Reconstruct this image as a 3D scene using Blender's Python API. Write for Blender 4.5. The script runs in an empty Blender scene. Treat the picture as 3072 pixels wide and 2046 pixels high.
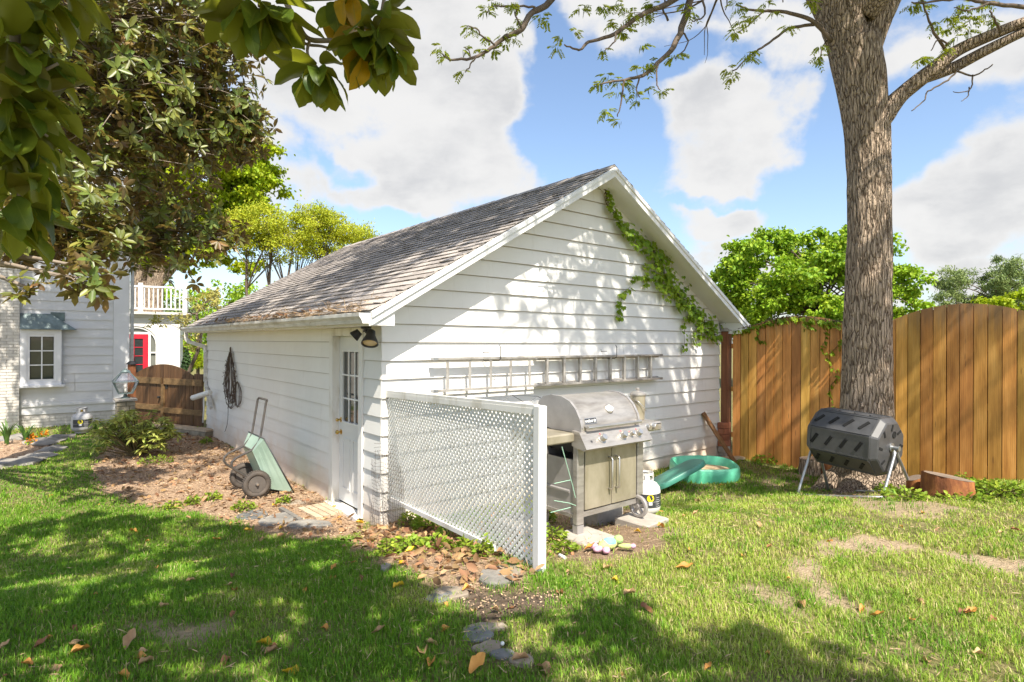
import bpy, bmesh, math, random
import numpy as np
from mathutils import Matrix, Vector, noise as mnoise

random.seed(7)
np.random.seed(7)
SC = bpy.context.scene
COL = SC.collection
R = math.radians

# ------------------------------------------------------------------ camera, sky, sun
FPX, CU, CAMZ = 1752.0, 1536.0, 1.6
cam_d = bpy.data.cameras.new('camera')
cam_d.sensor_width = 36.0
cam_d.lens = FPX / 3072 * 36
cam_d.clip_start = 0.05
cam_d.clip_end = 3000
cam = bpy.data.objects.new('camera', cam_d)
COL.objects.link(cam)
cam.location = (0, 0, CAMZ)
cam.rotation_euler = (R(90.065), R(-0.288), 0)
SC.camera = cam

SUN_H = (0.40, -0.917)          # horizontal direction to the sun
SUN_EL = 53.0
sh = Vector((SUN_H[0], SUN_H[1], 0)).normalized()
SUNV = Vector((sh.x * math.cos(R(SUN_EL)), sh.y * math.cos(R(SUN_EL)), math.sin(R(SUN_EL))))
sun_d = bpy.data.lights.new('sun', 'SUN')
sun_d.energy = 4.2
sun_d.angle = R(0.53)
sun_d.color = (1.0, 0.93, 0.81)
sun = bpy.data.objects.new('sun', sun_d)
COL.objects.link(sun)
sun.rotation_euler = SUNV.to_track_quat('Z', 'Y').to_euler()

SC.view_settings.view_transform = 'Standard'
SC.view_settings.look = 'None'
SC.view_settings.gamma = 1
SC.view_settings.use_curve_mapping = False
SC.view_settings.exposure = 0.95
SC.render.engine = 'CYCLES'
SC.cycles.max_bounces = 7
SC.cycles.diffuse_bounces = 4
SC.cycles.glossy_bounces = 3
SC.cycles.transmission_bounces = 4
SC.cycles.transparent_max_bounces = 6
SC.cycles.use_denoising = True
SC.cycles.sample_clamp_indirect = 6


class NT:
    """small node-tree helper"""
    def __init__(s, tree):
        s.t = tree
        tree.nodes.clear()

    def n(s, typ, **kw):
        nd = s.t.nodes.new(typ)
        for k, v in kw.items():
            setattr(nd, k, v)
        return nd

    def l(s, a, b):
        s.t.links.new(a, b)

    def val(s, x, sock):
        if hasattr(x, 'is_linked'):
            s.l(x, sock)
        else:
            sock.default_value = x

    def math(s, op, a, b=0.0, c=None, clamp=False):
        nd = s.n('ShaderNodeMath', operation=op, use_clamp=clamp)
        s.val(a, nd.inputs[0])
        s.val(b, nd.inputs[1])
        if c is not None:
            s.val(c, nd.inputs[2])
        return nd.outputs[0]

    def vmath(s, op, a, b=None, out=0):
        nd = s.n('ShaderNodeVectorMath', operation=op)
        s.val(a, nd.inputs[0])
        if b is not None:
            s.val(b, nd.inputs[1])
        return nd.outputs[out]

    def mapr(s, x, a, b, c=0.0, d=1.0, smooth=True):
        nd = s.n('ShaderNodeMapRange', interpolation_type='SMOOTHSTEP' if smooth else 'LINEAR')
        s.val(x, nd.inputs[0])
        for i, v in enumerate((a, b, c, d)):
            nd.inputs[i + 1].default_value = v
        return nd.outputs[0]

    def noise(s, vec, scale, detail=5, rough=0.55, dist=0.0):
        nd = s.n('ShaderNodeTexNoise')
        if vec is not None:
            s.l(vec, nd.inputs['Vector'])
        nd.inputs['Scale'].default_value = scale
        nd.inputs['Detail'].default_value = detail
        nd.inputs['Roughness'].default_value = rough
        nd.inputs['Distortion'].default_value = dist
        return nd.outputs['Fac']

    def mix(s, f, a, b):
        nd = s.n('ShaderNodeMix', data_type='RGBA')
        s.val(f, nd.inputs[0])
        s.val(a, nd.inputs[6])
        s.val(b, nd.inputs[7])
        return nd.outputs[2]


world = bpy.data.worlds.new('World')
SC.world = world
world.use_nodes = True
w = NT(world.node_tree)
sky = w.n('ShaderNodeTexSky', sky_type='NISHITA', sun_disc=False)
sky.sun_elevation = R(SUN_EL)
sky.sun_rotation = math.atan2(sh.x, sh.y)
sky.air_density = 1.0
sky.dust_density = 1.6
sky.ozone_density = 1.6
bg_sky = w.n('ShaderNodeBackground')
w.l(sky.outputs[0], bg_sky.inputs[0])
bg_sky.inputs[1].default_value = 0.128
tc = w.n('ShaderNodeTexCoord')
sep = w.n('ShaderNodeSeparateXYZ')
w.l(tc.outputs['Generated'], sep.inputs[0])
az = w.math('ARCTAN2', sep.outputs[0], sep.outputs[1])
el = w.math('ARCSINE', sep.outputs[2])
cmb = w.n('ShaderNodeCombineXYZ')
w.l(az, cmb.inputs[0])
w.l(el, cmb.inputs[1])
wn = w.n('ShaderNodeTexNoise')
w.l(tc.outputs['Generated'], wn.inputs['Vector'])
wn.inputs['Scale'].default_value = 6.0
wn.inputs['Detail'].default_value = 5
wv_ = w.vmath('MULTIPLY', w.vmath('SUBTRACT', wn.outputs['Color'], (.5, .5, .5)), (.26, .20, 0))
cwarp = w.vmath('ADD', cmb.outputs[0], wv_)


def azel(u, v):
    x, z = (u - CU) / FPX, (1025 + .005 * (u - CU) - v) / FPX
    return math.atan2(x, 1), math.asin(z / math.sqrt(x * x + z * z + 1))


# fbm on a flat cloud layer so that far clouds flatten toward the horizon
den = w.math('MAXIMUM', w.math('ADD', sep.outputs[2], 0.5), 0.05)
cpos = w.n('ShaderNodeCombineXYZ')
w.l(w.math('DIVIDE', sep.outputs[0], den), cpos.inputs[0])
w.l(w.math('DIVIDE', sep.outputs[1], den), cpos.inputs[1])
w.l(w.math('MULTIPLY', sep.outputs[2], 1.5), cpos.inputs[2])
fb = w.noise(cpos.outputs[0], 3.0, 9, 0.56, 0.1)
fb2 = w.noise(tc.outputs['Generated'], 5.0, 8, 0.62, 0.3)
fb3 = w.noise(tc.outputs['Generated'], 14.0, 6, 0.65, 0.2)
clouds = [  # u, v, ru, rv, weight   (cloud masses, as they stand in the sky)
    (1000, 120, 620, 330, .52), (1330, 190, 300, 300, .45), (1240, 430, 400, 230, .45), (700, 420, 330, 230, .42),
    (300, 300, 500, 420, .45), (820, 560, 330, 120, .36), (1180, 560, 190, 100, .34), (1560, 560, 150, 110, .26),
    (2150, 420, 250, 240, .46), (2300, 300, 130, 90, .24), (2140, 660, 230, 70, .40), (2300, 80, 280, 95, .34),
    (1780, 60, 260, 110, .30), (2900, 170, 330, 120, .36), (2860, 640, 300, 140, .44), (3100, 560, 250, 150, .42), (2500, 830, 500, 90, .33),
    (2900, 800, 400, 110, .34), (2080, 770, 160, 60, .2), (1030, 630, 90, 80, .2),
]
holes = [(1065, 480, 85, 60, .42), (1720, 420, 200, 240, .62), (1640, 180, 120, 210, .40), (2440, 560, 180, 200, .42), (2750, 330, 220, 140, .42),
         (1190, 660, 130, 60, .45), (2480, 330, 130, 130, .34), (2060, 150, 190, 55, .3), (2140, 600, 240, 26, .3), (1960, 640, 90, 70, .2), (870, 640, 110, 70, .2), (2700, 440, 150, 80, .3)]
acc = w.math('MULTIPLY', w.math('SUBTRACT', fb, 0.5), 1.2)
acc = w.math('ADD', acc, w.math('MULTIPLY', w.math('SUBTRACT', fb2, 0.5), 0.9))
acc = w.math('ADD', acc, w.math('MULTIPLY', w.math('SUBTRACT', fb3, 0.5), 0.42))
pos_b, neg_b = None, None
for lst, sign in ((clouds, 1), (holes, -1)):
    cur = None
    for u, v, ru, rv, wt in lst:
        a0, e0 = azel(u, v)
        dv = w.vmath('SUBTRACT', cwarp, (a0, e0, 0))
        c2 = 1 / (1 + ((u - CU) / FPX) ** 2)
        dv = w.vmath('MULTIPLY', dv, (FPX / ru / c2, FPX / rv / math.sqrt(c2), 0))
        ln = w.vmath('LENGTH', dv, out=1)
        b = w.math('MULTIPLY', w.mapr(ln, 1.25, 0.35), wt)
        cur = b if cur is None else w.math('MAXIMUM', cur, b)
    acc = w.math('ADD' if sign > 0 else 'SUBTRACT', acc, cur)
acc = w.math('SUBTRACT', acc, 0.08)
mask = w.mapr(acc, -0.10, 0.26)
thin = w.mapr(acc, 0.1, 0.55)
sh_n = w.noise(cpos.outputs[0], 4.2, 6, 0.55, 0.1)
grey = w.math('MULTIPLY', w.mapr(sh_n, 0.38, 0.66), thin)
ccol = w.mix(grey, (0.99, 0.98, 0.965, 1), (0.73, 0.735, 0.75, 1))
bg_c = w.n('ShaderNodeBackground')
w.l(ccol, bg_c.inputs[0])
bg_c.inputs[1].default_value = 0.475
mx = w.n('ShaderNodeMixShader')
w.l(w.math('MULTIPLY', mask, 0.97), mx.inputs[0])
w.l(bg_sky.outputs[0], mx.inputs[1])
w.l(bg_c.outputs[0], mx.inputs[2])
wo = w.n('ShaderNodeOutputWorld')
w.l(mx.outputs[0], wo.inputs[0])


# ------------------------------------------------------------------ places
def sstep(a, b, x):
    t = np.clip((x - a) / (b - a), 0, 1)
    return t * t * (3 - 2 * t)


def gh(x, y):
    """ground height: the lawn falls 40 cm from the camera toward the garage"""
    x = np.asarray(x, float)
    y = np.asarray(y, float)
    z = -0.4 * sstep(4.0, 7.0, y - 0.35 * x)
    return z + 0.012 * np.sin(x * 2.1 + 1.3) * np.cos(y * 1.7) + 0.008 * np.sin(x * 5.3 + y * 4.1)


def ghf(x, y):
    return float(gh(x, y))


def hor(u):
    return 1025 + .005 * (u - CU)


def PX(u, v, d):
    return Vector(((u - CU) / FPX * d, d, CAMZ + (hor(u) - v) / FPX * d))


def GP(u, v):
    d = 4.0
    for _ in range(60):
        x = (u - CU) / FPX * d
        nd = (CAMZ - ghf(x, d)) * FPX / max(v - hor(u), 4)
        d = 0.5 * d + 0.5 * nd
    x = (u - CU) / FPX * d
    return Vector((x, d, ghf(x, d)))


C0 = Vector((-1.387, 6.23, 0))
GX = Vector((.777, .629, 0)).normalized()
GY = Vector((-.629, .777, 0)).normalized()
UP = Vector((0, 0, 1))


def frame(o, ex, ey, ez=UP):
    m = Matrix.Identity(4)
    for i, a in enumerate((ex, ey, ez)):
        for k in range(3):
            m[k][i] = a[k]
    for k in range(3):
        m[k][3] = o[k]
    return m


TG = frame(C0, GX, GY)           # garage frame: a along the gable, b along the side wall, z


# ------------------------------------------------------------------ mesh builder
class MB:
    def __init__(s, T=None):
        s.v, s.f, s.mi, s.T, s.cur = [], [], [], T, 0

    def p(s, q):
        q = Vector(q)
        if s.T is not None:
            q = s.T @ q
        s.v.append((q.x, q.y, q.z))
        return len(s.v) - 1

    def face(s, ids):
        s.f.append(tuple(ids))
        s.mi.append(s.cur)

    def poly(s, pts):
        s.face([s.p(q) for q in pts])

    def prism(s, bot, top):
        """two loops of equal length, capped"""
        a = [s.p(q) for q in bot]
        b = [s.p(q) for q in top]
        n = len(a)
        s.face(a[::-1])
        s.face(b)
        for i in range(n):
            j = (i + 1) % n
            s.face((a[i], a[j], b[j], b[i]))

    def box(s, x0, y0, z0, x1, y1, z1):
        s.prism([(x0, y0, z0), (x1, y0, z0), (x1, y1, z0), (x0, y1, z0)],
                [(x0, y0, z1), (x1, y0, z1), (x1, y1, z1), (x0, y1, z1)])

    def bbox(s, x0, y0, z0, x1, y1, z1, c=0.005):
        """box with chamfered vertical edges and top rim"""
        def ring(i, z):
            return [(x0 + c + i, y0 + i, z), (x1 - c - i, y0 + i, z), (x1 - i, y0 + c + i, z), (x1 - i, y1 - c - i, z),
                    (x1 - c - i, y1 - i, z), (x0 + c + i, y1 - i, z), (x0 + i, y1 - c - i, z), (x0 + i, y0 + c + i, z)]
        rs = [[s.p(q) for q in ring(c, z0)], [s.p(q) for q in ring(0, z0 + c)], [s.p(q) for q in ring(0, z1 - c)], [s.p(q) for q in ring(c, z1)]]
        s.face(rs[0][::-1])
        s.face(rs[-1])
        for a, b in zip(rs, rs[1:]):
            for i in range(8):
                j = (i + 1) % 8
                s.face((a[i], a[j], b[j], b[i]))

    def bar(s, a, b, wd, ht, up=UP):
        """rectangular bar from a to b"""
        a, b = Vector(a), Vector(b)
        d = (b - a).normalized()
        u = Vector(up)
        sd = d.cross(u)
        if sd.length < 1e-4:
            sd = d.cross(Vector((1, 0, 0)))
        sd.normalize()
        u = sd.cross(d).normalized()
        q = [sd * wd / 2 + u * ht / 2, -sd * wd / 2 + u * ht / 2, -sd * wd / 2 - u * ht / 2, sd * wd / 2 - u * ht / 2]
        s.prism([a + k for k in q], [b + k for k in q])

    def tube(s, pts, rad, n=8, cap=True, jit=None):
        pts = [Vector(q) for q in pts]
        if not hasattr(rad, '__len__'):
            rad = [rad] * len(pts)
        rings = []
        ref = None
        for i, q in enumerate(pts):
            d = (pts[min(i + 1, len(pts) - 1)] - pts[max(i - 1, 0)])
            if d.length < 1e-9:
                d = Vector((0, 0, 1))
            d.normalize()
            if ref is None:
                ref = d.cross(Vector((0.31, 0.87, 0.37)))
                if ref.length < 1e-3:
                    ref = d.cross(Vector((1, 0, 0)))
            sd = ref - d * ref.dot(d)
            if sd.length < 1e-6:
                sd = d.orthogonal()
            sd.normalize()
            ref = sd
            up = d.cross(sd)
            ring = []
            for k in range(n):
                a = 2 * math.pi * k / n
                off = sd * math.cos(a) + up * math.sin(a)
                r = rad[i]
                if jit:
                    r *= jit(q, a)
                ring.append(s.p(q + off * r))
            rings.append(ring)
        for a, b in zip(rings, rings[1:]):
            for k in range(n):
                j = (k + 1) % n
                s.face((a[k], a[j], b[j], b[k]))
        if cap:
            s.face(rings[0][::-1])
            s.face(rings[-1])

    def lathe(s, prof, o=(0, 0, 0), n=20, ax=(0, 0, 1), sx=1.0, sy=1.0, cap=True):
        o, ax = Vector(o), Vector(ax).normalized()
        sd = ax.orthogonal().normalized()
        if abs(ax.z) > .99:
            sd = Vector((1, 0, 0))
        up = ax.cross(sd)
        rings = []
        for r, z in prof:
            rings.append([s.p(o + ax * z + sd * (r * sx * math.cos(2 * math.pi * k / n)) + up * (r * sy * math.sin(2 * math.pi * k / n))) for k in range(n)])
        for a, b in zip(rings, rings[1:]):
            for k in range(n):
                j = (k + 1) % n
                s.face((a[k], a[j], b[j], b[k]))
        if cap:
            s.face(rings[0][::-1])
            s.face(rings[-1])

    def blob(s, o, rx, ry, rz, nu=12, nv=8, ns=0.0, rot=None, seed=0):
        o = Vector(o)
        rows = []
        for i in range(nv + 1):
            th = math.pi * i / nv
            row = []
            for k in range(nu):
                ph = 2 * math.pi * k / nu
                q = Vector((math.sin(th) * math.cos(ph), math.sin(th) * math.sin(ph), math.cos(th)))
                f = 1 + ns * mnoise.noise(q * 1.7 + Vector((seed, seed * .7, 0)))
                q = Vector((q.x * rx * f, q.y * ry * f, q.z * rz * f))
                if rot is not None:
                    q = rot @ q
                row.append(s.p(o + q))
            rows.append(row)
        for a, b in zip(rows, rows[1:]):
            for k in range(nu):
                j = (k + 1) % nu
                s.face((a[k], a[j], b[j], b[k])[::-1])

    def build(s, name, mats, parent=None, smooth=False, kind=None, bevel=0):
        me = bpy.data.meshes.new(name)
        me.from_pydata(s.v, [], s.f)
        for m in (mats if isinstance(mats, (list, tuple)) else [mats]):
            me.materials.append(m)
        if any(s.mi):
            me.polygons.foreach_set('material_index', s.mi)
        if smooth:
            me.polygons.foreach_set('use_smooth', [True] * len(s.f))
        me.update()
        if smooth == 'auto':
            me.set_sharp_from_angle(angle=R(35))
        return link(name, me, parent, kind)


def link(name, me, parent=None, kind=None):
    o = bpy.data.objects.new(name, me)
    COL.objects.link(o)
    if parent is not None:
        o.parent = parent
        o.matrix_parent_inverse = Matrix.Translation(base_of(parent)).inverted()
    if kind:
        o['kind'] = kind
    return o


def base_of(o):
    b = Vector(o.location)
    while o.parent is not None:
        # children are built in world coordinates and sit at the parent's base through the parent inverse
        return Vector((0, 0, 0)) if o.type != 'EMPTY' else b
    return b


def tag(o, label=None, cat=None, group=None, kind=None):
    if label:
        o['label'] = label
    if cat:
        o['category'] = cat
    if group:
        o['group'] = group
    if kind:
        o['kind'] = kind
    return o


def thing(name, label, cat, loc, group=None):
    o = bpy.data.objects.new(name, None)
    o.empty_display_size = .1
    COL.objects.link(o)
    o.location = Vector(loc)
    return tag(o, label, cat, group)


def np_mesh(name, V, F, mats, parent=None, kind=None, smooth=False, attr=None):
    """V (n,3); F list of (k,m) index arrays"""
    me = bpy.data.meshes.new(name)
    V = np.asarray(V, np.float32)
    me.vertices.add(len(V))
    me.vertices.foreach_set('co', V.ravel())
    loops = np.concatenate([f.ravel() for f in F]).astype(np.int32)
    tot = np.concatenate([np.full(len(f), f.shape[1], np.int32) for f in F])
    start = np.concatenate([[0], np.cumsum(tot)[:-1]]).astype(np.int32)
    me.loops.add(len(loops))
    me.loops.foreach_set('vertex_index', loops)
    me.polygons.add(len(tot))
    me.polygons.foreach_set('loop_start', start)
    me.polygons.foreach_set('loop_total', tot)
    if smooth:
        me.polygons.foreach_set('use_smooth', np.ones(len(tot), bool))
    for m in (mats if isinstance(mats, (list, tuple)) else [mats]):
        me.materials.append(m)
    if attr:
        for k, a in attr.items():
            at = me.attributes.new(k, 'FLOAT', 'POINT')
            at.data.foreach_set('value', np.asarray(a, np.float32))
    me.update(calc_edges=True)
    return link(name, me, parent, kind)


def unit(a):
    return a / np.maximum(np.linalg.norm(a, axis=-1, keepdims=True), 1e-9)


def rdir(n, zb=0.0):
    a = np.random.normal(size=(n, 3))
    a[:, 2] += zb
    return unit(a)


def leaf_cloud(name, P, D, N, L, W, mats, parent=None, kind='stuff', fold=.18, bend=.12):
    """many single leaves, each a folded lozenge of two quads with a bent tip"""
    n = len(P)
    D = unit(D)
    S = unit(np.cross(D, N))
    N = np.cross(S, D)
    L = np.broadcast_to(np.asarray(L, float), (n,))[:, None]
    W = np.broadcast_to(np.asarray(W, float), (n,))[:, None]
    v0 = P
    v1 = P + D * L * .3 + S * W * .42 + N * fold * W
    v2 = P + D * L * .68 + S * W * .45 + N * (fold * W - bend * L * .5)
    v3 = P + D * L - N * bend * L
    v4 = P + D * L * .68 - S * W * .45 + N * (fold * W - bend * L * .5)
    v5 = P + D * L * .3 - S * W * .42 + N * fold * W
    V = np.stack([v0, v1, v2, v3, v4, v5], 1).reshape(-1, 3)
    b = (np.arange(n) * 6)[:, None]
    F = np.concatenate([b + np.array([[0, 1, 2, 3]]), b + np.array([[0, 3, 4, 5]])])
    return np_mesh(name, V, [F], mats, parent, kind)


# ------------------------------------------------------------------ materials
def pm(name, c1, c2=None, c3=None, scale=6, stretch=(1, 1, 1), rough=.7, bump=0.0, bscale=None, bstretch=None, bdist=.01, metal=0.0, rnd=0.0,
       isl=0.0, hrnd=0.0, detail=5, trans=0.0, tcol=None, spec=.5, lo=.3, hi=.7, coat=0.0, back=None, extra=None, nd=0.0):
    m = bpy.data.materials.new(name)
    m.use_nodes = True
    t = NT(m.node_tree)
    tcn = t.n('ShaderNodeTexCoord')
    mp = t.n('ShaderNodeMapping')
    t.l(tcn.outputs['Object'], mp.inputs[0])
    mp.inputs['Scale'].default_value = stretch
    if rnd or hrnd:
        oi = t.n('ShaderNodeObjectInfo')
        off = t.math('MULTIPLY', oi.outputs['Random'], 37.0)
        cb = t.n('ShaderNodeCombineXYZ')
        for i in range(3):
            t.l(off, cb.inputs[i])
        t.l(cb.outputs[0], mp.inputs['Location'])
    f = t.noise(mp.outputs[0], scale, detail, .6, nd)
    ramp = t.n('ShaderNodeValToRGB')
    t.l(f, ramp.inputs[0])
    e = ramp.color_ramp.elements
    e[0].position, e[1].position = lo, hi
    c2 = c2 or c1
    e[0].color = (*c1, 1)
    e[1].color = (*c2, 1)
    if c3:
        k = e.new((lo + hi) / 2)
        k.color = (*c3, 1)
    colr = ramp.outputs[0]
    if extra:
        colr = extra(t, tcn, colr)
    if back:
        g = t.n('ShaderNodeNewGeometry')
        colr = t.mix(g.outputs['Backfacing'], colr, (*back, 1))
    if rnd or isl or hrnd:
        hs = t.n('ShaderNodeHueSaturation')
        t.l(colr, hs.inputs['Color'])
        g2 = t.n('ShaderNodeNewGeometry')
        r0 = g2.outputs['Random Per Island'] if isl else oi.outputs['Random']
        amp = isl or rnd
        v = t.math('MULTIPLY_ADD', r0, 2 * amp, 1 - amp)
        if isl and rnd:
            v = t.math('MULTIPLY', v, t.math('MULTIPLY_ADD', oi.outputs['Random'], 2 * rnd, 1 - rnd))
        t.l(v, hs.inputs['Value'])
        if hrnd:
            h = t.math('FRACT', t.math('MULTIPLY', r0, 17.31))
            t.l(t.math('MULTIPLY_ADD', h, 2 * hrnd, .5 - hrnd), hs.inputs['Hue'])
        colr = hs.outputs[0]
    b = t.n('ShaderNodeBsdfPrincipled')
    t.l(colr, b.inputs['Base Color'])
    b.inputs['Roughness'].default_value = rough
    b.inputs['Metallic'].default_value = metal
    b.inputs['Specular IOR Level'].default_value = spec
    b.inputs['Coat Weight'].default_value = coat
    if bump:
        mp2 = mp
        if bstretch:
            mp2 = t.n('ShaderNodeMapping')
            t.l(tcn.outputs['Object'], mp2.inputs[0])
            mp2.inputs['Scale'].default_value = bstretch
        bf = t.noise(mp2.outputs[0], bscale or scale * 2, 6, .6)
        bn = t.n('ShaderNodeBump')
        bn.inputs['Strength'].default_value = bump
        bn.inputs['Distance'].default_value = bdist
        t.l(bf, bn.inputs['Height'])
        t.l(bn.outputs[0], b.inputs['Normal'])
    out = t.n('ShaderNodeOutputMaterial')
    if trans:
        tr = t.n('ShaderNodeBsdfTranslucent')
        if tcol:
            mixc = t.mix(.55, colr, (*tcol, 1))
            t.l(mixc, tr.inputs[0])
        else:
            t.l(colr, tr.inputs[0])
        ms = t.n('ShaderNodeMixShader')
        ms.inputs[0].default_value = trans
        t.l(b.outputs[0], ms.inputs[1])
        t.l(tr.outputs[0], ms.inputs[2])
        t.l(ms.outputs[0], out.inputs[0])
    else:
        t.l(b.outputs[0], out.inputs[0])
    return m


def siding_stain_lap_shade(t, tcn, colr):
    """rust-brown splash stain low on the boards and grey weather streaks, plus shadow lines painted under the laps"""
    sp = t.n('ShaderNodeSeparateXYZ')
    t.l(tcn.outputs['Object'], sp.inputs[0])
    n1 = t.noise(tcn.outputs['Object'], 2.2, 5, .6)
    zz = t.math('ADD', sp.outputs[2], t.math('MULTIPLY', t.math('SUBTRACT', n1, .5), .9))
    f = t.math('MULTIPLY', t.mapr(zz, .16, -.55), .62)
    colr = t.mix(f, colr, (.62, .42, .24, 1))
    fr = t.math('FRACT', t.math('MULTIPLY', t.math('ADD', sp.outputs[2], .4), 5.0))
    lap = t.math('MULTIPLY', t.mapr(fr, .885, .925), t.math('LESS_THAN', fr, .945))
    colr = t.mix(t.math('MULTIPLY', lap, t.math('MULTIPLY_ADD', n1, .6, .35)), colr, (.25, .20, .15, 1))  # dark line below each board edge: its shadow, painted into the colour
    mp = t.n('ShaderNodeMapping')
    t.l(tcn.outputs['Object'], mp.inputs[0])
    mp.inputs['Scale'].default_value = (9, 9, .7)
    n2 = t.noise(mp.outputs[0], 1.6, 5, .65)
    return t.mix(t.mapr(n2, .55, .8, 0, .22), colr, (.52, .48, .40, 1))


M = {}
M['siding'] = pm('white_siding_paint', (.79, .77, .735), (.85, .835, .80), scale=1.5, rough=.55, bump=.12, bscale=40, bdist=.002, extra=siding_stain_lap_shade)
M['trim'] = pm('white_trim_paint', (.78, .775, .76), (.84, .835, .82), scale=3, rough=.5, bump=.08, bscale=50, bdist=.002)
M['old_trim'] = pm('weathered_white_paint', (.62, .58, .50), (.82, .80, .76), scale=5, stretch=(1, 1, .4), rough=.65, bump=.2, bscale=30, bdist=.003, lo=.3, hi=.5)
M['house'] = pm('grey_white_house_paint', (.60, .60, .61), (.68, .68, .68), scale=1.2, rough=.6, bump=.1, bscale=30, bdist=.002)
M['house_trim'] = pm('house_trim_paint', (.70, .70, .71), (.76, .76, .77), scale=2, rough=.5)
M['brick'] = pm('painted_brick', (.56, .53, .48), (.66, .63, .58), scale=9, rough=.8, bump=.5, bscale=45, bdist=.004, rnd=.07)
M['mortar'] = pm('painted_mortar', (.46, .43, .39), (.54, .51, .47), scale=12, rough=.9, bump=.3)
M['shingle'] = pm('asphalt_shingle', (.26, .23, .21), (.52, .465, .42), c3=(.385, .345, .315), scale=38, rough=.92, bump=.5, bscale=160, bdist=.004, rnd=.22, isl=.16, detail=8, spec=.2)
M['gutter'] = pm('gutter_metal', (.50, .47, .42), (.74, .72, .68), scale=4, stretch=(1, 1, 3), rough=.45, lo=.3, hi=.6)
M['door'] = pm('door_paint', (.70, .70, .68), (.75, .75, .73), scale=2, rough=.42)
M['brass'] = pm('brass', (.62, .40, .10), (.72, .50, .16), scale=20, rough=.25, metal=1)
M['glass'] = pm('dark_window_glass', (.025, .03, .03), (.04, .045, .045), scale=2, rough=.04, spec=.9)
M['concrete'] = pm('concrete', (.34, .31, .27), (.48, .44, .39), scale=7, rough=.9, bump=.35, bscale=60, bdist=.004)
M['stone'] = pm('grey_fieldstone', (.15, .145, .135), (.36, .335, .29), c3=(.26, .24, .21), scale=4, rough=.85, bump=.6, bscale=18, bdist=.01, rnd=.2)
M['slate'] = pm('blue_slate', (.12, .125, .125), (.25, .25, .24), scale=5, rough=.75, bump=.5, bscale=16, bdist=.008, rnd=.15)
M['sandstone'] = pm('tan_flagstone', (.26, .21, .155), (.40, .335, .26), scale=5, rough=.85, bump=.5, bscale=16, bdist=.008, rnd=.12)


def fence_grain(t, tcn, colr):
    oi = t.n('ShaderNodeObjectInfo')
    sp = t.n('ShaderNodeSeparateXYZ')
    t.l(tcn.outputs['Object'], sp.inputs[0])
    cb = t.n('ShaderNodeCombineXYZ')
    o37 = t.math('MULTIPLY', oi.outputs['Random'], 53.0)
    t.l(t.math('ADD', t.math('ADD', t.math('MULTIPLY', sp.outputs[0], 9), t.math('MULTIPLY', sp.outputs[1], -9)), o37), cb.inputs[0])
    t.l(t.math('MULTIPLY', sp.outputs[2], 1.1), cb.inputs[1])
    wv = t.n('ShaderNodeTexWave', wave_type='BANDS', bands_direction='X', wave_profile='SAW')
    t.l(cb.outputs[0], wv.inputs['Vector'])
    wv.inputs['Scale'].default_value = 1.3
    wv.inputs['Distortion'].default_value = 6.5
    wv.inputs['Detail'].default_value = 3
    wv.inputs['Detail Scale'].default_value = .7
    colr = t.mix(t.math('MULTIPLY', wv.outputs['Fac'], .40), colr, (.27, .115, .025, 1))
    vo = t.n('ShaderNodeTexVoronoi', feature='F1')
    t.l(cb.outputs[0], vo.inputs['Vector'])
    vo.inputs['Scale'].default_value = 1.7
    colr = t.mix(t.mapr(vo.outputs['Distance'], .12, .05, 0, .75), colr, (.10, .045, .02, 1))
    zn = t.math('ADD', sp.outputs[2], t.math('MULTIPLY', t.noise(cb.outputs[0], 2.0, 4), .8))
    return t.mix(t.mapr(zn, 2.0, 2.6, 0, .55), colr, (.22, .17, .12, 1))


M['fence'] = pm('honey_stained_pine', (.46, .20, .040), (.88, .46, .125), c3=(.69, .33, .072), scale=2.2, stretch=(6, 6, .7), rough=.6, bump=.25, bscale=4, bstretch=(30, 30, 1.5), bdist=.003, rnd=.24, hrnd=.014, extra=fence_grain)
M['red_wood'] = pm('redwood_post', (.17, .055, .022), (.28, .11, .045), scale=3, stretch=(8, 8, .8), rough=.65, bump=.3, bstretch=(30, 30, 2), bscale=3)
M['gate'] = pm('dark_stained_wood', (.06, .027, .011), (.16, .082, .035), scale=2.5, stretch=(9, 9, .8), rough=.6, bump=.3, bstretch=(30, 30, 2), bscale=3, rnd=.2)
M['gate_rail'] = pm('weathered_gate_rail', (.13, .075, .03), (.26, .16, .07), scale=3, stretch=(3, 3, 6), rough=.65, rnd=.1)
M['plank'] = pm('pale_old_plank', (.42, .31, .20), (.62, .50, .36), scale=3, stretch=(3, 9, 3), rough=.8, bump=.3, bscale=20, rnd=.12)
M['board'] = pm('brown_board', (.16, .075, .03), (.30, .16, .07), scale=3, stretch=(5, 5, 1), rough=.7, bump=.3, bscale=14)
M['lattice'] = pm('white_lattice_paint', (.78, .75, .68), (.87, .86, .82), scale=9, rough=.6, rnd=.07, lo=.3, hi=.5, bump=.15, bscale=40)
M['steel'] = pm('dusty_stainless', (.28, .255, .23), (.47, .44, .405), scale=5, stretch=(1, 1, 5), rough=.42, metal=.55, bump=.05, bscale=60, lo=.25, hi=.6)
M['steel_dirty'] = pm('stained_stainless', (.29, .255, .17), (.52, .465, .36), scale=4, stretch=(1, 1, .5), rough=.45, metal=.45, lo=.3, hi=.65)
M['castal'] = pm('grey_cast_aluminium', (.36, .34, .33), (.46, .44, .43), scale=6, rough=.45, metal=.4)
M['chrome'] = pm('chrome', (.5, .48, .45), (.64, .62, .59), scale=6, rough=.32, metal=.8)
M['alu'] = pm('ladder_aluminium', (.36, .33, .29), (.56, .53, .49), scale=9, rough=.45, metal=.5, lo=.3, hi=.55)
M['galv'] = pm('galvanized_pipe', (.36, .37, .38), (.52, .53, .54), scale=12, rough=.4, metal=.8)
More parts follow.
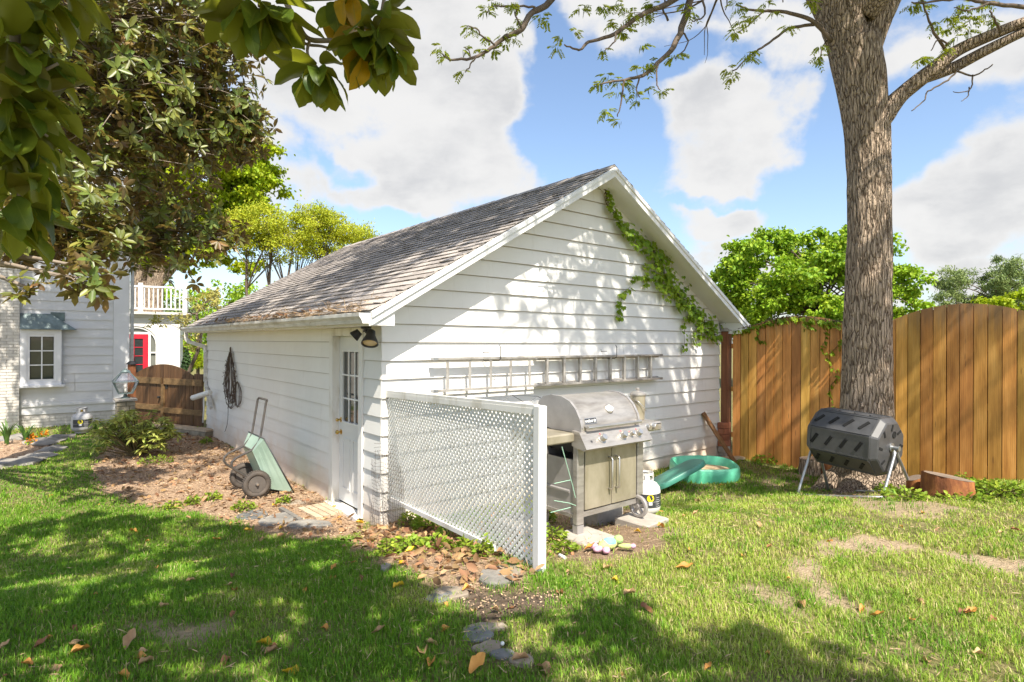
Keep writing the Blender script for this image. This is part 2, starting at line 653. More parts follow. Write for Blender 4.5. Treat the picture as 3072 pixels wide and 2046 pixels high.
M['black_metal'] = pm('black_metal', (.018, .017, .016), (.03, .028, .027), scale=9, rough=.45)
M['dark_plastic'] = pm('charcoal_plastic', (.05, .05, .052), (.085, .085, .088), scale=5, rough=.5, bump=.08, bscale=90, bdist=.002)
M['slot'] = pm('dark_vent_slot', (.008, .008, .008), rough=.9)
M['rubber'] = pm('dusty_rubber', (.055, .047, .042), (.13, .105, .085), scale=9, rough=.85, bump=.5, bscale=40)
M['rim'] = pm('wheel_rim_plastic', (.085, .075, .068), (.14, .12, .105), scale=6, rough=.55)
M['bronze_pipe'] = pm('painted_pipe', (.095, .085, .078), (.17, .15, .135), scale=8, rough=.35, metal=.5)
M['mint'] = pm('mint_tray_plastic', (.25, .36, .29), (.38, .50, .41), scale=3, rough=.45, bump=.05, bscale=30, lo=.25, hi=.65)
M['sandbox'] = pm('green_toy_plastic', (.10, .52, .31), (.17, .62, .41), scale=3, rough=.4)
M['sandbox_lid'] = pm('dark_green_toy_plastic', (.05, .22, .16), (.09, .32, .24), scale=4, rough=.4)
M['sand'] = pm('play_sand', (.46, .32, .17), (.66, .50, .32), scale=12, rough=.95, bump=.6, bscale=50)
M['tank_white'] = pm('white_tank_paint', (.70, .68, .64), (.80, .78, .75), scale=4, rough=.4)
M['tank_grey'] = pm('grey_tank_paint', (.36, .36, .36), (.48, .48, .48), scale=4, rough=.4)
M['label_dark'] = pm('dark_label', (.035, .037, .042), (.055, .057, .062), scale=5, rough=.5)
M['yellow_label'] = pm('yellow_sticker', (.85, .72, .02), rough=.5)
M['white_label'] = pm('white_sticker', (.82, .82, .80), rough=.5)
M['red'] = pm('red_door_paint', (.50, .015, .035), (.62, .025, .05), scale=3, rough=.4)
M['red_mark'] = pm('red_print', (.75, .12, .12), rough=.5)
M['copper'] = pm('copper_verdigris', (.10, .135, .135), (.20, .26, .26), scale=6, rough=.5, metal=.3)
M['lamp_glass'] = None
M['bark'] = pm('ridged_bark', (.05, .034, .024), (.46, .37, .28), c3=(.30, .23, .17), scale=2.2, stretch=(10, 10, 1.3), rough=.9, bump=1.0, bscale=2.6, bstretch=(10, 10, 1.7), bdist=.05, detail=6, lo=.38, hi=.56, spec=.2)
mb_ = bpy.data.materials.new('braided_bark')
mb_.use_nodes = True
t = NT(mb_.node_tree)
tcn = t.n('ShaderNodeTexCoord')
mp = t.n('ShaderNodeMapping')
t.l(tcn.outputs['Object'], mp.inputs[0])
mp.inputs['Scale'].default_value = (1, 1, .115)
nw = t.n('ShaderNodeTexNoise')
t.l(tcn.outputs['Object'], nw.inputs['Vector'])
nw.inputs['Scale'].default_value = 5
wp = t.vmath('ADD', mp.outputs[0], t.vmath('MULTIPLY', t.vmath('SUBTRACT', nw.outputs['Color'], (.5, .5, .5)), (.05, .05, .03)))
vo = t.n('ShaderNodeTexVoronoi', feature='DISTANCE_TO_EDGE')
t.l(wp, vo.inputs['Vector'])
vo.inputs['Scale'].default_value = 27
vo2 = t.n('ShaderNodeTexVoronoi', feature='DISTANCE_TO_EDGE')
t.l(wp, vo2.inputs['Vector'])
vo2.inputs['Scale'].default_value = 60
nf = t.noise(tcn.outputs['Object'], 45, 5, .65)
nl = t.noise(tcn.outputs['Object'], 3.0, 4, .6)
hgt = t.math('ADD', t.mapr(vo.outputs['Distance'], .0, .22), t.math('MULTIPLY', t.mapr(vo2.outputs['Distance'], 0, .2), .35))
hgt = t.math('ADD', hgt, t.math('MULTIPLY', nf, .35))
ridge = t.mix(nl, (.47, .355, .255, 1), (.66, .52, .395, 1))
cc = t.mix(t.mapr(hgt, .2, .95), (.13, .09, .062, 1), ridge)
b = t.n('ShaderNodeBsdfPrincipled')
t.l(cc, b.inputs['Base Color'])
b.inputs['Roughness'].default_value = .92
b.inputs['Specular IOR Level'].default_value = .15
bn = t.n('ShaderNodeBump')
bn.inputs['Strength'].default_value = 1.0
bn.inputs['Distance'].default_value = .035
t.l(hgt, bn.inputs['Height'])
t.l(bn.outputs[0], b.inputs['Normal'])
t.l(b.outputs[0], t.n('ShaderNodeOutputMaterial').inputs[0])
M['bark'] = mb_
M['twig'] = pm('twig_bark', (.10, .075, .055), (.20, .155, .12), scale=9, rough=.85, spec=.2)
M['mag_bark'] = pm('magnolia_bark', (.20, .16, .12), (.34, .28, .22), scale=8, rough=.85, spec=.2)
M['walnut_leaf'] = pm('walnut_leaf', (.24, .32, .025), (.42, .45, .04), scale=3, rough=.5, isl=.3, hrnd=.02, trans=.4, tcol=(.45, .52, .03), spec=.3)
M['walnut_catkin'] = pm('walnut_catkin', (.10, .15, .015), (.16, .21, .025), scale=3, rough=.7, isl=.25, trans=.2)
M['mag_leaf'] = pm('magnolia_leaf', (.030, .060, .010), (.10, .15, .03), scale=4, rough=.25, isl=.4, hrnd=.02, trans=.22, tcol=(.22, .26, .02), spec=.55, back=(.13, .085, .025))
M['mag_bronze'] = pm('bronze_magnolia_leaf', (.065, .10, .018), (.24, .27, .055), scale=3, rough=.38, isl=.5, hrnd=.035, trans=.3, tcol=(.42, .34, .05), spec=.5, back=(.24, .17, .06))


def leaf_veins(t, tcn, colr):
    """pale midrib and side veins (leaf-local x across, y along)"""
    uv = t.n('ShaderNodeAttribute', attribute_name='leaf_x')
    ax = t.math('ABSOLUTE', uv.outputs['Fac'])
    uy = t.n('ShaderNodeAttribute', attribute_name='leaf_y')
    rib = t.mapr(ax, .07, .015)
    s = t.math('FRACT', t.math('MULTIPLY', t.math('SUBTRACT', uy.outputs['Fac'], t.math('MULTIPLY', ax, .35)), 11))
    vein = t.math('MULTIPLY', t.mapr(t.math('ABSOLUTE', t.math('SUBTRACT', s, .5)), .1, .02), .25)
    colr = t.mix(t.math('MAXIMUM', t.math('MULTIPLY', rib, .65), vein), colr, (.22, .27, .05, 1))
    return colr


M['fg_leaf'] = pm('near_magnolia_leaf', (.05, .105, .012), (.15, .215, .026), scale=14, rough=.38, rnd=.3, hrnd=.025, trans=.5, tcol=(.42, .46, .02), spec=.5, back=(.20, .20, .03), extra=leaf_veins)
M['fg_leaf_yellow'] = pm('yellowing_magnolia_leaf', (.40, .26, .01), (.62, .36, .015), scale=12, rough=.35, rnd=.15, trans=.35, tcol=(.8, .5, .02), back=(.5, .32, .03), extra=leaf_veins)
M['maple'] = pm('maple_leaf', (.19, .34, .02), (.36, .50, .03), scale=.6, rough=.55, isl=.35, hrnd=.02, trans=.35, tcol=(.3, .45, .02), spec=.3)
M['maple_bright'] = pm('bright_maple_leaf', (.24, .36, .012), (.45, .50, .016), scale=.6, rough=.55, isl=.3, hrnd=.02, trans=.4, tcol=(.45, .55, .01), spec=.3)
M['locust'] = pm('locust_leaf', (.32, .40, .02), (.52, .56, .045), scale=.8, rough=.55, isl=.3, hrnd=.02, trans=.4, tcol=(.6, .55, .02), spec=.3)
M['pale_leaf'] = pm('pale_yellow_leaf', (.42, .40, .12), (.58, .52, .15), scale=1, rough=.6, isl=.25, hrnd=.02, trans=.35, spec=.3)
M['willow'] = pm('willow_leaf', (.17, .24, .07), (.30, .37, .13), scale=.6, rough=.55, isl=.3, hrnd=.015, trans=.3, spec=.3)
M['conifer'] = pm('conifer_leaf', (.02, .055, .014), (.05, .11, .02), scale=2, rough=.6, isl=.35)
M['vine'] = pm('creeper_leaf', (.13, .25, .015), (.34, .45, .03), scale=3, rough=.5, isl=.35, hrnd=.02, trans=.35, tcol=(.4, .5, .02), spec=.35)
M['rhodo'] = pm('rhododendron_leaf', (.30, .38, .06), (.62, .63, .17), scale=3, rough=.4, isl=.35, hrnd=.02, trans=.25, spec=.5)
M['weed'] = pm('weed_leaf', (.16, .28, .02), (.36, .46, .05), scale=4, rough=.55, isl=.35, hrnd=.02, trans=.35, spec=.3)
M['iris'] = pm('iris_leaf', (.04, .11, .02), (.12, .22, .04), scale=4, rough=.5, isl=.3, trans=.3)
M['stem'] = pm('green_brown_stem', (.10, .075, .03), (.17, .13, .05), scale=9, rough=.8)
M['needle'] = pm('dry_needles', (.30, .20, .11), (.54, .40, .26), scale=20, rough=.85, isl=.35)
M['litter'] = pm('dry_leaf_litter', (.19, .10, .045), (.50, .33, .18), c3=(.34, .20, .10), scale=3, rough=.85, isl=.45, hrnd=.02, trans=.1, spec=.2)
M['chips'] = pm('mulch_chips', (.28, .175, .105), (.56, .41, .27), scale=6, rough=.9, isl=.5, spec=.2)
M['leaf_tan'] = pm('fallen_leaf_tan', (.42, .24, .11), (.58, .38, .20), scale=9, rough=.65, rnd=.2, trans=.12, extra=None)
M['leaf_brown'] = pm('fallen_leaf_brown', (.22, .09, .035), (.36, .17, .075), scale=9, rough=.65, rnd=.25, trans=.1)
M['leaf_yellow'] = pm('fallen_leaf_yellow', (.72, .42, .02), (.82, .55, .04), scale=7, rough=.5, rnd=.08, trans=.15)
M['leaf_orange'] = pm('fallen_leaf_orange', (.50, .22, .04), (.68, .34, .08), scale=9, rough=.6, rnd=.15, trans=.12)
M['cut_wood'] = pm('cut_wood', (.13, .095, .07), (.28, .215, .16), scale=4, rough=.85, bump=.4, bscale=20)
M['rot_wood'] = pm('rotten_orange_wood', (.09, .028, .012), (.42, .17, .045), c3=(.22, .075, .025), scale=7, stretch=(1, 1, .35), rough=.9, bump=.9, bscale=16, bdist=.02)
M['yarn'] = pm('wire_brown', (.06, .04, .03), (.11, .075, .05), scale=9, rough=.7)
M['green_wire'] = pm('green_wire', (.30, .52, .38), (.38, .60, .45), scale=9, rough=.5)
M['plush_body'] = pm('plush_yellow_green', (.50, .58, .17), (.62, .70, .28), scale=30, rough=.95, bump=.8, bscale=120)
M['plush_blue'] = pm('plush_blue', (.22, .42, .62), (.30, .52, .70), scale=30, rough=.95, bump=.8, bscale=120)
M['plush_pink'] = pm('plush_pink', (.60, .34, .47), (.68, .44, .55), scale=30, rough=.95, bump=.8, bscale=120)
M['plush_green'] = pm('plush_green', (.36, .56, .18), (.44, .64, .25), scale=30, rough=.95, bump=.8, bscale=120)
M['orange_petal'] = pm('orange_petal', (.75, .22, .01), (.85, .34, .02), scale=9, rough=.6, isl=.2, trans=.2)
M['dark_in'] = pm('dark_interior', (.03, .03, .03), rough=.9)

mg = bpy.data.materials.new('clear_lamp_glass')
mg.use_nodes = True
t_ = NT(mg.node_tree)
tr_ = t_.n('ShaderNodeBsdfTransparent')
gl_ = t_.n('ShaderNodeBsdfGlossy')
gl_.inputs['Roughness'].default_value = .05
fr_ = t_.n('ShaderNodeFresnel')
mx_ = t_.n('ShaderNodeMixShader')
t_.l(t_.math('ADD', fr_.outputs[0], .08), mx_.inputs[0])
t_.l(tr_.outputs[0], mx_.inputs[1])
t_.l(gl_.outputs[0], mx_.inputs[2])
t_.l(mx_.outputs[0], t_.n('ShaderNodeOutputMaterial').inputs[0])
M['lamp_glass'] = mg


# ------------------------------------------------------------------ ground
def gpoly(pts):
    return np.array([GP(u, v)[:2] for u, v in pts])


def in_poly(P, X, Y):
    """signed distance (positive inside), metres"""
    n = len(P)
    ins = np.zeros(X.shape, bool)
    dmin = np.full(X.shape, 1e9)
    for i in range(n):
        x1, y1 = P[i]
        x2, y2 = P[(i + 1) % n]
        c = ((y1 > Y) != (y2 > Y)) & (X < (x2 - x1) * (Y - y1) / (y2 - y1 + 1e-12) + x1)
        ins ^= c
        t = np.clip(((X - x1) * (x2 - x1) + (Y - y1) * (y2 - y1)) / ((x2 - x1) ** 2 + (y2 - y1) ** 2 + 1e-12), 0, 1)
        dmin = np.minimum(dmin, np.hypot(X - x1 - t * (x2 - x1), Y - y1 - t * (y2 - y1)))
    return np.where(ins, dmin, -dmin)


def vnoise(X, Y, s, seed=0):
    """smooth value noise, vectorised"""
    rs = np.random.RandomState(seed)
    tab = rs.rand(64, 64)
    x, y = X * s, Y * s
    xi, yi = np.floor(x).astype(int), np.floor(y).astype(int)
    fx, fy = x - xi, y - yi
    fx, fy = fx * fx * (3 - 2 * fx), fy * fy * (3 - 2 * fy)
    g = lambda a, b: tab[a % 64, b % 64]
    return (g(xi, yi) * (1 - fx) + g(xi + 1, yi) * fx) * (1 - fy) + (g(xi, yi + 1) * (1 - fx) + g(xi + 1, yi + 1) * fx) * fy


def fbm2(X, Y, s, seed=0, o=4):
    r, a, t = 0, 1.0, 0
    for i in range(o):
        r = r + a * vnoise(X, Y, s * 2 ** i, seed + i)
        t += a
        a *= .5
    return r / t


MULCH = gpoly([(300, 1345), (470, 1312), (626, 1296), (800, 1385), (1010, 1500), (1120, 1572), (1100, 1600), (1000, 1625), (850, 1612), (700, 1572), (560, 1540), (400, 1508), (310, 1475), (275, 1420)])
LITTER = gpoly([(1080, 1590), (1150, 1560), (1300, 1560), (1420, 1640), (1560, 1700), (1640, 1715), (1600, 1745), (1480, 1768), (1330, 1755), (1200, 1700), (1060, 1650)])
PATH = gpoly([(1260, 1745), (1420, 1735), (1520, 1765), (1650, 1762), (1800, 1745), (1790, 1790), (1660, 1830), (1560, 1870), (1530, 1920), (1570, 1960), (1640, 2010), (1640, 2046), (1540, 2046), (1460, 1980), (1400, 1930), (1390, 1870), (1280, 1805)])
GRILLD = gpoly([(1560, 1560), (1700, 1520), (1900, 1520), (2010, 1590), (2020, 1640), (1900, 1690), (1800, 1700), (1660, 1705), (1620, 1690)])
SAND = [gpoly(p) for p in (
    [(2350, 1680), (2440, 1685), (2520, 1770), (2610, 1825), (2590, 1855), (2480, 1815), (2390, 1740)],
    [(2540, 1585), (2640, 1610), (2760, 1640), (2740, 1668), (2620, 1650), (2500, 1640), (2480, 1660), (2450, 1630), (2560, 1620)],
    [(2800, 1650), (2930, 1660), (3100, 1680), (3120, 1725), (2980, 1715), (2850, 1680)],
    [(2260, 1440), (2380, 1420), (2420, 1440), (2330, 1470)],
    [(2480, 1480), (2620, 1475), (2760, 1500), (2900, 1530), (2760, 1560), (2600, 1535)],
    [(1880, 1600), (2010, 1575), (2080, 1600), (1960, 1630)],
    [(2280, 1770), (2340, 1775), (2480, 1880), (2420, 1890)],
    [(400, 1880), (640, 1890), (600, 1920), (480, 1915)],
)]
BED = gpoly([(-250, 1330), (60, 1305), (150, 1322), (178, 1345), (150, 1375), (60, 1392), (-250, 1420)])


def masks(X, Y):
    """(bare, mulch, litter, sand) each 0..1"""
    n = fbm2(X, Y, 3.0, 3) - .5
    n2 = fbm2(X, Y, 9.0, 11) - .5
    j = n * .5 + n2 * .22
    mul = sstep(-.04, .10, in_poly(MULCH, X, Y) + j * .7)
    bed = sstep(-.05, .05, in_poly(BED, X, Y) + j * .2)
    lit = sstep(-.04, .08, in_poly(LITTER, X, Y) + j * .6)
    pat = sstep(-.06, .10, in_poly(PATH, X, Y) + j * .55)
    gri = sstep(-.05, .12, in_poly(GRILLD, X, Y) + j * .6)
    snd = np.zeros_like(X)
    for i, s in enumerate(SAND):
        snd = np.maximum(snd, sstep(-.10, .07, in_poly(s, X, Y) + j * .7) * (.97 if i < 3 else .8))
    return pat, np.maximum(mul, bed), lit, snd, gri


def axis_pts(lo, hi, step, far):
    core = np.arange(lo, hi + 1e-6, step)
    out = []
    d, x = step, hi
    while x < far:
        d *= 1.35
        x += d
        out.append(x)
    out2, d, x = [], step, lo
    while x > -far:
        d *= 1.35
        x -= d
        out2.append(x)
    return np.concatenate([out2[::-1], core, out])


gx_, gy_ = axis_pts(-11, 9, .09, 900), axis_pts(1.2, 16, .07, 900)
XX, YY = np.meshgrid(gx_, gy_)
pat, mul, lit, snd, gri = masks(XX, YY)
near = (np.hypot(XX, YY - 7) < 22)
ZZ = gh(XX, YY) + np.where(near, (fbm2(XX, YY, 6, 5) - .5) * .03 * (1 + pat + mul) - .015 * pat, 0)
ny, nx = XX.shape
idx = np.arange(ny * nx).reshape(ny, nx)
Fq = np.stack([idx[:-1, :-1], idx[:-1, 1:], idx[1:, 1:], idx[1:, :-1]], -1).reshape(-1, 4)

gm = bpy.data.materials.new('lawn_and_soil')
gm.use_nodes = True
t = NT(gm.node_tree)
tcn = t.n('ShaderNodeTexCoord')


def gatt(k):
    return t.n('ShaderNodeAttribute', attribute_name=k).outputs['Fac']


na = t.noise(tcn.outputs['Object'], 1.3, 6, .6)
nb = t.noise(tcn.outputs['Object'], 14, 7, .65)
ncx = t.noise(tcn.outputs['Object'], 60, 5, .7)
turf = t.mix(t.mapr(nb, .3, .7), (.11, .13, .03, 1), (.30, .25, .12, 1))
soil = t.mix(t.mapr(nb, .3, .7), (.10, .072, .052, 1), (.19, .145, .105, 1))
sandc = t.mix(t.mapr(ncx, .3, .7), (.36, .265, .165, 1), (.54, .42, .28, 1))
mulc = t.mix(t.mapr(ncx, .35, .65), (.28, .18, .112, 1), (.54, .39, .265, 1))
gril = t.mix(t.mapr(ncx, .3, .7), (.20, .135, .085, 1), (.37, .27, .18, 1))
c = t.mix(gatt('sand'), turf, sandc)
c = t.mix(gatt('grill'), c, gril)
c = t.mix(gatt('path'), c, soil)
c = t.mix(gatt('mulch'), c, mulc)
c = t.mix(gatt('litter'), c, mulc)
b = t.n('ShaderNodeBsdfPrincipled')
t.l(c, b.inputs['Base Color'])
b.inputs['Roughness'].default_value = .95
b.inputs['Specular IOR Level'].default_value = .15
bn = t.n('ShaderNodeBump')
bn.inputs['Strength'].default_value = .9
bn.inputs['Distance'].default_value = .02
t.l(t.math('ADD', ncx, t.math('MULTIPLY', nb, 1.5)), bn.inputs['Height'])
t.l(bn.outputs[0], b.inputs['Normal'])
t.l(b.outputs[0], t.n('ShaderNodeOutputMaterial').inputs[0])
ground = np_mesh('ground', np.stack([XX, YY, ZZ], -1).reshape(-1, 3), [Fq], gm, kind='structure', smooth=True,
                 attr={'path': pat.ravel(), 'mulch': mul.ravel(), 'litter': lit.ravel(), 'sand': snd.ravel(), 'grill': gri.ravel()})

# ------------------------------------------------------------------ garage
W, L = 6.47, 8.3
OA, OB = .32, .40
SL = .59
ZE = 1.90                        # roof surface at the eave edge
RT = .13                         # roof build-up
garage = thing('garage', 'white clapboard garage with grey shingle roof, side door and vine on its gable', 'garage', C0 + Vector((2.5, 6, -.4)))


def roof_z(a):
    a = min(a, W - a)
    return ZE + SL * (a + OA)


def under(a):
    return roof_z(a) - RT


COURSE = .2
z = -.40
k = 0
# gable boards
while z < 3.75:
    z1 = z + COURSE
    mb = MB(TG)

    def lim(zz):
        # where the underside of the roof is at height zz
        a = (zz - (ZE - RT)) / SL - OA - .04
        return max(0.0, a)
    a0, a1 = lim(z), lim(z1)
    if W / 2 - a0 < .06:
        break
    a1 = min(a1, W / 2 - .01)
    ja = random.choice([None, None, 2.1, 3.9]) if a0 < .5 else None
    segs = [(a0, W - a0, a1, W - a1)]
    o = 0.0 if a0 > 0 else -.012
    if ja:
        segs = [(a0, ja - .002, a1, ja - .002), (ja + .002, W - a0, ja + .002, W - a1)]
    for (b0, b1, t0, t1) in segs:
        mb = MB(TG)
        e0 = o if b0 == a0 else 0
        e1 = -o if b1 == W - a0 else 0
        wob = random.uniform(-.002, .002)
        mb.prism([(b0 + e0, -.030 + wob, z - .012), (b1 + e1, -.030 + wob, z - .012), (b1 + e1, .03, z - .012), (b0 + e0, .03, z - .012)],
                 [(t0 + e0, -.004, z1), (t1 + e1, -.004, z1), (t1 + e1, .03, z1), (t0 + e0, .03, z1)])
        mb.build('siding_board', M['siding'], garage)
    z = z1
# side wall boards (with the doorway left open)
DB0, DB1, DZ0, DZ1 = .52, 1.26, -.36, 1.66
z = -.40
while z < 1.75:
    z1 = min(z + COURSE, 1.86)
    segs = [(.0, L)]
    if z < DZ1 - .01:
        segs = [(.0, DB0 - .11), (DB1 + .11, L)]
    for (b0, b1) in segs:
        mb = MB(TG)
        e = -.024 if b0 == 0 else 0
        mb.prism([(-.024, b0 + e, z - .012), (-.024, b1, z - .012), (.03, b1, z - .012), (.03, b0 + .03 if b0 == 0 else b0, z - .012)],
                 [(-.004, b0 + (-.004 if b0 == 0 else 0), z1), (-.004, b1, z1), (.03, b1, z1), (.03, b0 + .03 if b0 == 0 else b0, z1)])
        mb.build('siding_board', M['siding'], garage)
    z = z1
# other walls and the inside
mb = MB(TG)
mb.box(W - .03, .03, -.6, W, L, 1.8)
mb.box(.03, L - .03, -.6, W - .03, L, 1.8)
mb.prism([(.03, L - .03, 1.8), (W - .03, L - .03, 1.8), (W / 2, L - .03, 3.8)], [(.03, L, 1.8), (W - .03, L, 1.8), (W / 2, L, 3.8)])
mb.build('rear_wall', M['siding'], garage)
mb = MB(TG)
mb.box(.031, .031, -.6, .05, DB0 - .1, 1.8)
mb.box(.031, DB1 + .1, -.6, .05, L - .04, 1.8)
mb.box(.031, DB0 - .1, DZ1 + .08, .05, DB1 + .1, 1.8)
mb.box(.05, .031, -.6, W - .04, .05, 1.8)
mb.prism([(.05, .031, 1.8), (W - .05, .031, 1.8), (W / 2, .031, 3.75)], [(.05, .05, 1.8), (W - .05, .05, 1.8), (W / 2, .05, 3.75)])
mb.build('wall_sheathing', M['dark_in'], garage)
mb = MB(TG)
mb.box(.012, .012, -.75, W - .01, .3, -.415)
mb.box(.012, .3, -.75, .3, L - .01, -.415)
mb.build('foundation', M['concrete'], garage)
# roof slabs
for sgn in (0, 1):
    mb = MB(TG)
    f = (lambda a: a) if sgn == 0 else (lambda a: W - a)
    q = []
    for (a, bb, dz) in ((-OA, -OB, 0), (-OA, L + OB, 0), (W / 2, L + OB, 0), (W / 2, -OB, 0)):
        q.append((f(a), bb, roof_z(a) - .012))
    top = q
    bot = [(x, y, zz - RT + .03) for x, y, zz in q]
    if sgn:
        top, bot = top[::-1], bot[::-1]
    mb.prism(top, bot) if sgn else mb.prism(bot[::-1], top[::-1])
    mb.build('roof', M['trim'] if sgn == 0 else M['trim'], garage)
    # rake fascia board and lower moulding
    mb = MB(TG)
    for (off, hgt, d0, d1) in ((0, .135, -OB - .022, -OB - .001), (-.01, .05, -OB - .04, -OB - .0225)):
        p0, p1 = -OA, W / 2 - .0
        z0, z1_ = roof_z(p0) - .012 + off, roof_z(p1) - .012 + off
        a = [(f(p0), d0, z0), (f(p1), d0, z1_), (f(p1), d0, z1_ - hgt), (f(p0), d0, z0 - hgt)]
        c_ = [(x, d1, zz) for x, _, zz in a]
        if sgn:
            mb.prism(a, c_)
        else:
            mb.prism(c_, a)
    mb.build('rake_board', M['trim'], garage)
    # boxed eave return
    mb = MB(TG)
    zb = ZE - RT - .015
    a = [(f(-OA), zb), (f(-.06), zb), (f(-.06), under(-.06) + .02), (f(-OA), under(-OA) + .02)]
    A_ = [(x, -OB + .002, zz) for x, zz in a]
    B_ = [(x, .0, zz) for x, zz in a]
    mb.prism(A_, B_) if sgn else mb.prism(B_, A_)
    mb.build('eave_return', M['trim'], garage)
    mb = MB(TG)
    x0, x1 = sorted((f(-OA + .01), f(-.004)))
    mb.box(x0, .002, zb, x1, L + OB - .02, zb + .018)
    mb.build('eave_soffit', M['old_trim'], garage)
    mb = MB(TG)
    x0, x1 = sorted((f(-OA - .02), f(-OA + .008)))
    mb.box(x0, -OB + .004, zb - .005, x1, L + OB - .004, ZE - .03)
    mb.build('eave_fascia', M['old_trim'], garage)

# shingles: every tab of the near left slope is a piece of its own
slen = (W / 2 + OA) / math.cos(math.atan(SL))
NR = 29
exp_ = slen / NR
ca, sa = math.cos(math.atan(SL)), math.sin(math.atan(SL))
tabs = []
for r in range(NR):
    off = (r % 2) * .15 + random.uniform(-.02, .02)
    bpos = -OB - .012 - off
    while bpos < L + OB:
        w_ = .30
        b0, b1 = max(bpos, -OB - .015), min(bpos + w_ - .006, L + OB)
        if b1 - b0 > .03:
            tabs.append((r, b0, b1))
        bpos += w_


def tab_center(t):
    r, b0, b1 = t
    s_ = (r + .5) * exp_
    return TG @ Vector((-OA + s_ * ca, (b0 + b1) / 2, ZE + s_ * sa))


tabs.sort(key=lambda t: (tab_center(t) - Vector((0, 0, CAMZ))).length)


def tab_geo(mb, t, lift=0.0, curl=0.0):
    r, b0, b1 = t
    s0, s1 = r * exp_ - .02, (r + 1) * exp_ + .02
    def P_(s_, b_, h):
        return (-OA + s_ * ca - h * sa, b_, ZE + s_ * sa + h * ca)
    h0, h1 = .016 + lift, .002
    mb.prism([P_(s0, b0, h0 - .009), P_(s1, b0, h1 - .012), P_(s1, b1, h1 - .012), P_(s0, b1, h0 - .009 + curl)][::-1],
             [P_(s0, b0, h0), P_(s1, b0, h1), P_(s1, b1, h1), P_(s0, b1, h0 + curl)][::-1])


for tb in tabs[:300]:
    mb = MB(TG)
    near_edge = tb[1] < -OB + .05
    tab_geo(mb, tb, random.uniform(0, .007), random.uniform(0, .012) if near_edge else random.uniform(0, .004))
    mb.build('shingle', M['shingle'], garage)
mb = MB(TG)
for tb in tabs[300:]:
    tab_geo(mb, tb, random.uniform(0, .007), random.uniform(0, .004))
mb.build('far_shingles', M['shingle'], garage, kind='stuff')
# right slope: courses joined, hardly seen
mb = MB(TG)
for r in range(NR):
    bp = -OB - .015
    while bp < L + OB:
        w_ = .9
        s0, s1 = r * exp_ - .02, (r + 1) * exp_ + .02
        def P2(s_, b_, h):
            return (W + OA - s_ * ca + h * sa, b_, ZE + s_ * sa + h * ca)
        b1 = min(bp + w_ - .006, L + OB)
        h0 = .016 + random.uniform(0, .008)
        mb.prism([P2(s0, bp, h0 - .009), P2(s1, bp, -.01), P2(s1, b1, -.01), P2(s0, b1, h0 - .009)],
                 [P2(s0, bp, h0), P2(s1, bp, .002), P2(s1, b1, .002), P2(s0, b1, h0)])
        bp += w_
mb.build('right_slope_shingles', M['shingle'], garage, kind='stuff')
# ridge caps
for i in range(30):
    mb = MB(TG)
    b0 = -OB - .01 + i * .3
    zt = roof_z(W / 2) + .01
    h = .018 + (i % 2) * .004
    a = [(W / 2 - .13, zt - .13 * SL), (W / 2, zt), (W / 2 + .13, zt - .13 * SL), (W / 2 + .13, zt - .13 * SL + .012), (W / 2, zt + h), (W / 2 - .13, zt - .13 * SL + .012)]
    mb.prism([(x, b0, zz) for x, zz in a], [(x, b0 + .31, zz - .006) for x, zz in a])
    mb.build('ridge_shingle', M['shingle'], garage)
# gutter (open K profile) on the left eave
mb = MB(TG)
prof = [(-OA - .022, ZE - .03), (-OA - .022, ZE - .13), (-OA - .09, ZE - .13), (-OA - .105, ZE - .09), (-OA - .128, ZE - .06), (-OA - .128, ZE - .028)]
for (p, q) in zip(prof, prof[1:]):
    mb.prism([(p[0], -OB - .01, p[1]), (q[0], -OB - .01, q[1]), (q[0] + .003, -OB - .01, q[1] + .003), (p[0] + .003, -OB - .01, p[1] + .003)],
             [(p[0], L + OB, p[1]), (q[0], L + OB, q[1]), (q[0] + .003, L + OB, q[1] + .003), (p[0] + .003, L + OB, p[1] + .003)])
gut = mb.build('gutter', M['gutter'], garage)
mb = MB(TG)
for bb in (-OB - .014, L + OB):
    mb.prism([(x, bb, zz) for x, zz in prof], [(x, bb + .004, zz) for x, zz in prof])
mb.build('gutter_end_cap', M['trim'], gut)
# downspout at the far end
mb = MB(TG)
pts = [(-OA - .08, L + .1, ZE - .13), (-OA - .08, L + .1, ZE - .26), (-OA - .02, L + .06, ZE - .34), (-.06, L - .06, ZE - .44), (-.05, L - .08, ZE - .56), (-.05, L - .08, .72), (-.06, L - .14, .62), (-.1, L - .85, .22)]
for a, bb in zip(pts, pts[1:]):
    mb.bar(a, Vector(bb) + (Vector(bb) - Vector(a)).normalized() * .012, .06, .075)
mb.build('downspout', M['gutter'], garage)
# door frame, door, sill
mb = MB(TG)
mb.box(-.035, DB0 - .105, DZ0 - .02, .035, DB0 - .004, DZ1 + .0)
mb.box(-.035, DB1 + .004, DZ0 - .02, .035, DB1 + .105, DZ1 + .0)
mb.box(-.037, DB0 - .105, DZ1 + .0, .035, DB1 + .105, DZ1 + .09)
mb.box(.0351, DB0 - .105, DZ0 - .02, .10, DB0 - .002, DZ1 + .09)
mb.box(.0351, DB1 + .002, DZ0 - .02, .10, DB1 + .105, DZ1 + .09)
mb.build('door_frame', M['old_trim'], garage)
mb = MB(TG)
mb.box(-.10, DB0 - .11, DZ0 - .09, .06, DB1 + .11, DZ0 - .022)
mb.build('door_sill', M['old_trim'], garage)
mb = MB(TG)
px = .055
gl0, gl1, gz0, gz1 = DB0 + .12, DB1 - .12, .62, 1.47
mb.box(px, DB0, DZ0, px + .04, gl0, DZ1)
mb.box(px, gl1, DZ0, px + .04, DB1, DZ1)
mb.box(px, gl0, DZ0, px + .04, gl1, gz0)
mb.box(px, gl0, gz1, px + .04, gl1, DZ1)
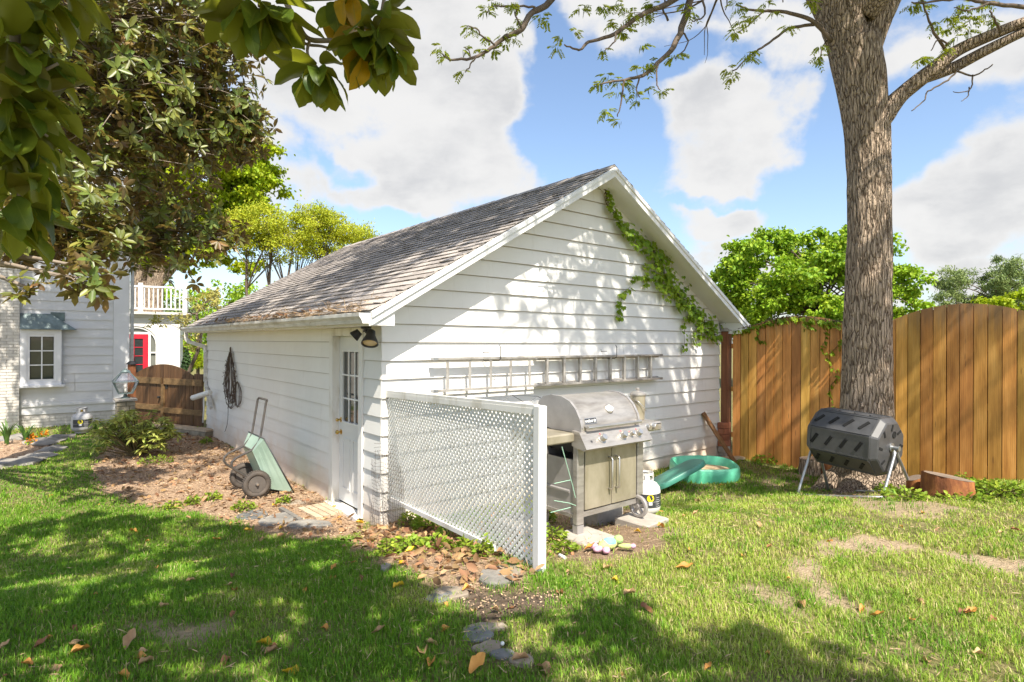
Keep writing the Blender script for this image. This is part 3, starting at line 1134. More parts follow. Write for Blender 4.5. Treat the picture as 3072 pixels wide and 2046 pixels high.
door = mb.build('door', M['door'], garage)
mb = MB(TG)
for (b0, b1, z0, z1) in ((DB0 + .12, DB0 + .33, -.20, .42), (DB1 - .33, DB1 - .12, -.20, .42)):
    for (q0, q1, r0, r1) in ((b0, b1, z0, z0 + .018), (b0, b1, z1 - .018, z1), (b0, b0 + .018, z0 + .0185, z1 - .0185), (b1 - .018, b1, z0 + .0185, z1 - .0185)):
        mb.box(px - .008, q0, r0, px - .0005, q1, r1)
mb.build('door_panel_moulding', M['door'], door)
mb = MB(TG)
for q in (gl0 - .015, gl1 - .0):
    mb.box(px - .012, q, gz0 - .015, px - .0006, q + .015, gz1 + .015)
for q in (gz0 - .015, gz1):
    mb.box(px - .0125, gl0, q, px - .0006, gl1, q + .015)
for i in (1, 2):
    q = gl0 + (gl1 - gl0) * i / 3
    mb.box(px - .006, q - .009, gz0, px + .02, q + .009, gz1)
    q = gz0 + (gz1 - gz0) * i / 3
    mb.box(px - .0064, gl0, q - .009, px + .02, gl1, q + .009)
mb.build('door_window_frame', M['trim'], door)
for i in range(3):
    for j in range(3):
        mb = MB(TG)
        mb.box(px + .008, gl0 + (gl1 - gl0) * i / 3 + .0092, gz0 + (gz1 - gz0) * j / 3 + .0092, px + .012, gl0 + (gl1 - gl0) * (i + 1) / 3 - .0092, gz0 + (gz1 - gz0) * (j + 1) / 3 - .0092)
        mb.build('pane', M['glass'], door)
for (zz, r, nm) in ((.48, .027, 'door_knob'), (.63, .02, 'deadbolt')):
    mb = MB(TG)
    mb.lathe([(.032, 0), (.032, .006), (.011, .012), (.011, .035), (r, .042), (r, .058), (r * .6, .068)], (px, DB1 - .06, zz), 14, (-1, 0, 0))
    mb.build(nm, M['brass'], door, smooth='auto')

# dry needles and leaves in the gutter
P = []
n = 600
bb = -OB + np.random.beta(1.0, 1.9, n) * 6.5
aa = -OA - .12 + np.random.rand(n) ** 1.6 * .35 * np.clip(1.3 - bb * .18, .3, 1)
zz = ZE + SL * np.maximum(aa + OA, 0) * 1.0 + .012 + np.random.rand(n) * .03 - .02 * (aa < -OA)
P = np.stack([aa, bb, zz], 1)
Tn = np.array(TG)
P = P @ Tn[:3, :3].T + Tn[:3, 3]
leaf_cloud('gutter_needles', P, rdir(n) * np.array([1, 1, .35]), rdir(n, .5), np.random.uniform(.05, .17, n), np.random.uniform(.004, .008, n), M['needle'])
tag(bpy.data.objects['gutter_needles'], 'dry pine needles piled along the garage gutter', 'needles', kind='stuff')
n = 70
bb = np.random.rand(n) * 7
aa = -OA - .1 + np.random.rand(n) * .2
P = np.stack([aa, bb, ZE + SL * np.maximum(aa + OA, 0) + .03], 1) @ Tn[:3, :3].T + Tn[:3, 3]
leaf_cloud('gutter_leaves', P, rdir(n) * np.array([1, 1, .4]), rdir(n, 1.), np.random.uniform(.05, .11, n), .035, M['litter'])
tag(bpy.data.objects['gutter_leaves'], 'brown dead leaves caught on the garage gutter edge', 'leaves', kind='stuff')

# ------------------------------------------------------------------ fence on the right
F0 = Vector((3.87, 10.2, 0))
FD = Vector((.629, -.777, 0)).normalized()
FN = Vector((-.777, -.629, 0)).normalized()       # toward the camera side
TF = frame(F0, FD, FN)
fence = thing('wooden_fence', 'honey stained wooden fence with scalloped board tops behind the big tree', 'fence', F0 + FD * 2 + Vector((0, 0, -.4)))


def fence_top(s):
    if s < 2.12:
        return 1.70 + .06 * s / 2 + .30 * max(0, 1 - ((s - 1.05) / 1.08) ** 2)
    k_ = (s - 2.12) % 2.3
    return 1.71 + .42 * max(0, 1 - ((k_ - 1.13) / 1.17) ** 2)


s = .0
while s < 8.2:
    w_ = .137 + random.uniform(-.003, .003)
    mb = MB(TF)
    q = TF @ Vector((s, 0, 0))
    zb = ghf(q.x, q.y) - .04
    z0, zc, z1 = fence_top(s), fence_top(s + w_ / 2), fence_top(s + w_)
    tw = random.uniform(-.004, .004)
    mb.prism([(s, .019 + tw, zb), (s + w_, .019 - tw, zb), (s + w_, -.0 - tw, zb), (s, -.0 + tw, zb)][::-1],
             [(s, .019 + tw, z0), (s + w_, .019 - tw, z1), (s + w_, -.0 - tw, z1), (s, -.0 + tw, z0)][::-1])
    mb.build('fence_board', M['fence'], fence)
    s += w_ + random.uniform(.007, .013)
for q0, q1 in ((.0, 2.1), (2.12, 4.41), (4.43, 8.2)):  # dark sheet added behind each panel so the board gaps look shaded
    mb = MB(TF)
    n_ = 14
    ss_ = [q0 + (q1 - q0) * i / n_ for i in range(n_ + 1)]
    for sa_, sb_ in zip(ss_, ss_[1:]):
        mb.prism([(sa_, -.048, -.5), (sb_, -.048, -.5), (sb_, -.065, -.5), (sa_, -.065, -.5)][::-1], [(sa_, -.048, fence_top(sa_) - .03), (sb_, -.048, fence_top(sb_ - .001) - .03), (sb_, -.065, fence_top(sb_ - .001) - .03), (sa_, -.065, fence_top(sa_) - .03)][::-1])
    mb.build('gap_shade_backing', M['red_wood'], fence)
for zz in (-.05, .75, 1.5):
    mb = MB(TF)
    mb.box(-.05, -.045, zz, 8.2, -.006, zz + .085)
    mb.build('fence_rail', M['fence'], fence)
for s in (2.13, 4.43, 6.7):
    mb = MB(TF)
    mb.box(s - .05, -.17, -.5, s + .05, -.067, 1.70)
    mb.build('fence_post', M['fence'], fence)
mb = MB(TF)
mb.bbox(-.20, -.06, -.6, -.065, .075, 1.80, .008)
pst = mb.build('end_post', M['red_wood'], fence)
tag(pst, 'reddish end post with pale cap against the garage corner')
mb = MB(TF)
mb.prism([(-.225, -.085, 1.802), (-.04, -.085, 1.802), (-.04, .10, 1.802), (-.225, .10, 1.802)], [(-.215, -.075, 1.83), (-.05, -.075, 1.83), (-.05, .09, 1.83), (-.215, .09, 1.83)])
mb.prism([(-.215, -.075, 1.8302), (-.05, -.075, 1.8302), (-.05, .09, 1.8302), (-.215, .09, 1.8302)], [(-.15, -.01, 1.885), (-.115, -.01, 1.885), (-.115, .025, 1.885), (-.15, .025, 1.885)])
mb.build('post_cap', M['concrete'], pst)

# ------------------------------------------------------------------ lattice screen
LD = Vector((.571, -.82, 0)).normalized()
LN = Vector((-.82, -.571, 0)).normalized()
L0 = C0 + GX * .06 + GY * -.05
TL = frame(L0, LD, LN)
LL = 2.60
lat = thing('lattice_screen', 'white wooden lattice screen on a square post beside the grill', 'lattice screen', L0 + LD * 1.3 + Vector((0, 0, -.2)))


def lzt(s):
    return 1.045 + .033 * s


def lzb(s):
    return -.085 + .034 * s


PIT = .058
for dirn in (1, -1):
    c = -1.4
    while c < LL + 1.4:
        # line z = zb + dirn*(s-c) clipped to the panel
        pts = []
        for i in range(2):
            pass
        # parametrise by s, panel between lzb and lzt (both lines)
        ss = []
        if dirn == 1:
            s_a = (lzb(0) - 0 * 0 + .034 * 0 + c * 1 - 0) if False else None
        # solve lzb(s) = Z0 + dirn*(s-c) and lzt(s) = Z0 + dirn*(s-c), Z0 = -.085
        Z0 = -.085
        sb = (Z0 - dirn * c + .085) / (.034 - dirn)
        st = (Z0 - dirn * c - 1.045) / (.033 - dirn)
        s0, s1 = min(sb, st), max(sb, st)
        s0, s1 = max(s0, 0), min(s1, LL)
        if s1 - s0 > .02:
            mb = MB(TL)
            a = Vector((s0, 0, Z0 + dirn * (s0 - c)))
            bq = Vector((s1, 0, Z0 + dirn * (s1 - c)))
            y = .0032 if dirn == 1 else -.0032
            a.y = bq.y = y
            mb.bar(a, bq, .0055, .0200, up=Vector((-dirn, 0, 1)).normalized())
            mb.build('lattice_slat', M['lattice'], lat)
        c += PIT
mb = MB(TL)
a, bq = Vector((-.03, 0, lzt(0) + .01)), Vector((LL, 0, lzt(LL) + .01))
mb.bar(a, bq, .05, .035)
mb.bar(a + Vector((0, .02, -.03)), bq + Vector((0, .02, -.03)), .014, .045)
mb.build('top_rail', M['old_trim'], lat)
mb = MB(TL)
mb.bar(Vector((.1, .017, lzb(.1) + .02)), Vector((2.1, .017, lzb(2.1) + .02)), .018, .04)
mb.build('bottom_rail', M['old_trim'], lat)
mb = MB(TL)
mb.bbox(LL + .002, -.036, -.25, LL + .070, .034, 1.155, .004)
mb.build('corner_post', M['trim'], lat)
mb = MB(TL)
mb.box(.0, -.03, -.1, .035, -.009, 1.03)
mb.box(LL - .04, -.03, .0, LL - .004, -.009, 1.12)
mb.build('backing_strip', M['old_trim'], lat)

# wire netting folded round the garage corner
mb = MB()
mesh_pts = []
for side in range(2):
    for i in range(13):
        sI = i * .03
        for j in range(0, 1):
            pass


def netp(s_, z_):
    """s<0 on the side wall, s>0 along the lattice"""
    bul = .03 + .02 * math.sin(z_ * 5 + s_ * 8)
    if s_ < 0:
        return C0 + GX * (-.05 - bul) + GY * (-s_ - .1) + UP * z_
    return L0 + LN * (.04 + bul) + LD * s_ + UP * z_


for i in range(-5, 14):
    s_ = i * .038
    top = .55 - .25 * max(0, -i) / 5 - .018 * max(0, i)
    mb.tube([netp(s_ + .006 * math.sin(q * 2.2 + i), -.42 + q * .11) for q in range(int((top + .42) / .11) + 1)], .0016, 4, cap=False)
for j in range(24):
    z_ = -.40 + j * .04
    a_ = -5 if z_ < .3 else -2
    e_ = 13 if z_ < .3 else 9
    if z_ > .55:
        break
    mb.tube([netp(i * .038, z_ + .006 * math.sin(i * 1.9 + j)) for i in range(a_, e_ + 1)], .0016, 4, cap=False)
net = mb.build('wire_netting', M['yarn'])
tag(net, 'rusty wire netting bent round the bottom of the garage corner', 'wire netting', kind='thing')

# ------------------------------------------------------------------ house on the left
HC = Vector((-9.41, 14.3, 0))
TH = frame(HC, -GX, Vector((.629, -.777, 0)).normalized())     # a: to the left, o: outward, z
house = thing('clapboard_house', 'tall grey white clapboard house with small paned bay window', 'house', HC - GX * 2 + Vector((0, 0, -.4)))
HT = 5.6
HCW = .235
z = .19
jb = {1: 1.03, 2: 1.03}
kk = 0
while z < HT + 2.2:
    z1 = z + HCW * .89
    amax = 2.02 if z < HT else 2.6
    a_lo = .30 if z < HT else .30 + (z - HT) * 1.0
    segs = [(a_lo, amax)]
    if kk in (1, 2):
        segs = [(a_lo, 1.03), (1.036, amax)]
    for (a0, a1) in segs:
        # window opening
        parts = [(a0, a1)]
        if 0.60 < z + .1 < 1.83:
            parts = [(a0, min(a1, 1.28))]
        for (p, q) in parts:
            mb = MB(TH)
            mb.prism([(p, -.03, z - .01), (q, -.03, z - .01), (q, .022, z - .01), (p, .022, z - .01)], [(p, -.03, z1), (q, -.03, z1), (q, .003, z1), (p, .003, z1)])
            mb.build('siding_board', M['house'], house)
    z = z1
    kk += 1
mb = MB(TH)
mb.box(.0, -6.0, -.5, 4.2, -.031, HT)
mb.prism([(.0, -.031, HT), (4.2, -.031, HT), (4.2, -.031, HT + 4.2)], [(.0, -6, HT), (4.2, -6, HT), (4.2, -6, HT + 4.2)])
mb.build('wall_core', M['house'], house)
mb = MB(TH)
mb.box(.0, -.03, .15, .295, .035, HT)
mb.box(-.035, -.06, .15, -.0005, .035, HT)
mb.build('corner_board', M['house_trim'], house)
mb = MB(TH)
mb.bar((-.085, .03, -.2), (-.085, .03, HT), .08, .07, up=Vector((1, 0, 0)))
mb.build('downspout', M['galv'], house)
mb = MB(TH)
mb.box(.0, -.03, .08, 2.02, .05, .135)
mb.box(.0, -.03, .1352, 2.02, .035, .178)
mb.box(-.02, -.03, -.10, 2.02, .02, .0796)
mb.build('water_table', M['house'], house)
mb = MB(TH)
mb.bar((.0, .30, HT - .3), (3.2, .30, HT + 2.9), .04, .22)
mb.prism([(-.35, -.3, HT - .62), (3.2, -.3, HT + 2.93), (3.2, .33, HT + 2.93), (-.35, .33, HT - .62)], [(-.35, -.3, HT - .54), (3.2, -.3, HT + 3.01), (3.2, .33, HT + 3.01), (-.35, .33, HT - .54)])
mb.build('rake_board', M['house_trim'], house)
# painted brick chimney breast left of the siding, brick base under it
mb = MB(TH)
mb.box(2.022, -.03, -.6, 4.2, .155, 7.5)
mb.box(-.0, -.03, -.6, 2.02, .002, -.102)
mb.build('mortar_bed', M['mortar'], house)
bl, bh = .215, .068
br_me = None
row = 0
z = -.55
while z < 3.3:
    off = (row % 2) * bl / 2
    a = 2.026 - (off if off else 0)
    while a < 2.62:
        a0, a1 = max(a, 2.022), a + bl - .011
        if a1 - a0 > .03:
            mb = MB(TH)
            y1 = .168 + random.uniform(-.002, .003)
            mb.box(a0, .156, z, a1, y1, z + bh - .011)
            mb.build('brick', M['brick'], house)
        a += bl
    z += bh
    row += 1
row = 0
z = -.55
while z < -.16:
    a = .0 - (row % 2) * bl / 2
    while a < 2.0:
        a0, a1 = max(a, 0), min(a + bl - .011, 2.018)
        if a1 - a0 > .03:
            mb = MB(TH)
            mb.box(a0, .003, z, a1, .014 + random.uniform(-.002, .002), z + bh - .011)
            mb.build('brick', M['brick'], house)
        a += bl
    z += bh
    row += 1
# bay window
wa0, wa1, wz0, wz1 = 1.285, 2.018, .64, 1.72
mb = MB(TH)
mb.box(wa0, -.03, wz0 - .07, wa1, .16, wz0)
mb.box(wa0 - .06, -.03, wz0 - .12, wa1, .21, wz0 - .0705)
mb.box(wa0, -.03, wz1, wa1, .16, wz1 + .1)
mb.box(wa0, -.03, wz0 + .0005, wa0 + .09, .16, wz1 - .0005)
mb.box(wa1 - .12, -.03, wz0 + .0005, wa1, .16, wz1 - .0005)
win = mb.build('window', M['house_trim'], house)
mb = MB(TH)
f0, f1 = wa0 + .0905, wa1 - .1205
for q in ((f0, wz0 + .001, f0 + .05, wz1 - .001), (f1 - .05, wz0 + .001, f1, wz1 - .001), (f0 + .0505, wz0 + .001, f1 - .0505, wz0 + .06), (f0 + .0505, wz1 - .06, f1 - .0505, wz1 - .001)):
    mb.box(q[0], .10, q[1], q[2], .145, q[3])
mid = (f0 + f1) / 2
mb.box(mid - .012, .104, wz0 + .0605, mid + .012, .14, wz1 - .0605)
for i in (1, 2):
    zq = wz0 + .06 + (wz1 - wz0 - .12) * i / 3
    mb.box(f0 + .0505, .105, zq - .012, f1 - .0505, .139, zq + .012)
mb.build('window_frame', M['house_trim'], win)
for i in range(2):
    for j in range(3):
        mb = MB(TH)
        g0, g1 = f0 + .0505, f1 - .0505
        mb.box(g0 + (g1 - g0) * i / 2 + .013, .115, wz0 + .06 + (wz1 - wz0 - .12) * j / 3 + .013, g0 + (g1 - g0) * (i + 1) / 2 - .013, .12, wz0 + .06 + (wz1 - wz0 - .12) * (j + 1) / 3 - .013)
        mb.build('pane', M['glass'], win)
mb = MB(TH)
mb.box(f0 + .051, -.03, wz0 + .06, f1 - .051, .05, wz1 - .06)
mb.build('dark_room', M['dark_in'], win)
# copper hood over the bay
mb = MB(TH)
zA = wz1 + .102
mb.prism([(wa0 - .28, .03, zA + .0), (wa1, .03, zA), (wa1, .24, zA), (wa0 - .28, .24, zA)], [(wa0 + .2, .03, zA + .36), (wa1, .03, zA + .36), (wa1, .05, zA + .36), (wa0 + .2, .05, zA + .36)])
mb.box(wa0 - .06, .024, zA + .20, wa0 + .2, .03, zA + .40)
mb.build('bay_hood', M['copper'], house)

# ------------------------------------------------------------------ white neighbour with red door
NB = Vector((-12.4, 21.0, 0))
ND = Vector((.88, .475, 0)).normalized()
TN = frame(NB, ND, Vector((ND.y, -ND.x, 0)))
nb_ = thing('white_building', 'white rendered building with red door under an arched window and roof balcony', 'building', NB + Vector((0, 0, -.4)))


def nbs(u):
    k_ = (u - CU) / FPX
    # NB + ND*s on the ray k = x / y
    return (k_ * NB.y - NB.x) / (ND.x - k_ * ND.y)


sL, sD0, sD1, sA0, sA1, sR = nbs(330), nbs(360), nbs(445), nbs(372), nbs(474), nbs(540)
print('neighbour s', sL, sD0, sD1, sR)
mb = MB(TN)
ztop = 2.5
arc_c = (nbs(340) + nbs(474)) / 2
arc_r = (nbs(474) - nbs(340)) / 2
zs = 2.08 - arc_r
n = 16
outer = [(arc_c + arc_r * math.cos(math.pi * i / n), zs + arc_r * math.sin(math.pi * i / n)) for i in range(n + 1)]
# wall around the arched opening: right pier, spandrel strips
mb.prism([(arc_c + arc_r, 0, -.6), (sR, 0, -.6), (sR, -.2, -.6), (arc_c + arc_r, -.2, -.6)][::-1], [(arc_c + arc_r, 0, ztop), (sR, 0, ztop), (sR, -.2, ztop), (arc_c + arc_r, -.2, ztop)][::-1])
mb.prism([(sL - 2, 0, -.6), (arc_c - arc_r, 0, -.6), (arc_c - arc_r, -.2, -.6), (sL - 2, -.2, -.6)][::-1], [(sL - 2, 0, ztop), (arc_c - arc_r, 0, ztop), (arc_c - arc_r, -.2, ztop), (sL - 2, -.2, ztop)][::-1])
for (x0, z0), (x1, z1) in zip(outer, outer[1:]):
    q = [(x1, z1), (x0, z0), (x0, ztop), (x1, ztop)]
    mb.prism([(x, 0, zz) for x, zz in q], [(x, -.2, zz) for x, zz in q])
mb.prism([(sR, 0, -.6), (sR, 0, ztop), (sR, -5, ztop), (sR, -5, -.6)], [(sR - .2, -.2, -.6), (sR - .2, -.2, ztop), (sR - .2, -5, ztop), (sR - .2, -5, -.6)])
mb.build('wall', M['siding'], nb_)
mb = MB(TN)
mb.box(sL - 2, -5.2, ztop, sR + .35, .25, ztop + .09)
mb.build('flat_roof', M['gutter'], nb_)
# arched window with frame; red door in it
mb = MB(TN)
zz = zs + arc_r
inner = [(arc_c + (arc_r - .07) * math.cos(math.pi * i / n), zs + (arc_r - .07) * math.sin(math.pi * i / n)) for i in range(n + 1)]
for i in range(n):
    q = [outer[i], outer[i + 1], inner[i + 1], inner[i]]
    mb.prism([(x, -.03, z_) for x, z_ in q][::-1], [(x, -.12, z_) for x, z_ in q][::-1])
mb.box(arc_c + arc_r - .07, -.12, -.5, arc_c + arc_r, -.03, zs)
dz1 = 1.80
mb.box(sD0 - .2, -.12, dz1, sD1 + .06, -.035, dz1 + .07)
mb.box(sD1, -.12, -.5, sD1 + .07, -.036, dz1 - .0005)
mb.box(sD1 + .071, -.12, 1.12, arc_c + arc_r - .0705, -.04, 1.17)
mb.box(sD1 + .071, -.12, .0, arc_c + arc_r - .0705, -.04, .08)
awin = mb.build('arched_window', M['trim'], nb_)
mb = MB(TN)
mb.prism([(x, -.10, z_) for x, z_ in inner] + [(arc_c - arc_r + .07, -.10, -.5), (arc_c + arc_r - .07, -.10, -.5)], [(x, -.105, z_) for x, z_ in inner] + [(arc_c - arc_r + .07, -.105, -.5), (arc_c + arc_r - .07, -.105, -.5)])
mb.build('pane', pm('reflecting_window_glass', (.16, .17, .15), (.24, .24, .21), scale=1.5, rough=.1, spec=.8), awin)
mb = MB(TN)
d0, d1 = sD0 - .25, sD1 - .003
mb.box(d1 - .16, -.09, -.45, d1, -.04, dz1 - .004)
mb.box(d0, -.09, -.45, d0 + .12, -.04, dz1 - .004)
mb.box(d0 + .1205, -.09, dz1 - .16, d1 - .1605, -.04, dz1 - .004)
mb.box(d0 + .1205, -.09, -.45, d1 - .1605, -.04, .12)
md = (d0 + d1) / 2
g0, g1 = d0 + .1205, d1 - .1605
for i in (1, 2):
    q = g0 + (g1 - g0) * i / 3
    mb.box(q - .012, -.085, .121, q + .012, -.045, dz1 - .161)
for i in range(1, 5):
    q = .12 + (dz1 - .28) * i / 5
    mb.box(g0, -.084, q - .012, g1, -.046, q + .012)
rd = mb.build('red_door', M['red'], nb_)
mb = MB(TN)
mb.box(g0, -.07, .12, g1, -.066, dz1 - .16)
mb.build('door_glass', M['glass'], rd)
# balcony balustrade along the roof edge and round the right corner
bz0, bz1 = ztop + .12, ztop + .98
balu = []
for (p0, p1) in (((sL - 1, .12), (sR + .15, .12)), ((sR + .15, .12), (sR + .15, -3.2))):
    a, q = Vector((p0[0], p0[1], 0)), Vector((p1[0], p1[1], 0))
    ln = (q - a).length
    mb = MB(TN)
    mb.bar(a + UP * bz1, q + UP * bz1, .09, .06)
    mb.bar(a + UP * (bz0 + .08), q + UP * (bz0 + .08), .05, .05)
    mb.build('balcony_rail', M['trim'], nb_)
    kx = 0.12
    while kx < ln:
        c_ = a + (q - a) * (kx / ln)
        mb = MB(TN)
        mb.box(c_.x - .02, c_.y - .02, bz0 + .106, c_.x + .02, c_.y + .02, bz1 - .031)
        mb.build('baluster', M['trim'], nb_)
        kx += .135
for (x, y) in ((sR + .15, .12), (nbs(422), .12), (sR + .15, -3.2)):
    mb = MB(TN)
    mb.box(x - .07, y - .07, ztop + .091, x + .07, y + .07, bz1 + .12)
    mb.build('balcony_post', M['trim'], nb_)

# ------------------------------------------------------------------ gate between the houses
GA, GB = PX(404, 1270, 13.75), PX(611, 1270, 12.65)
GA.z = GB.z = 0
gdir = (GB - GA).normalized()
TGt = frame(GA, gdir, Vector((gdir.y, -gdir.x, 0)))
gw = (GB - GA).length
gate = thing('wooden_gate', 'dark brown double wooden gate with arched top between house and garage', 'gate', (GA + GB) / 2 + Vector((0, 0, -.35)))
gz0 = -.36
nbp = 16
for i in range(nbp):
    s0, s1 = gw * .03 + (gw * .84) * i / nbp, gw * .03 + (gw * .84) * (i + 1) / nbp - .008
    ft = lambda s_: .78 + .27 * max(0, 1 - ((s_ / gw - .45) / .45) ** 2)
    mb = MB(TGt)
    mb.prism([(s0, .01, gz0), (s1, .01, gz0), (s1, -.012, gz0), (s0, -.012, gz0)][::-1], [(s0, .01, ft(s0)), (s1, .01, ft(s1)), (s1, -.012, ft(s1)), (s0, -.012, ft(s0))][::-1])
    mb.build('gate_board', M['gate'], gate)
for i in range(3):
    s0 = gw * .88 + i * gw * .04
    mb = MB(TGt)
    mb.box(s0, -.012, gz0, s0 + gw * .04 - .006, .01, .86)
    mb.build('gate_board', M['gate'], gate)
for (z0, z1) in ((.60, .74), (-.0 + .0, .12)):
    for (q0, q1) in ((.02, .43), (.47, .87), (.872, 1.0)):
        mb = MB(TGt)
        mb.box(gw * q0, .0105, z0 - (.04 if q0 > .4 and z0 < .3 else 0), gw * q1, .045, z1 - (.04 if q0 > .4 and z0 < .3 else 0))
        mb.build('gate_rail', M['gate_rail'], gate)
mb = MB(TGt)
mb.box(gw * .432, .0105, gz0, gw * .468, .05, .60)
mb.build('meeting_stile', M['gate_rail'], gate)
mb = MB(TGt)
mb.lathe([(.02, 0), (.02, .02), (.03, .03), (.03, .06), (.01, .07)], (gw * .405, .012, .3), 10, (0, 1, 0))
mb.box(gw * .478, .0102, .5, gw * .51, .02, .66)
mb.build('latch', M['black_metal'], gate)
mb = MB(TGt)
mb.bbox(-.16, -.06, -.5, -.03, .07, 1.02, .008)
gp = mb.build('gate_post', M['red_wood'], gate)
mb = MB(TGt)
mb.prism([(-.19, -.09, 1.021), (.0, -.09, 1.021), (.0, .10, 1.021), (-.19, .10, 1.021)], [(-.13, -.03, 1.10), (-.06, -.03, 1.10), (-.06, .04, 1.10), (-.13, .04, 1.10)])
mb.build('post_cap', M['black_metal'], gp)
# stone retaining step under the gate
stp = thing('retaining_step', 'low mossy block step below the wooden gate', 'retaining wall', GP(560, 1305))
A1, B1 = PX(470, 1300, 12.9), PX(628, 1310, 12.1)
A1.z = B1.z = 0
sd = (B1 - A1).normalized()
TS = frame(A1, sd, Vector((sd.y, -sd.x, 0)))
sl = (B1 - A1).length
mossy = pm('mossy_block', (.22, .19, .13), (.40, .35, .26), scale=6, rough=.9, bump=.5, bscale=25, rnd=.2)
for rr in range(2):
    a = -.1 - rr * .14
    while a < sl:
        mb = MB(TS)
        a1 = min(a + .29, sl)
        mb.bbox(a, -.16, -.55 + rr * .125, a1, .08 + random.uniform(-.008, .008), -.432 + rr * .125, .006)
        mb.build('stone_block', mossy, stp)
        a += .3
mb = MB(TS)
mb.box(-.3, -.20, -.298, sl, .06, -.262)
mb.build('cap_board', M['plank'], stp)

# lantern on its pier
lp = PX(377, 1260, 12.4)
pz = ghf(lp.x, lp.y)
TLn = frame(Vector((lp.x, lp.y, 0)), GX, GY)
pier = thing('stone_pier', 'square mossy masonry pier carrying the copper lantern', 'pier', (lp.x, lp.y, pz))
rr = 0
z = pz - .1
while z < .30:
    for (x0, x1) in ((-.165, -.005), (.005, .165)) if rr % 2 else ((-.165, .05), (.06, .165)):
        mb = MB(TLn)
        mb.bbox(x0, -.165 + random.uniform(-.004, .004), z, x1, .165, z + .092, .006)
        mb.build('stone_block', mossy, pier)
    z += .1
    rr += 1
mb = MB(TLn)
mb.bbox(-.20, -.20, z + .001, .20, .20, z + .05, .008)
mb.build('cap_stone', M['concrete'], pier)
zc = z + .05
lan = thing('copper_lantern', 'four sided glass and copper lantern on a masonry pier', 'lantern', (lp.x, lp.y, zc))
mb = MB(TLn)
mb.lathe([(.09, 0), (.09, .02), (.04, .04), (.03, .09), (.05, .11)], (0, 0, zc), 12)
mb.build('base', M['copper'], lan, smooth='auto')
mb = MB(TLn)
zb_, zm_, zt_ = zc + .11, zc + .36, zc + .55
rb, rm, rt = .12, .215, .075
cor = lambda r_, z_: [(-r_, -r_, z_), (r_, -r_, z_), (r_, r_, z_), (-r_, r_, z_)]
for a, q in ((cor(rb, zb_), cor(rm, zm_)), (cor(rm, zm_), cor(rt, zt_))):
    for i in range(4):
        mb.bar(a[i], q[i], .014, .014)
for ring in (cor(rb, zb_), cor(rm, zm_), cor(rt, zt_)):
    for i in range(4):
        mb.bar(ring[i], ring[(i + 1) % 4], .018, .018)
mb.build('frame', M['copper'], lan)
for a, q in ((cor(rb, zb_), cor(rm, zm_)), (cor(rm, zm_), cor(rt, zt_))):
    for i in range(4):
        j = (i + 1) % 4
        mb = MB(TLn)
        k0 = [Vector(a[i]), Vector(a[j]), Vector(q[j]), Vector(q[i])]
        inn = Vector((0, 0, sum(p.z for p in k0) / 4))
        mb.prism(k0, [p + (inn - p).normalized() * .003 for p in k0])
        mb.build('glass_pane', M['lamp_glass'], lan)
mb = MB(TLn)
mb.lathe([(.10, zt_ + .01), (.07, zt_ + .05), (.03, zt_ + .06), (.03, zt_ + .075), (.012, zt_ + .09)], (0, 0, 0), 12)
mb.build('top_cap', M['copper'], lan, smooth='auto')
mb = MB(TLn)
mb.tube([(0, 0, zb_), (0, 0, zb_ + .1)], .02, 8)
mb.blob((0, 0, zb_ + .14), .03, .03, .05, 10, 6)
mb.build('bulb', M['white_label'], lan, smooth=True)


# ------------------------------------------------------------------ ladder on the gable wall
lad = thing('extension_ladder', 'long aluminium extension ladder hung sideways on the white gable wall', 'ladder', TG @ Vector((2.6, -.1, 1.03)))


def ladder_section(a0, a1, z0, z1, b0, b1, rungs, nm):
    for zq in (z0, z1):
        mb = MB(TG)
        s_ = 1 if zq == z0 else -1
        mb.box(a0, b0, zq - .013, a1, b1, zq + .013)
        ra = mb.build('rail', M['alu'], lad)
        mb = MB(TG)
        for x in (a0, a1):
            mb.box(x - .03, b0 - .004, zq - .016, x + .03, b1 + .003, zq + .016)
        mb.build('rail_end_cap', M['galv'], ra)
    for a in rungs:
        mb = MB(TG)
        mb.tube([(a, (b0 + b1) / 2, z0 + .0135), (a, (b0 + b1) / 2, z1 - .0135)], .017, 8)
        mb.build('rung', M['alu'], lad, smooth='auto')


ladder_section(.57, 4.62, 1.045, 1.405, -.165, -.105, [.743 + .305 * i for i in range(13)], 'base')
ladder_section(2.15, 4.60, 1.06, 1.385, -.098, -.045, [2.30 + .305 * i for i in range(8)], 'fly')
for i, (a, lb) in enumerate(((1.45, 'black wall hook holding the left half of the ladder'), (3.54, 'black wall hook holding the right half of the ladder'))):
    mb = MB(TG)
    mb.tube([(a - .13, -.015, 1.50), (a - .13, -.02, 1.39), (a - .13, -.04, 1.37), (a - .02, -.18, 1.37), (a, -.20, 1.39), (a + .0, -.20, 1.53), (a - .02, -.195, 1.56)], .006, 6)
    mb.tube([(a - .13, -.015, 1.47), (a - .10, -.1, 1.47)], .005, 6)
    h = mb.build('ladder_hook', M['black_metal'], None, smooth=True)
    tag(h, lb, 'hook', 'ladder hooks on the wall')

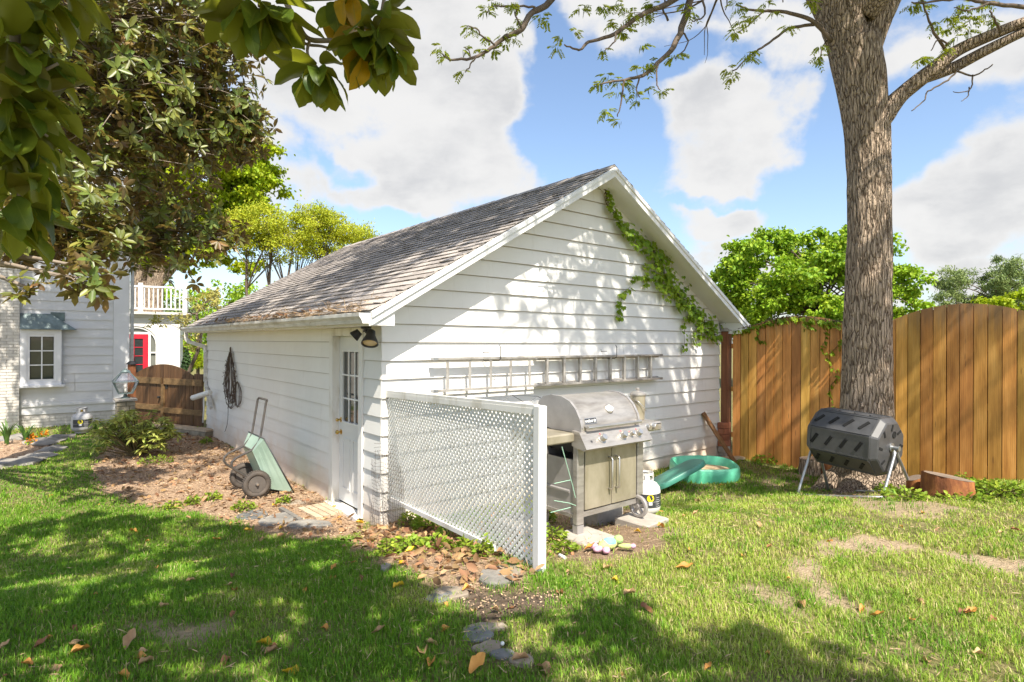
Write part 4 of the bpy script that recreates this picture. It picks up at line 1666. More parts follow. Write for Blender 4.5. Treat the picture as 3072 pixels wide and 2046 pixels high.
# flood light under the soffit at the corner
fl = thing('flood_light', 'black twin flood light under the garage eave above the door', 'flood light', TG @ Vector((-.15, .02, 1.76)))
mb = MB(TG)
mb.lathe([(.055, 0), (.055, .02), (.03, .03), (.02, .04)], (-.16, .05, 1.752), 14, (0, 0, -1))
mb.tube([(-.16, .05, 1.72), (-.16, .03, 1.70), (-.18, .0, 1.69)], .014, 8)
mb.tube([(-.16, .05, 1.72), (-.15, .12, 1.705)], .012, 8)
mb.build('base', M['black_metal'], fl, smooth='auto')
ax = Vector((-.25, -.35, -.75)).normalized()
mb = MB(TG)
mb.lathe([(.02, -.02), (.045, .0), (.05, .05), (.085, .13), (.09, .15), (.082, .151), (.06, .10)], (-.14, -.03, 1.70), 16, ax)
mb.build('lamp_head', M['black_metal'], fl, smooth='auto')
mb = MB(TG)
mb.lathe([(.07, .12), (.074, .135), (.05, .145)], (-.14, -.03, 1.70), 16, ax)
mb.build('lamp_lens', pm('warm_lens', (.55, .42, .22), rough=.25), fl, smooth='auto')
mb = MB(TG)
mb.lathe([(.04, 0), (.045, .03), (.06, .08), (.055, .09), (.03, .07)], (-.18, .16, 1.70), 14, Vector((-.6, .3, -.6)))
mb.build('lamp_head', M['black_metal'], fl, smooth='auto')

# tangled string lights hanging on the side wall
mb = MB(TG)
sl_ = thing('string_lights', 'tangled brown string light cord hanging on the shaded side wall', 'string lights', TG @ Vector((-.05, 6.1, .9)))
for k in range(17):
    pts = []
    wdt = random.uniform(.12, .58)
    top = 1.38
    bot = random.uniform(.30, .62)
    sk = random.uniform(-.08, .08)
    for i in range(25):
        q = 2 * math.pi * i / 24
        zz = (top + bot) / 2 + (top - bot) / 2 * math.cos(q)
        wd = wdt * math.sin(q) * (0.35 + .65 * (top - zz) / (top - bot))
        pts.append((-.045 - .02 * random.random(), 6.13 + sk * (top - zz) * 2 + wd + random.uniform(-.012, .012), zz + random.uniform(-.01, .01)))
    mb.tube(pts, .0045, 4, cap=False)
for k in range(5):
    pts = []
    for i in range(17):
        q = 2 * math.pi * i / 16
        pts.append((-.05, 5.62 + (.10 + .05 * k) * math.sin(q), .62 + .22 * math.cos(q) + random.uniform(-.02, .02)))
    mb.tube(pts, .0045, 4, cap=False)
mb.tube([(-.05, 6.15, 1.30), (-.05, 6.16, 1.45), (-.05, 6.12, 1.47), (-.05, 6.10, 1.38)], .012, 5)
mb.tube([(-.05, 6.20, .45), (-.06, 6.24, .30), (-.05, 6.3, .1), (-.05, 6.36, -.02), (-.06, 6.45, -.14), (-.06, 6.5, -.16)], .005, 4)
mb.build('cord', M['yarn'], sl_)
mb = MB(TG)
for k in range(120):
    q = random.random() * 2 * math.pi
    zz = random.uniform(.32, 1.25)
    wd = .55 * math.sin(math.pi * (1.4 - zz) / 1.15)
    c_ = Vector((-.06, 6.13 + random.choice((-1, 1)) * wd * random.uniform(.5, 1), zz))
    mb.tube([c_, c_ + Vector((-.01, random.uniform(-.03, .03), random.uniform(-.03, .03)))], .0045, 4)
mb.build('bulbs', M['yarn'], sl_, kind='stuff')

# plastic pipe across the gate post, next to the garage corner
p0, p1 = PX(578, 1194, 12.0), PX(632, 1177, 11.8)
mb = MB()
mb.lathe([(.045, 0), (.055, .01), (.055, (p1 - p0).length), (.045, (p1 - p0).length)], p0, 12, (p1 - p0))
pp = mb.build('drain_pipe', M['old_trim'], None, smooth='auto')
tag(pp, 'short white drain pipe sticking out by the far garage corner', 'pipe')
q0, q1 = PX(612, 1190, 12.1), PX(610, 1268, 12.1)
mb = MB()
mb.tube([q0, (q0 + q1) / 2 + Vector((.01, 0, 0)), q1], .014, 8)
pp2 = mb.build('thin_pipe', M['trim'], None, smooth=True)
tag(pp2, 'thin white upright pipe standing at the right side of the wooden gate', 'pipe')

# ------------------------------------------------------------------ gas grill
GO = Vector((.56, 4.94, -.03))
TB = frame(GO, GX, GY)
bbq = thing('gas_grill', 'dusty stainless gas grill on concrete pavers against the lattice screen', 'grill', GO + GX * .45 + GY * .25)
GWD, GD = .88, .50
# legs
for (x0, x1, y0, y1, zb) in ((.0, .085, 0, .06, .07), (GWD - .085, GWD, 0, .06, .20), (.0, .085, GD - .06, GD, .07), (GWD - .085, GWD, GD - .06, GD, .20)):
    mb = MB(TB)
    mb.bbox(x0, y0, zb, x1, y1, .79, .008)
    mb.build('leg', M['steel'], bbq)
for y in (.03, GD - .03):
    mb = MB(TB)
    mb.prism([(.005, y - .028, .0), (.075, y - .028, .0), (.075, y + .028, .0), (.005, y + .028, .0)], [(.0, y - .028, .069), (.083, y - .028, .069), (.083, y + .028, .069), (.0, y + .028, .069)])
    mb.build('foot', M['castal'], bbq)
# side panels, floor, back
mb = MB(TB)
mb.box(.012, .0605, .16, .03, GD - .0605, .62)
mb.prism([(.008, .10, .36), (.008, GD - .08, .36), (.008, GD - .08, .33), (.008, .10, .33)], [(-.004, .10, .35), (-.004, GD - .08, .35), (-.004, GD - .08, .335), (-.004, .10, .335)])
mb.build('side_panel', M['castal'], bbq)
mb = MB(TB)
mb.box(GWD - .03, .0605, .16, GWD - .012, GD - .0605, .74)
mb.build('side_panel', M['castal'], bbq)
mb = MB(TB)
mb.box(.0, .0605, .13, GWD, GD - .0605, .1595)
mb.box(.0855, .012, .13, GWD - .0855, .06, .175)
mb.build('bottom_shelf', M['steel'], bbq)
mb = MB(TB)
mb.box(.0855, GD - .03, .16, GWD - .0855, GD - .01, .74)
mb.build('back_panel', M['castal'], bbq)
# cart front and doors
mb = MB(TB)
mb.box(.0855, .03, .176, GWD - .0855, .045, .745)
mb.build('cart_front', M['label_dark'], bbq)
for (x0, x1, hx) in ((.10, .437, .395), (.445, .78, .487)):
    mb = MB(TB)
    mb.bbox(x0, .004, .185, x1, .028, .735, .006)
    dr = mb.build('cart_door', M['steel_dirty'], bbq)
    mb = MB(TB)
    mb.tube([(hx, .004, .33), (hx, -.03, .33), (hx, -.042, .345), (hx, -.042, .595), (hx, -.03, .61), (hx, .004, .61)], .008, 8)
    mb.build('handle', M['chrome'], dr, smooth=True)
# fire box
mb = MB(TB)
mb.prism([(.10, .08, .66), (.78, .08, .66), (.78, .44, .66), (.10, .44, .66)], [(.06, .06, .85), (.82, .06, .85), (.82, .50, .85), (.06, .50, .85)])
mb.build('fire_box', M['black_metal'], bbq)
# control panel: slanted front
mb = MB(TB)
c0 = [(-.012, -.115, .735), (-.012, -.085, .715), (-.012, .06, .745), (-.012, .06, .875), (-.012, -.03, .865)]
mb.prism([(x, y, zz) for x, y, zz in c0][::-1], [(.858, y, zz) for x, y, zz in c0][::-1])
cp = mb.build('control_panel', M['steel'], bbq)
pn = Vector((0, -.13, .085)).normalized()
pn = Vector((0, -.837, .547))
tk = TB.to_3x3() @ pn


def panel_pt(x, f):
    return Vector((x, -.115 + .085 * f, .735 + .13 * f))


for (x, r) in ((.22, .032), (.49, .032), (.60, .021), (.70, .030)):
    o = panel_pt(x, .5)
    mb = MB(TB)
    mb.lathe([(r * 1.25, 0), (r * 1.25, .006), (r * 1.05, .007), (r, .012), (r * .92, .042), (r * .8, .047)], o, 18, pn)
    kb = mb.build('control_knob', M['chrome'], cp, smooth='auto')
    mb = MB(TB)
    q = o + Vector((0, .547, .837)) * r * 1.35
    mb.lathe([(r * .3, .0005), (r * .3, .0015)], q, 8, pn)
    mb.build('red_mark', M['red_mark'], cp)
# little maker's star mark, left end
mb = MB(TB)
o = panel_pt(.085, .42) + pn * .0012
e1, e2 = Vector((1, 0, 0)), Vector((0, .547, .837))
ring = []
for i in range(16):
    r = .018 if i % 2 == 0 else .007
    ring.append(o + e1 * r * math.cos(i * math.pi / 8) + e2 * r * math.sin(i * math.pi / 8))
mb.poly(ring)
mb.build('igniter_mark', M['label_dark'], cp)
# side shelves
mb = MB(TB)
mb.bbox(-.33, .02, .78, -.0125, .50, .86, .012)
mb.build('side_shelf', M['steel_dirty'], bbq)
mb = MB(TB)
mb.bbox(.859, .03, .775, 1.20, .50, .86, .012)
rs = mb.build('side_shelf', M['steel'], bbq)
for (x, r) in ((.965, .028), (1.06, .034)):
    mb = MB(TB)
    mb.lathe([(r * 1.15, 0), (r * 1.15, .006), (r, .008), (r * .92, .038), (r * .8, .043)], (x, .03, .82), 18, (0, -1, 0))
    mb.build('burner_knob', M['chrome'], rs, smooth='auto')
mb = MB(TB)
mb.box(1.09, .0285, .838, 1.18, .0299, .846)
mb.build('printed_line', M['label_dark'], rs)
# lid
lid_prof = [(-.005, .855), (-.012, .90), (.01, .97), (.06, 1.05), (.13, 1.11), (.23, 1.145), (.36, 1.15), (.46, 1.13), (.52, 1.08), (.53, .99), (.49, .93), (.42, .87), (.35, .855)]
mb = MB(TB)
x0, x1 = .045, .775
mb.prism([(x0, y, zz) for y, zz in lid_prof], [(x1, y, zz) for y, zz in lid_prof])
ld_ = mb.build('lid', M['steel'], bbq, smooth='auto')
front_prof = lid_prof[:9]
for (xa, xb) in ((.02, .0445), (.7755, .80)):
    mb = MB(TB)
    ep = [(y * 1.03 - .012, .85 + (zz - .85) * 1.03) for y, zz in lid_prof]
    mb.prism([(xa, y, zz) for y, zz in ep], [(xb, y, zz) for y, zz in ep])
    mb.build('lid_end_cap', M['castal'], ld_, smooth='auto')
    mb = MB(TB)
    for q in range(9):
        y, zz = ep[q]
        mb.blob((xa + .012, y - .002, zz), .005, .005, .005, 6, 4)
    mb.build('rivets', M['chrome'], ld_, kind='stuff')
mb = MB(TB)
mb.tube([(.075, -.015, .905), (.085, -.055, .905)], .012, 8)
mb.tube([(.745, -.015, .905), (.735, -.055, .905)], .012, 8)
mb.tube([(.06, -.06, .905), (.76, -.06, .905)], .015, 10)
mb.build('lid_handle', M['chrome'], ld_, smooth='auto')
# thermometer and badge sit on the sloping lid front
def lid_pt(zq):
    for (y0, z0), (y1, z1) in zip(front_prof, front_prof[1:]):
        if z0 <= zq <= z1:
            f = (zq - z0) / (z1 - z0)
            n_ = Vector((0, -(z1 - z0), (y1 - y0))).normalized()
            return y0 + f * (y1 - y0), n_
yq, n_ = lid_pt(1.03)
mb = MB(TB)
mb.lathe([(.045, -.004), (.045, .012), (.036, .018), (.03, .014)], (.44, yq, 1.03), 20, n_)
tm = mb.build('thermometer', M['chrome'], ld_, smooth='auto')
mb = MB(TB)
mb.lathe([(.032, .0145), (.032, .0185)], (.44, yq, 1.03), 18, n_)
mb.build('dial', M['white_label'], tm)
yq, n_ = lid_pt(.95)
e2 = Vector((1, 0, 0)).cross(n_)
e2 = -e2 if e2.z < 0 else e2
oB = Vector((.155, yq, .95)) + n_ * .002


def badge_pt(x, y, h):
    return oB + Vector((1, 0, 0)) * x + e2 * y + n_ * h


mb = MB(TB)
mb.prism([badge_pt(-.075, -.026, -.004), badge_pt(.075, -.026, -.004), badge_pt(.075, .026, -.004), badge_pt(-.075, .026, -.004)], [badge_pt(-.075, -.026, .004), badge_pt(.075, -.026, .004), badge_pt(.075, .026, .004), badge_pt(-.075, .026, .004)])
bd = mb.build('badge', M['chrome'], ld_)
mb = MB(TB)
mb.poly([badge_pt(-.070, -.022, .0048), badge_pt(.070, -.022, .0048), badge_pt(.070, .022, .0048), badge_pt(-.070, .022, .0048)])
bf = mb.build('badge_field', M['label_dark'], ld_)


def text_mesh(txt, size, fn, name, mat, parent):
    cu = bpy.data.curves.new(name, 'FONT')
    cu.body = txt
    cu.size = size
    cu.align_x = 'CENTER'
    cu.offset = size * .02
    tmp = bpy.data.objects.new('tmp_text', cu)
    COL.objects.link(tmp)
    dg = bpy.context.evaluated_depsgraph_get()
    me = bpy.data.meshes.new_from_object(tmp.evaluated_get(dg))
    bpy.data.objects.remove(tmp)
    for v in me.vertices:
        q = fn(v.co.x, v.co.y)
        v.co = q
    me.materials.clear()
    me.materials.append(mat)
    me.name = name
    return link(name, me, parent)


text_mesh('weber', .040, lambda x, y: TB @ badge_pt(x - .018, y - .012, .0056), 'lettering', M['white_label'], ld_)
mb = MB(TB)
ring = [badge_pt(.05 + .012 * math.cos(a * math.pi / 8), .002 + .010 * math.sin(a * math.pi / 8), .0056) for a in range(16)]
mb.poly(ring)
for dx in (-.008, .0, .008):
    mb.poly([badge_pt(.05 + dx - .0015, -.006, .0058), badge_pt(.05 + dx + .0015, -.006, .0058), badge_pt(.05 + dx * 1.4 + .0015, -.018, .0058), badge_pt(.05 + dx * 1.4 - .0015, -.018, .0058)])
mb.build('kettle_mark', M['white_label'], ld_)
# wheels
for y in (-.005, GD + .005):
    wc = Vector((.80, y, .105))
    mb = MB(TB)
    mb.lathe([(.085, -.02), (.10, -.016), (.105, 0), (.10, .016), (.085, .02), (.078, .02), (.078, -.02), (.085, -.02)], wc, 22, (1, 0, 0), cap=False)
    wh = mb.build('wheel', M['castal'], bbq, smooth='auto')
    mb = MB(TB)
    mb.lathe([(.02, -.025), (.02, .025)], wc, 10, (1, 0, 0))
    for k in range(5):
        a = 2 * math.pi * k / 5 + .3
        mb.bar(wc + Vector((0, .018 * math.cos(a), .018 * math.sin(a))), wc + Vector((0, .08 * math.cos(a), .08 * math.sin(a))), .028, .018, up=Vector((1, 0, 0)))
    mb.build('spokes', M['castal'], wh)
mb = MB(TB)
mb.tube([(.80, -.005, .105), (.80, GD + .005, .105)], .008, 6)
mb.build('axle', M['galv'], bbq)

# metal pail with lid on the right shelf
pl = TB @ Vector((1.10, .25, .861))
pail = thing('metal_pail', 'tall metal pail with knobbed lid standing on the right grill shelf', 'pail', pl)
mb = MB()
mb.lathe([(.062, 0), (.066, .004), (.075, .24), (.078, .243)], pl, 20)
mb.build('body', M['steel_dirty'], pail, smooth='auto')
mb = MB()
mb.lathe([(.082, .2432), (.082, .255), (.06, .275), (.02, .285), (.012, .29), (.02, .30), (.02, .31), (.008, .318)], pl, 20)
mb.build('lid', M['steel'], pail, smooth='auto')
mb = MB()
mb.tube([pl + Vector((-.04, -.065, .20)), pl + Vector((-.01, -.085, .185)), pl + Vector((.05, -.085, .12)), pl + Vector((.07, -.06, .09))], .004, 6)
mb.build('bail_handle', M['chrome'], pail, smooth=True)

# pavers
pav_lb = ['square concrete paver under the front left foot of the grill', 'square concrete paver under the grill wheel', 'square concrete paver at the back under the left end of the grill', 'square concrete paver under the rear wheel of the grill']
for (x, y), lb in zip(((.06, -.03), (.83, -.02), (-.10, .60), (.80, .52)), pav_lb):
    c_ = GO + GX * x + GY * y
    T_ = frame(Vector((c_.x, c_.y, 0)), (GX + GY * random.uniform(-.1, .1)).normalized(), (GY - GX * random.uniform(-.1, .1)).normalized())
    g_ = min(ghf(c_.x, c_.y), GO.z - .035)
    mb = MB(T_)
    mb.bbox(-.185, -.185, g_ - .06, .185, .185, GO.z - .0015, .01)
    o = mb.build('concrete_paver', M['concrete'])
    tag(o, lb, 'paver', 'concrete pavers under the grill')

# green wire stake leaning on the grill, and a dark wire cage behind the screen
mb = MB(TB)
A_, B_ = Vector((-.02, -.05, .76)), Vector((.02, .02, .40))
mb.tube([(-.17, .015, .76), (-.06, .0, .43), (-.03, -.005, .32)], .0035, 5)
mb.tube([(-.26, .01, .47), (-.085, .0, .475)], .0035, 5)
mb.tube([(-.26, .01, .33), (-.1, .0, .285), (-.02, 0, .25)], .0035, 5)
mb.tube([(-.30, .01, .24), (-.08, .0, .245)], .0035, 5)
o = mb.build('plant_stake', M['green_wire'])
tag(o, 'bent green wire plant stake leaning against the side of the grill', 'plant stake')
cg = thing('wire_cage', 'dark wire plant cage showing above the lattice screen', 'plant cage', TG @ Vector((1.3, -.75, -.35)))
mb = MB(TG)
zt = 1.0
for (a0, a1, b0) in ((1.05, 1.75, -.55), (1.15, 1.9, -.85)):
    ap = (a0 + a1) / 2 - .1
    mb.tube([(a0, b0, -.4), (a0, b0, .85), (ap, b0 - .05, zt), (a1, b0, .78), (a1, b0, -.4)], .003, 4)
mb.tube([(1.30, -.6, zt), (1.42, -.9, zt)], .003, 4)
mb.tube([(1.05, -.55, .3), (1.75, -.55, .3), (1.9, -.85, .3), (1.15, -.85, .3), (1.05, -.55, .3)], .003, 4)
mb.build('wire_hoops', M['black_metal'], cg)


# ------------------------------------------------------------------ propane tanks
def propane(name, label, p, s, body, lab_ang, wide=1.0):
    root = thing(name, label, 'propane tank', p, 'propane tanks')
    mb = MB()
    mb.lathe([(.10 * s, 0), (.105 * s, .03 * s), (.13 * s * wide, .045 * s), (.152 * s * wide, .075 * s), (.156 * s * wide, .11 * s), (.156 * s * wide, .26 * s), (.148 * s * wide, .305 * s), (.115 * s * wide, .345 * s), (.05 * s, .365 * s), (.03 * s, .37 * s)], p, 28)
    bo = mb.build('body', body, root, smooth='auto')
    # collar: curved guard with openings
    mb = MB()
    for k in range(20):
        a0, a1 = 2 * math.pi * k / 20, 2 * math.pi * (k + 1) / 20
        for (z0, z1) in ((.355, .385), (.43, .455)) if k % 5 in (1, 2, 3) else ((.355, .455),):
            q = lambda a_, r_, z_: p + Vector((r_ * s * math.cos(a_), r_ * s * math.sin(a_), z_ * s))
            mb.prism([q(a0, .085, z0), q(a1, .085, z0), q(a1, .079, z0), q(a0, .079, z0)], [q(a0, .085, z1), q(a1, .085, z1), q(a1, .079, z1), q(a0, .079, z1)])
    mb.build('collar', body, root)
    mb = MB()
    mb.lathe([(.018 * s, .37 * s), (.018 * s, .42 * s), (.03 * s, .425 * s), (.03 * s, .445 * s)], p, 10)
    mb.build('valve', M['brass'] if body is M['tank_grey'] else M['black_metal'], root)
    # wrap label and stickers
    def band(a0, a1, z0, z1, r_, mat, nm, n_=12):
        mb = MB()
        for k in range(n_):
            b0, b1 = a0 + (a1 - a0) * k / n_, a0 + (a1 - a0) * (k + 1) / n_
            q = lambda a_, z_: p + Vector((r_ * s * wide * math.cos(a_), r_ * s * wide * math.sin(a_), z_ * s))
            mb.poly([q(b0, z0), q(b1, z0), q(b1, z1), q(b0, z1)])
        return mb.build(nm, mat, root)
    band(lab_ang - .75, lab_ang + 1.2, .115, .255, .1575, M['label_dark'], 'label')
    mb = MB()
    zc_, ac = .215, lab_ang
    mb.poly([p + Vector((.1585 * s * wide * math.cos(ac + .24 * math.cos(q)), .1585 * s * wide * math.sin(ac + .24 * math.cos(q)), (zc_ + .037 * math.sin(q)) * s)) for q in [2 * math.pi * i / 20 for i in range(20)]])
    mb.build('round_sticker', M['yellow_label'], root)
    band(lab_ang - .12, lab_ang + .12, .145, .175, .1583, M['white_label'], 'small_sticker', 4)
    for k in range(5):
        band(lab_ang + .45, lab_ang + .75, .128 + k * .022, .131 + k * .022, .1583, M['white_label'], 'printed_line', 3)
    band(lab_ang + .40, lab_ang + .408, .115, .255, .1583, M['white_label'], 'printed_line', 1)
    band(lab_ang - .75, lab_ang + 1.2, .176, .1775, .1581, M['white_label'], 'printed_line', 12)
    return root


tp = GP(1938, 1545)
propane('propane_tank', 'white propane tank with dark label standing right of the gas grill', tp, 1.0, M['tank_white'], math.atan2(-tp.y, -tp.x) + .35)
tp = PX(247, 1275, 12.3)
tp.z = -.36
propane('propane_tank', 'grey propane tank in the grass against the clapboard house', tp, 1.15, M['tank_grey'], math.atan2(-tp.y, -tp.x) - .15, 1.05)

# ------------------------------------------------------------------ wheelbarrow standing on its nose
WB = GP(772, 1493)
TW = frame(WB, GX, GY)
wb = thing('wheelbarrow', 'pale green two wheeled yard cart tipped upright against the side wall', 'wheelbarrow', WB)
WS = .60
# tray: rim loop and bottom loop, opened toward the wall
rim = [(.45, .0), (.40, .10), (.12, .70), (.06, .745)]
y0r, y1r = -.02, WS + .02
lo_ = [(.16, .07), (-.03, .56)]
mb = MB(TW)
# outer shell: bottom face, two sides, nose face, rear face; doubled for thickness
def shell(off):
    RL = [(.45 - off, -.05, .005 + off), (.45 - off, WS + .05, .005 + off), (.075, WS + .05, .745 - off), (.075, -.05, .745 - off)]
    BL = [(.17, .06, .075 + off), (.17, WS - .06, .075 + off), (-.03 + off, WS - .07, .575), (-.03 + off, .07, .575)]
    return [Vector(q) for q in RL], [Vector(q) for q in BL]
R_, B_ = shell(0)
R2, B2 = shell(.008)
def sub(a, b_, k):
    return a + (b_ - a) * k
for (P_, Q_) in ((R_, B_), (R2, B2)):
    fl_ = P_ is R2
    for i in range(4):
        j = (i + 1) % 4
        # each wall in three strips so that it bulges a little
        prev = (P_[i], P_[j])
        for k in (1 / 3, 2 / 3, 1):
            bul = TW.to_3x3().inverted() @ Vector((0, 0, 0))
            cur = (sub(P_[i], Q_[i], k), sub(P_[j], Q_[j], k))
            f_ = [prev[0], prev[1], cur[1], cur[0]]
            mb.poly(f_ if fl_ else f_[::-1])
            prev = cur
    mb.poly(Q_ if fl_ else Q_[::-1])
for i in range(4):
    j = (i + 1) % 4
    mb.poly([R_[i], R_[j], R2[j], R2[i]])
tray = mb.build('tray', M['mint'], wb)
mb = MB(TW)
for i in range(4):
    mb.tube([R_[i], R_[(i + 1) % 4]], .009, 6)
mb.build('tray_rim', M['dark_plastic'], tray, smooth=True)
path = [(.15, 1.19), (.145, 1.20), (.073, .74), (.05, .68), (-.025, .59), (-.10, .56), (-.22, .51), (-.262, .47), (-.27, .42), (-.24, .37), (-.11, .27), (.0, .19)]
mb = MB(TW)
for y in (.11, .49):
    mb.tube([(x, y, zz) for x, zz in path], .015, 8)
mb.tube([(.15, .11, 1.20), (.157, .13, 1.215), (.157, .47, 1.215), (.15, .49, 1.20)], .015, 8)
mb.bar((-.03, .10, .585), (-.03, .50, .585), .03, .012)
mb.build('handle_frame', M['bronze_pipe'], wb, smooth='auto')
mb = MB(TW)
mb.tube([(0, -.06, .172), (0, WS + .06, .172)], .011, 8)
mb.build('axle', M['galv'], wb)
for y in (.0, WS):
    wc = Vector((0, y, .172))
    mb = MB(TW)
    pr = []
    for k in range(13):
        a = math.pi * 2 * k / 12
        pr.append((.135 + .037 * math.cos(a), .042 * math.sin(a)))
    mb.lathe(pr, wc, 30, (0, 1, 0), cap=False)
    ty = mb.build('tyre', M['rubber'], wb, smooth=True)
    mb = MB(TW)
    for k in range(44):
        a = 2 * math.pi * k / 44
        for s_ in (-1, 1):
            c_ = wc + Vector((.171 * math.cos(a + .05 * s_), .017 * s_, .171 * math.sin(a + .05 * s_)))
            mb.bar(c_ + Vector((0, -.014, 0)), c_ + Vector((0, .014, 0)), .010, .005, up=Vector((math.cos(a), 0, math.sin(a))))
    mb.build('tread', M['rubber'], ty, kind='stuff')
    mb = MB(TW)
    mb.lathe([(.104, -.03), (.104, -.022), (.085, -.012), (.03, -.02), (.02, -.045), (.012, -.05)], wc, 24, (0, 1, 0))
    mb.lathe([(.104, .03), (.104, .022), (.085, .012), (.03, .02), (.02, .045), (.012, .05)], wc, 24, (0, 1, 0))
    mb.build('rim', M['rim'], ty, smooth='auto')
    mb = MB(TW)
    mb.lathe([(.014, -.045), (.014, -.062), (.008, -.065)], wc, 10, (0, 1, 0))
    mb.build('hub_cap', M['cut_wood'], ty)

# ------------------------------------------------------------------ compost tumbler
c1, c2 = Vector((4.05, 6.72, .40)), Vector((3.90, 7.72, .40))
c0_ = PX(2562, 1320, 7.0)
c1 = c0_ + Vector((.515, -.857, -.05)) * .5
c2 = c0_ - Vector((.515, -.857, -.05)) * .5
axv = (c1 - c2).normalized()
axv.normalize()
mid_ = (c1 + c2) / 2
sdv = Vector((axv.y, -axv.x, 0)).normalized() * -1
upv = sdv.cross(axv)
if upv.z < 0:
    upv = -upv
TC = frame(mid_, axv, sdv, upv)
cmp_ = thing('compost_tumbler', 'black plastic compost tumbler with vent slots on a tubular steel stand', 'compost bin', Vector((mid_.x, mid_.y, -.2)))
HL, RO = .42, .355


def octo(r, x, n_=8, ph=math.pi / 8):
    return [Vector((x, r * math.cos(ph + 2 * math.pi * k / n_), r * math.sin(ph + 2 * math.pi * k / n_))) for k in range(n_)]


mb = MB(TC)
loops = [octo(RO * .84, -HL), octo(RO, -HL + .07), octo(RO, HL - .07), octo(RO * .84, HL)]
ids = [[mb.p(q) for q in lp_] for lp_ in loops]
for a, b_ in zip(ids, ids[1:]):
    for k in range(8):
        j = (k + 1) % 8
        mb.face((a[k], a[j], b_[j], b_[k]))
mb.face(ids[0][::-1])
mb.face(ids[-1])
drum = mb.build('drum', M['dark_plastic'], cmp_)
drum.modifiers.new('round', 'BEVEL').width = .012
rf = RO * math.cos(math.pi / 8)
for k in range(8):
    th = 2 * math.pi * (k + 1) / 8
    nrm = Vector((0, math.cos(th), math.sin(th)))
    tg = Vector((0, -math.sin(th), math.cos(th)))
    lid_face = (k + 1) % 8 == 2
    for i in range(4):
        xc = -.29 + i * .175
        # raised hood with dark slanted slot
        a_ = nrm * (rf + .004) + Vector((xc - .035, 0, 0)) + tg * .055
        b_ = nrm * (rf + .004) + Vector((xc + .035, 0, 0)) - tg * .055
        mb = MB(TC)
        mb.bar(a_, b_, .034, .012, up=nrm)
        mb.build('vent_slot', M['dark_plastic'] if lid_face else M['slot'], drum)
        if not lid_face:
            continue
    mb = MB(TC)
    x0, x1 = -HL + .075, HL - .075
    hw = RO * math.sin(math.pi / 8) - .004
    for s_ in (-1, 1):
        mb.bar(nrm * (rf - .002) + tg * hw * s_ * .93 + Vector((x0, 0, 0)), nrm * (rf - .002) + tg * hw * s_ * .93 + Vector((x1, 0, 0)), .016, .018, up=nrm)
    for x in (x0, x1):
        mb.bar(nrm * (rf - .002) - tg * hw * .88 + Vector((x, 0, 0)), nrm * (rf - .002) + tg * hw * .88 + Vector((x, 0, 0)), .016, .018, up=nrm)
    mb.build('panel_rib', M['dark_plastic'], drum)
    # end vents
    for s_ in (-1, 1):
        cc = Vector((s_ * (HL + .002), 0, 0)) + nrm * RO * .62
        mb = MB(TC)
        mb.bar(cc - nrm * .035 + tg * .012, cc + nrm * .035 - tg * .012, .026, .008, up=Vector((1, 0, 0)))
        mb.build('vent_slot', M['slot'], drum)
for s_ in (-1, 1):
    mb = MB(TC)
    mb.lathe([(.05, 0), (.05, .012), (.022, .014), (.022, .075), (.03, .08), (.03, .09)], (s_ * (HL + .001), 0, 0), 14, (s_, 0, 0))
    mb.build('pivot', M['galv'], drum, smooth='auto')
    mb = MB(TC)
    mb.lathe([(.04, 0), (.04, .006), (.03, .007), (.026, .004)], (s_ * (HL + .001), .05, .14), 12, (s_, 0, 0))
    mb.build('turn_vent', M['slot'], drum)
# stand: two bent A frames joined by floor tubes
for s_ in (-1, 1):
    ap = TC @ Vector((s_ * (HL + .05), 0, -.03))
    fts = []
    for q in (-1, 1):
        f_ = ap + sdv * q * .33 + axv * s_ * .03
        fts.append(Vector((f_.x, f_.y, ghf(f_.x, f_.y) + .02)))
    mb = MB()
    inner_ = [ap + (ft_ - ap) * .12 for ft_ in fts]
    mb.tube([fts[0] - UP * .02, fts[0] + (ap - fts[0]) * .1, inner_[0], ap + UP * .015 + (inner_[0] - ap) * .3, ap + UP * .015 + (inner_[1] - ap) * .3, inner_[1], fts[1] + (ap - fts[1]) * .1, fts[1] - UP * .02], .017, 10)
    mb.build('stand_leg', M['galv'], cmp_, smooth=True)
mb = MB()
for q in (-1, 1):
    e0 = TC @ Vector((-(HL + .08), 0, 0)) + sdv * q * .33
    e1 = TC @ Vector(((HL + .08), 0, 0)) + sdv * q * .33
    mb.tube([Vector((p.x, p.y, ghf(p.x, p.y) + .018)) for p in (e0, e0 + (e1 - e0) * .33, e0 + (e1 - e0) * .66, e1)], .015, 8)
mb.build('floor_tube', M['galv'], cmp_, smooth=True)

# ------------------------------------------------------------------ sandbox with its lid
sb0 = GP(2121, 1455)
SBc = Vector((sb0.x + .11, sb0.y + .43, 0))
SBg = ghf(SBc.x, SBc.y) + .01
sb = thing('sandbox', 'bright green plastic turtle shaped toddler sandbox with sand inside', 'sandbox', (SBc.x, SBc.y, SBg))


def tshape(a, k=1.0):
    r = 1 + .07 * math.cos(4 * (a - .78)) + .10 * math.exp(-((a - 1.35) / .28) ** 2) - .05 * math.exp(-((a - 1.35) / .12) ** 2) * 1.5
    return Vector((.51 * k * r * math.cos(a), .42 * k * r * math.sin(a), 0))


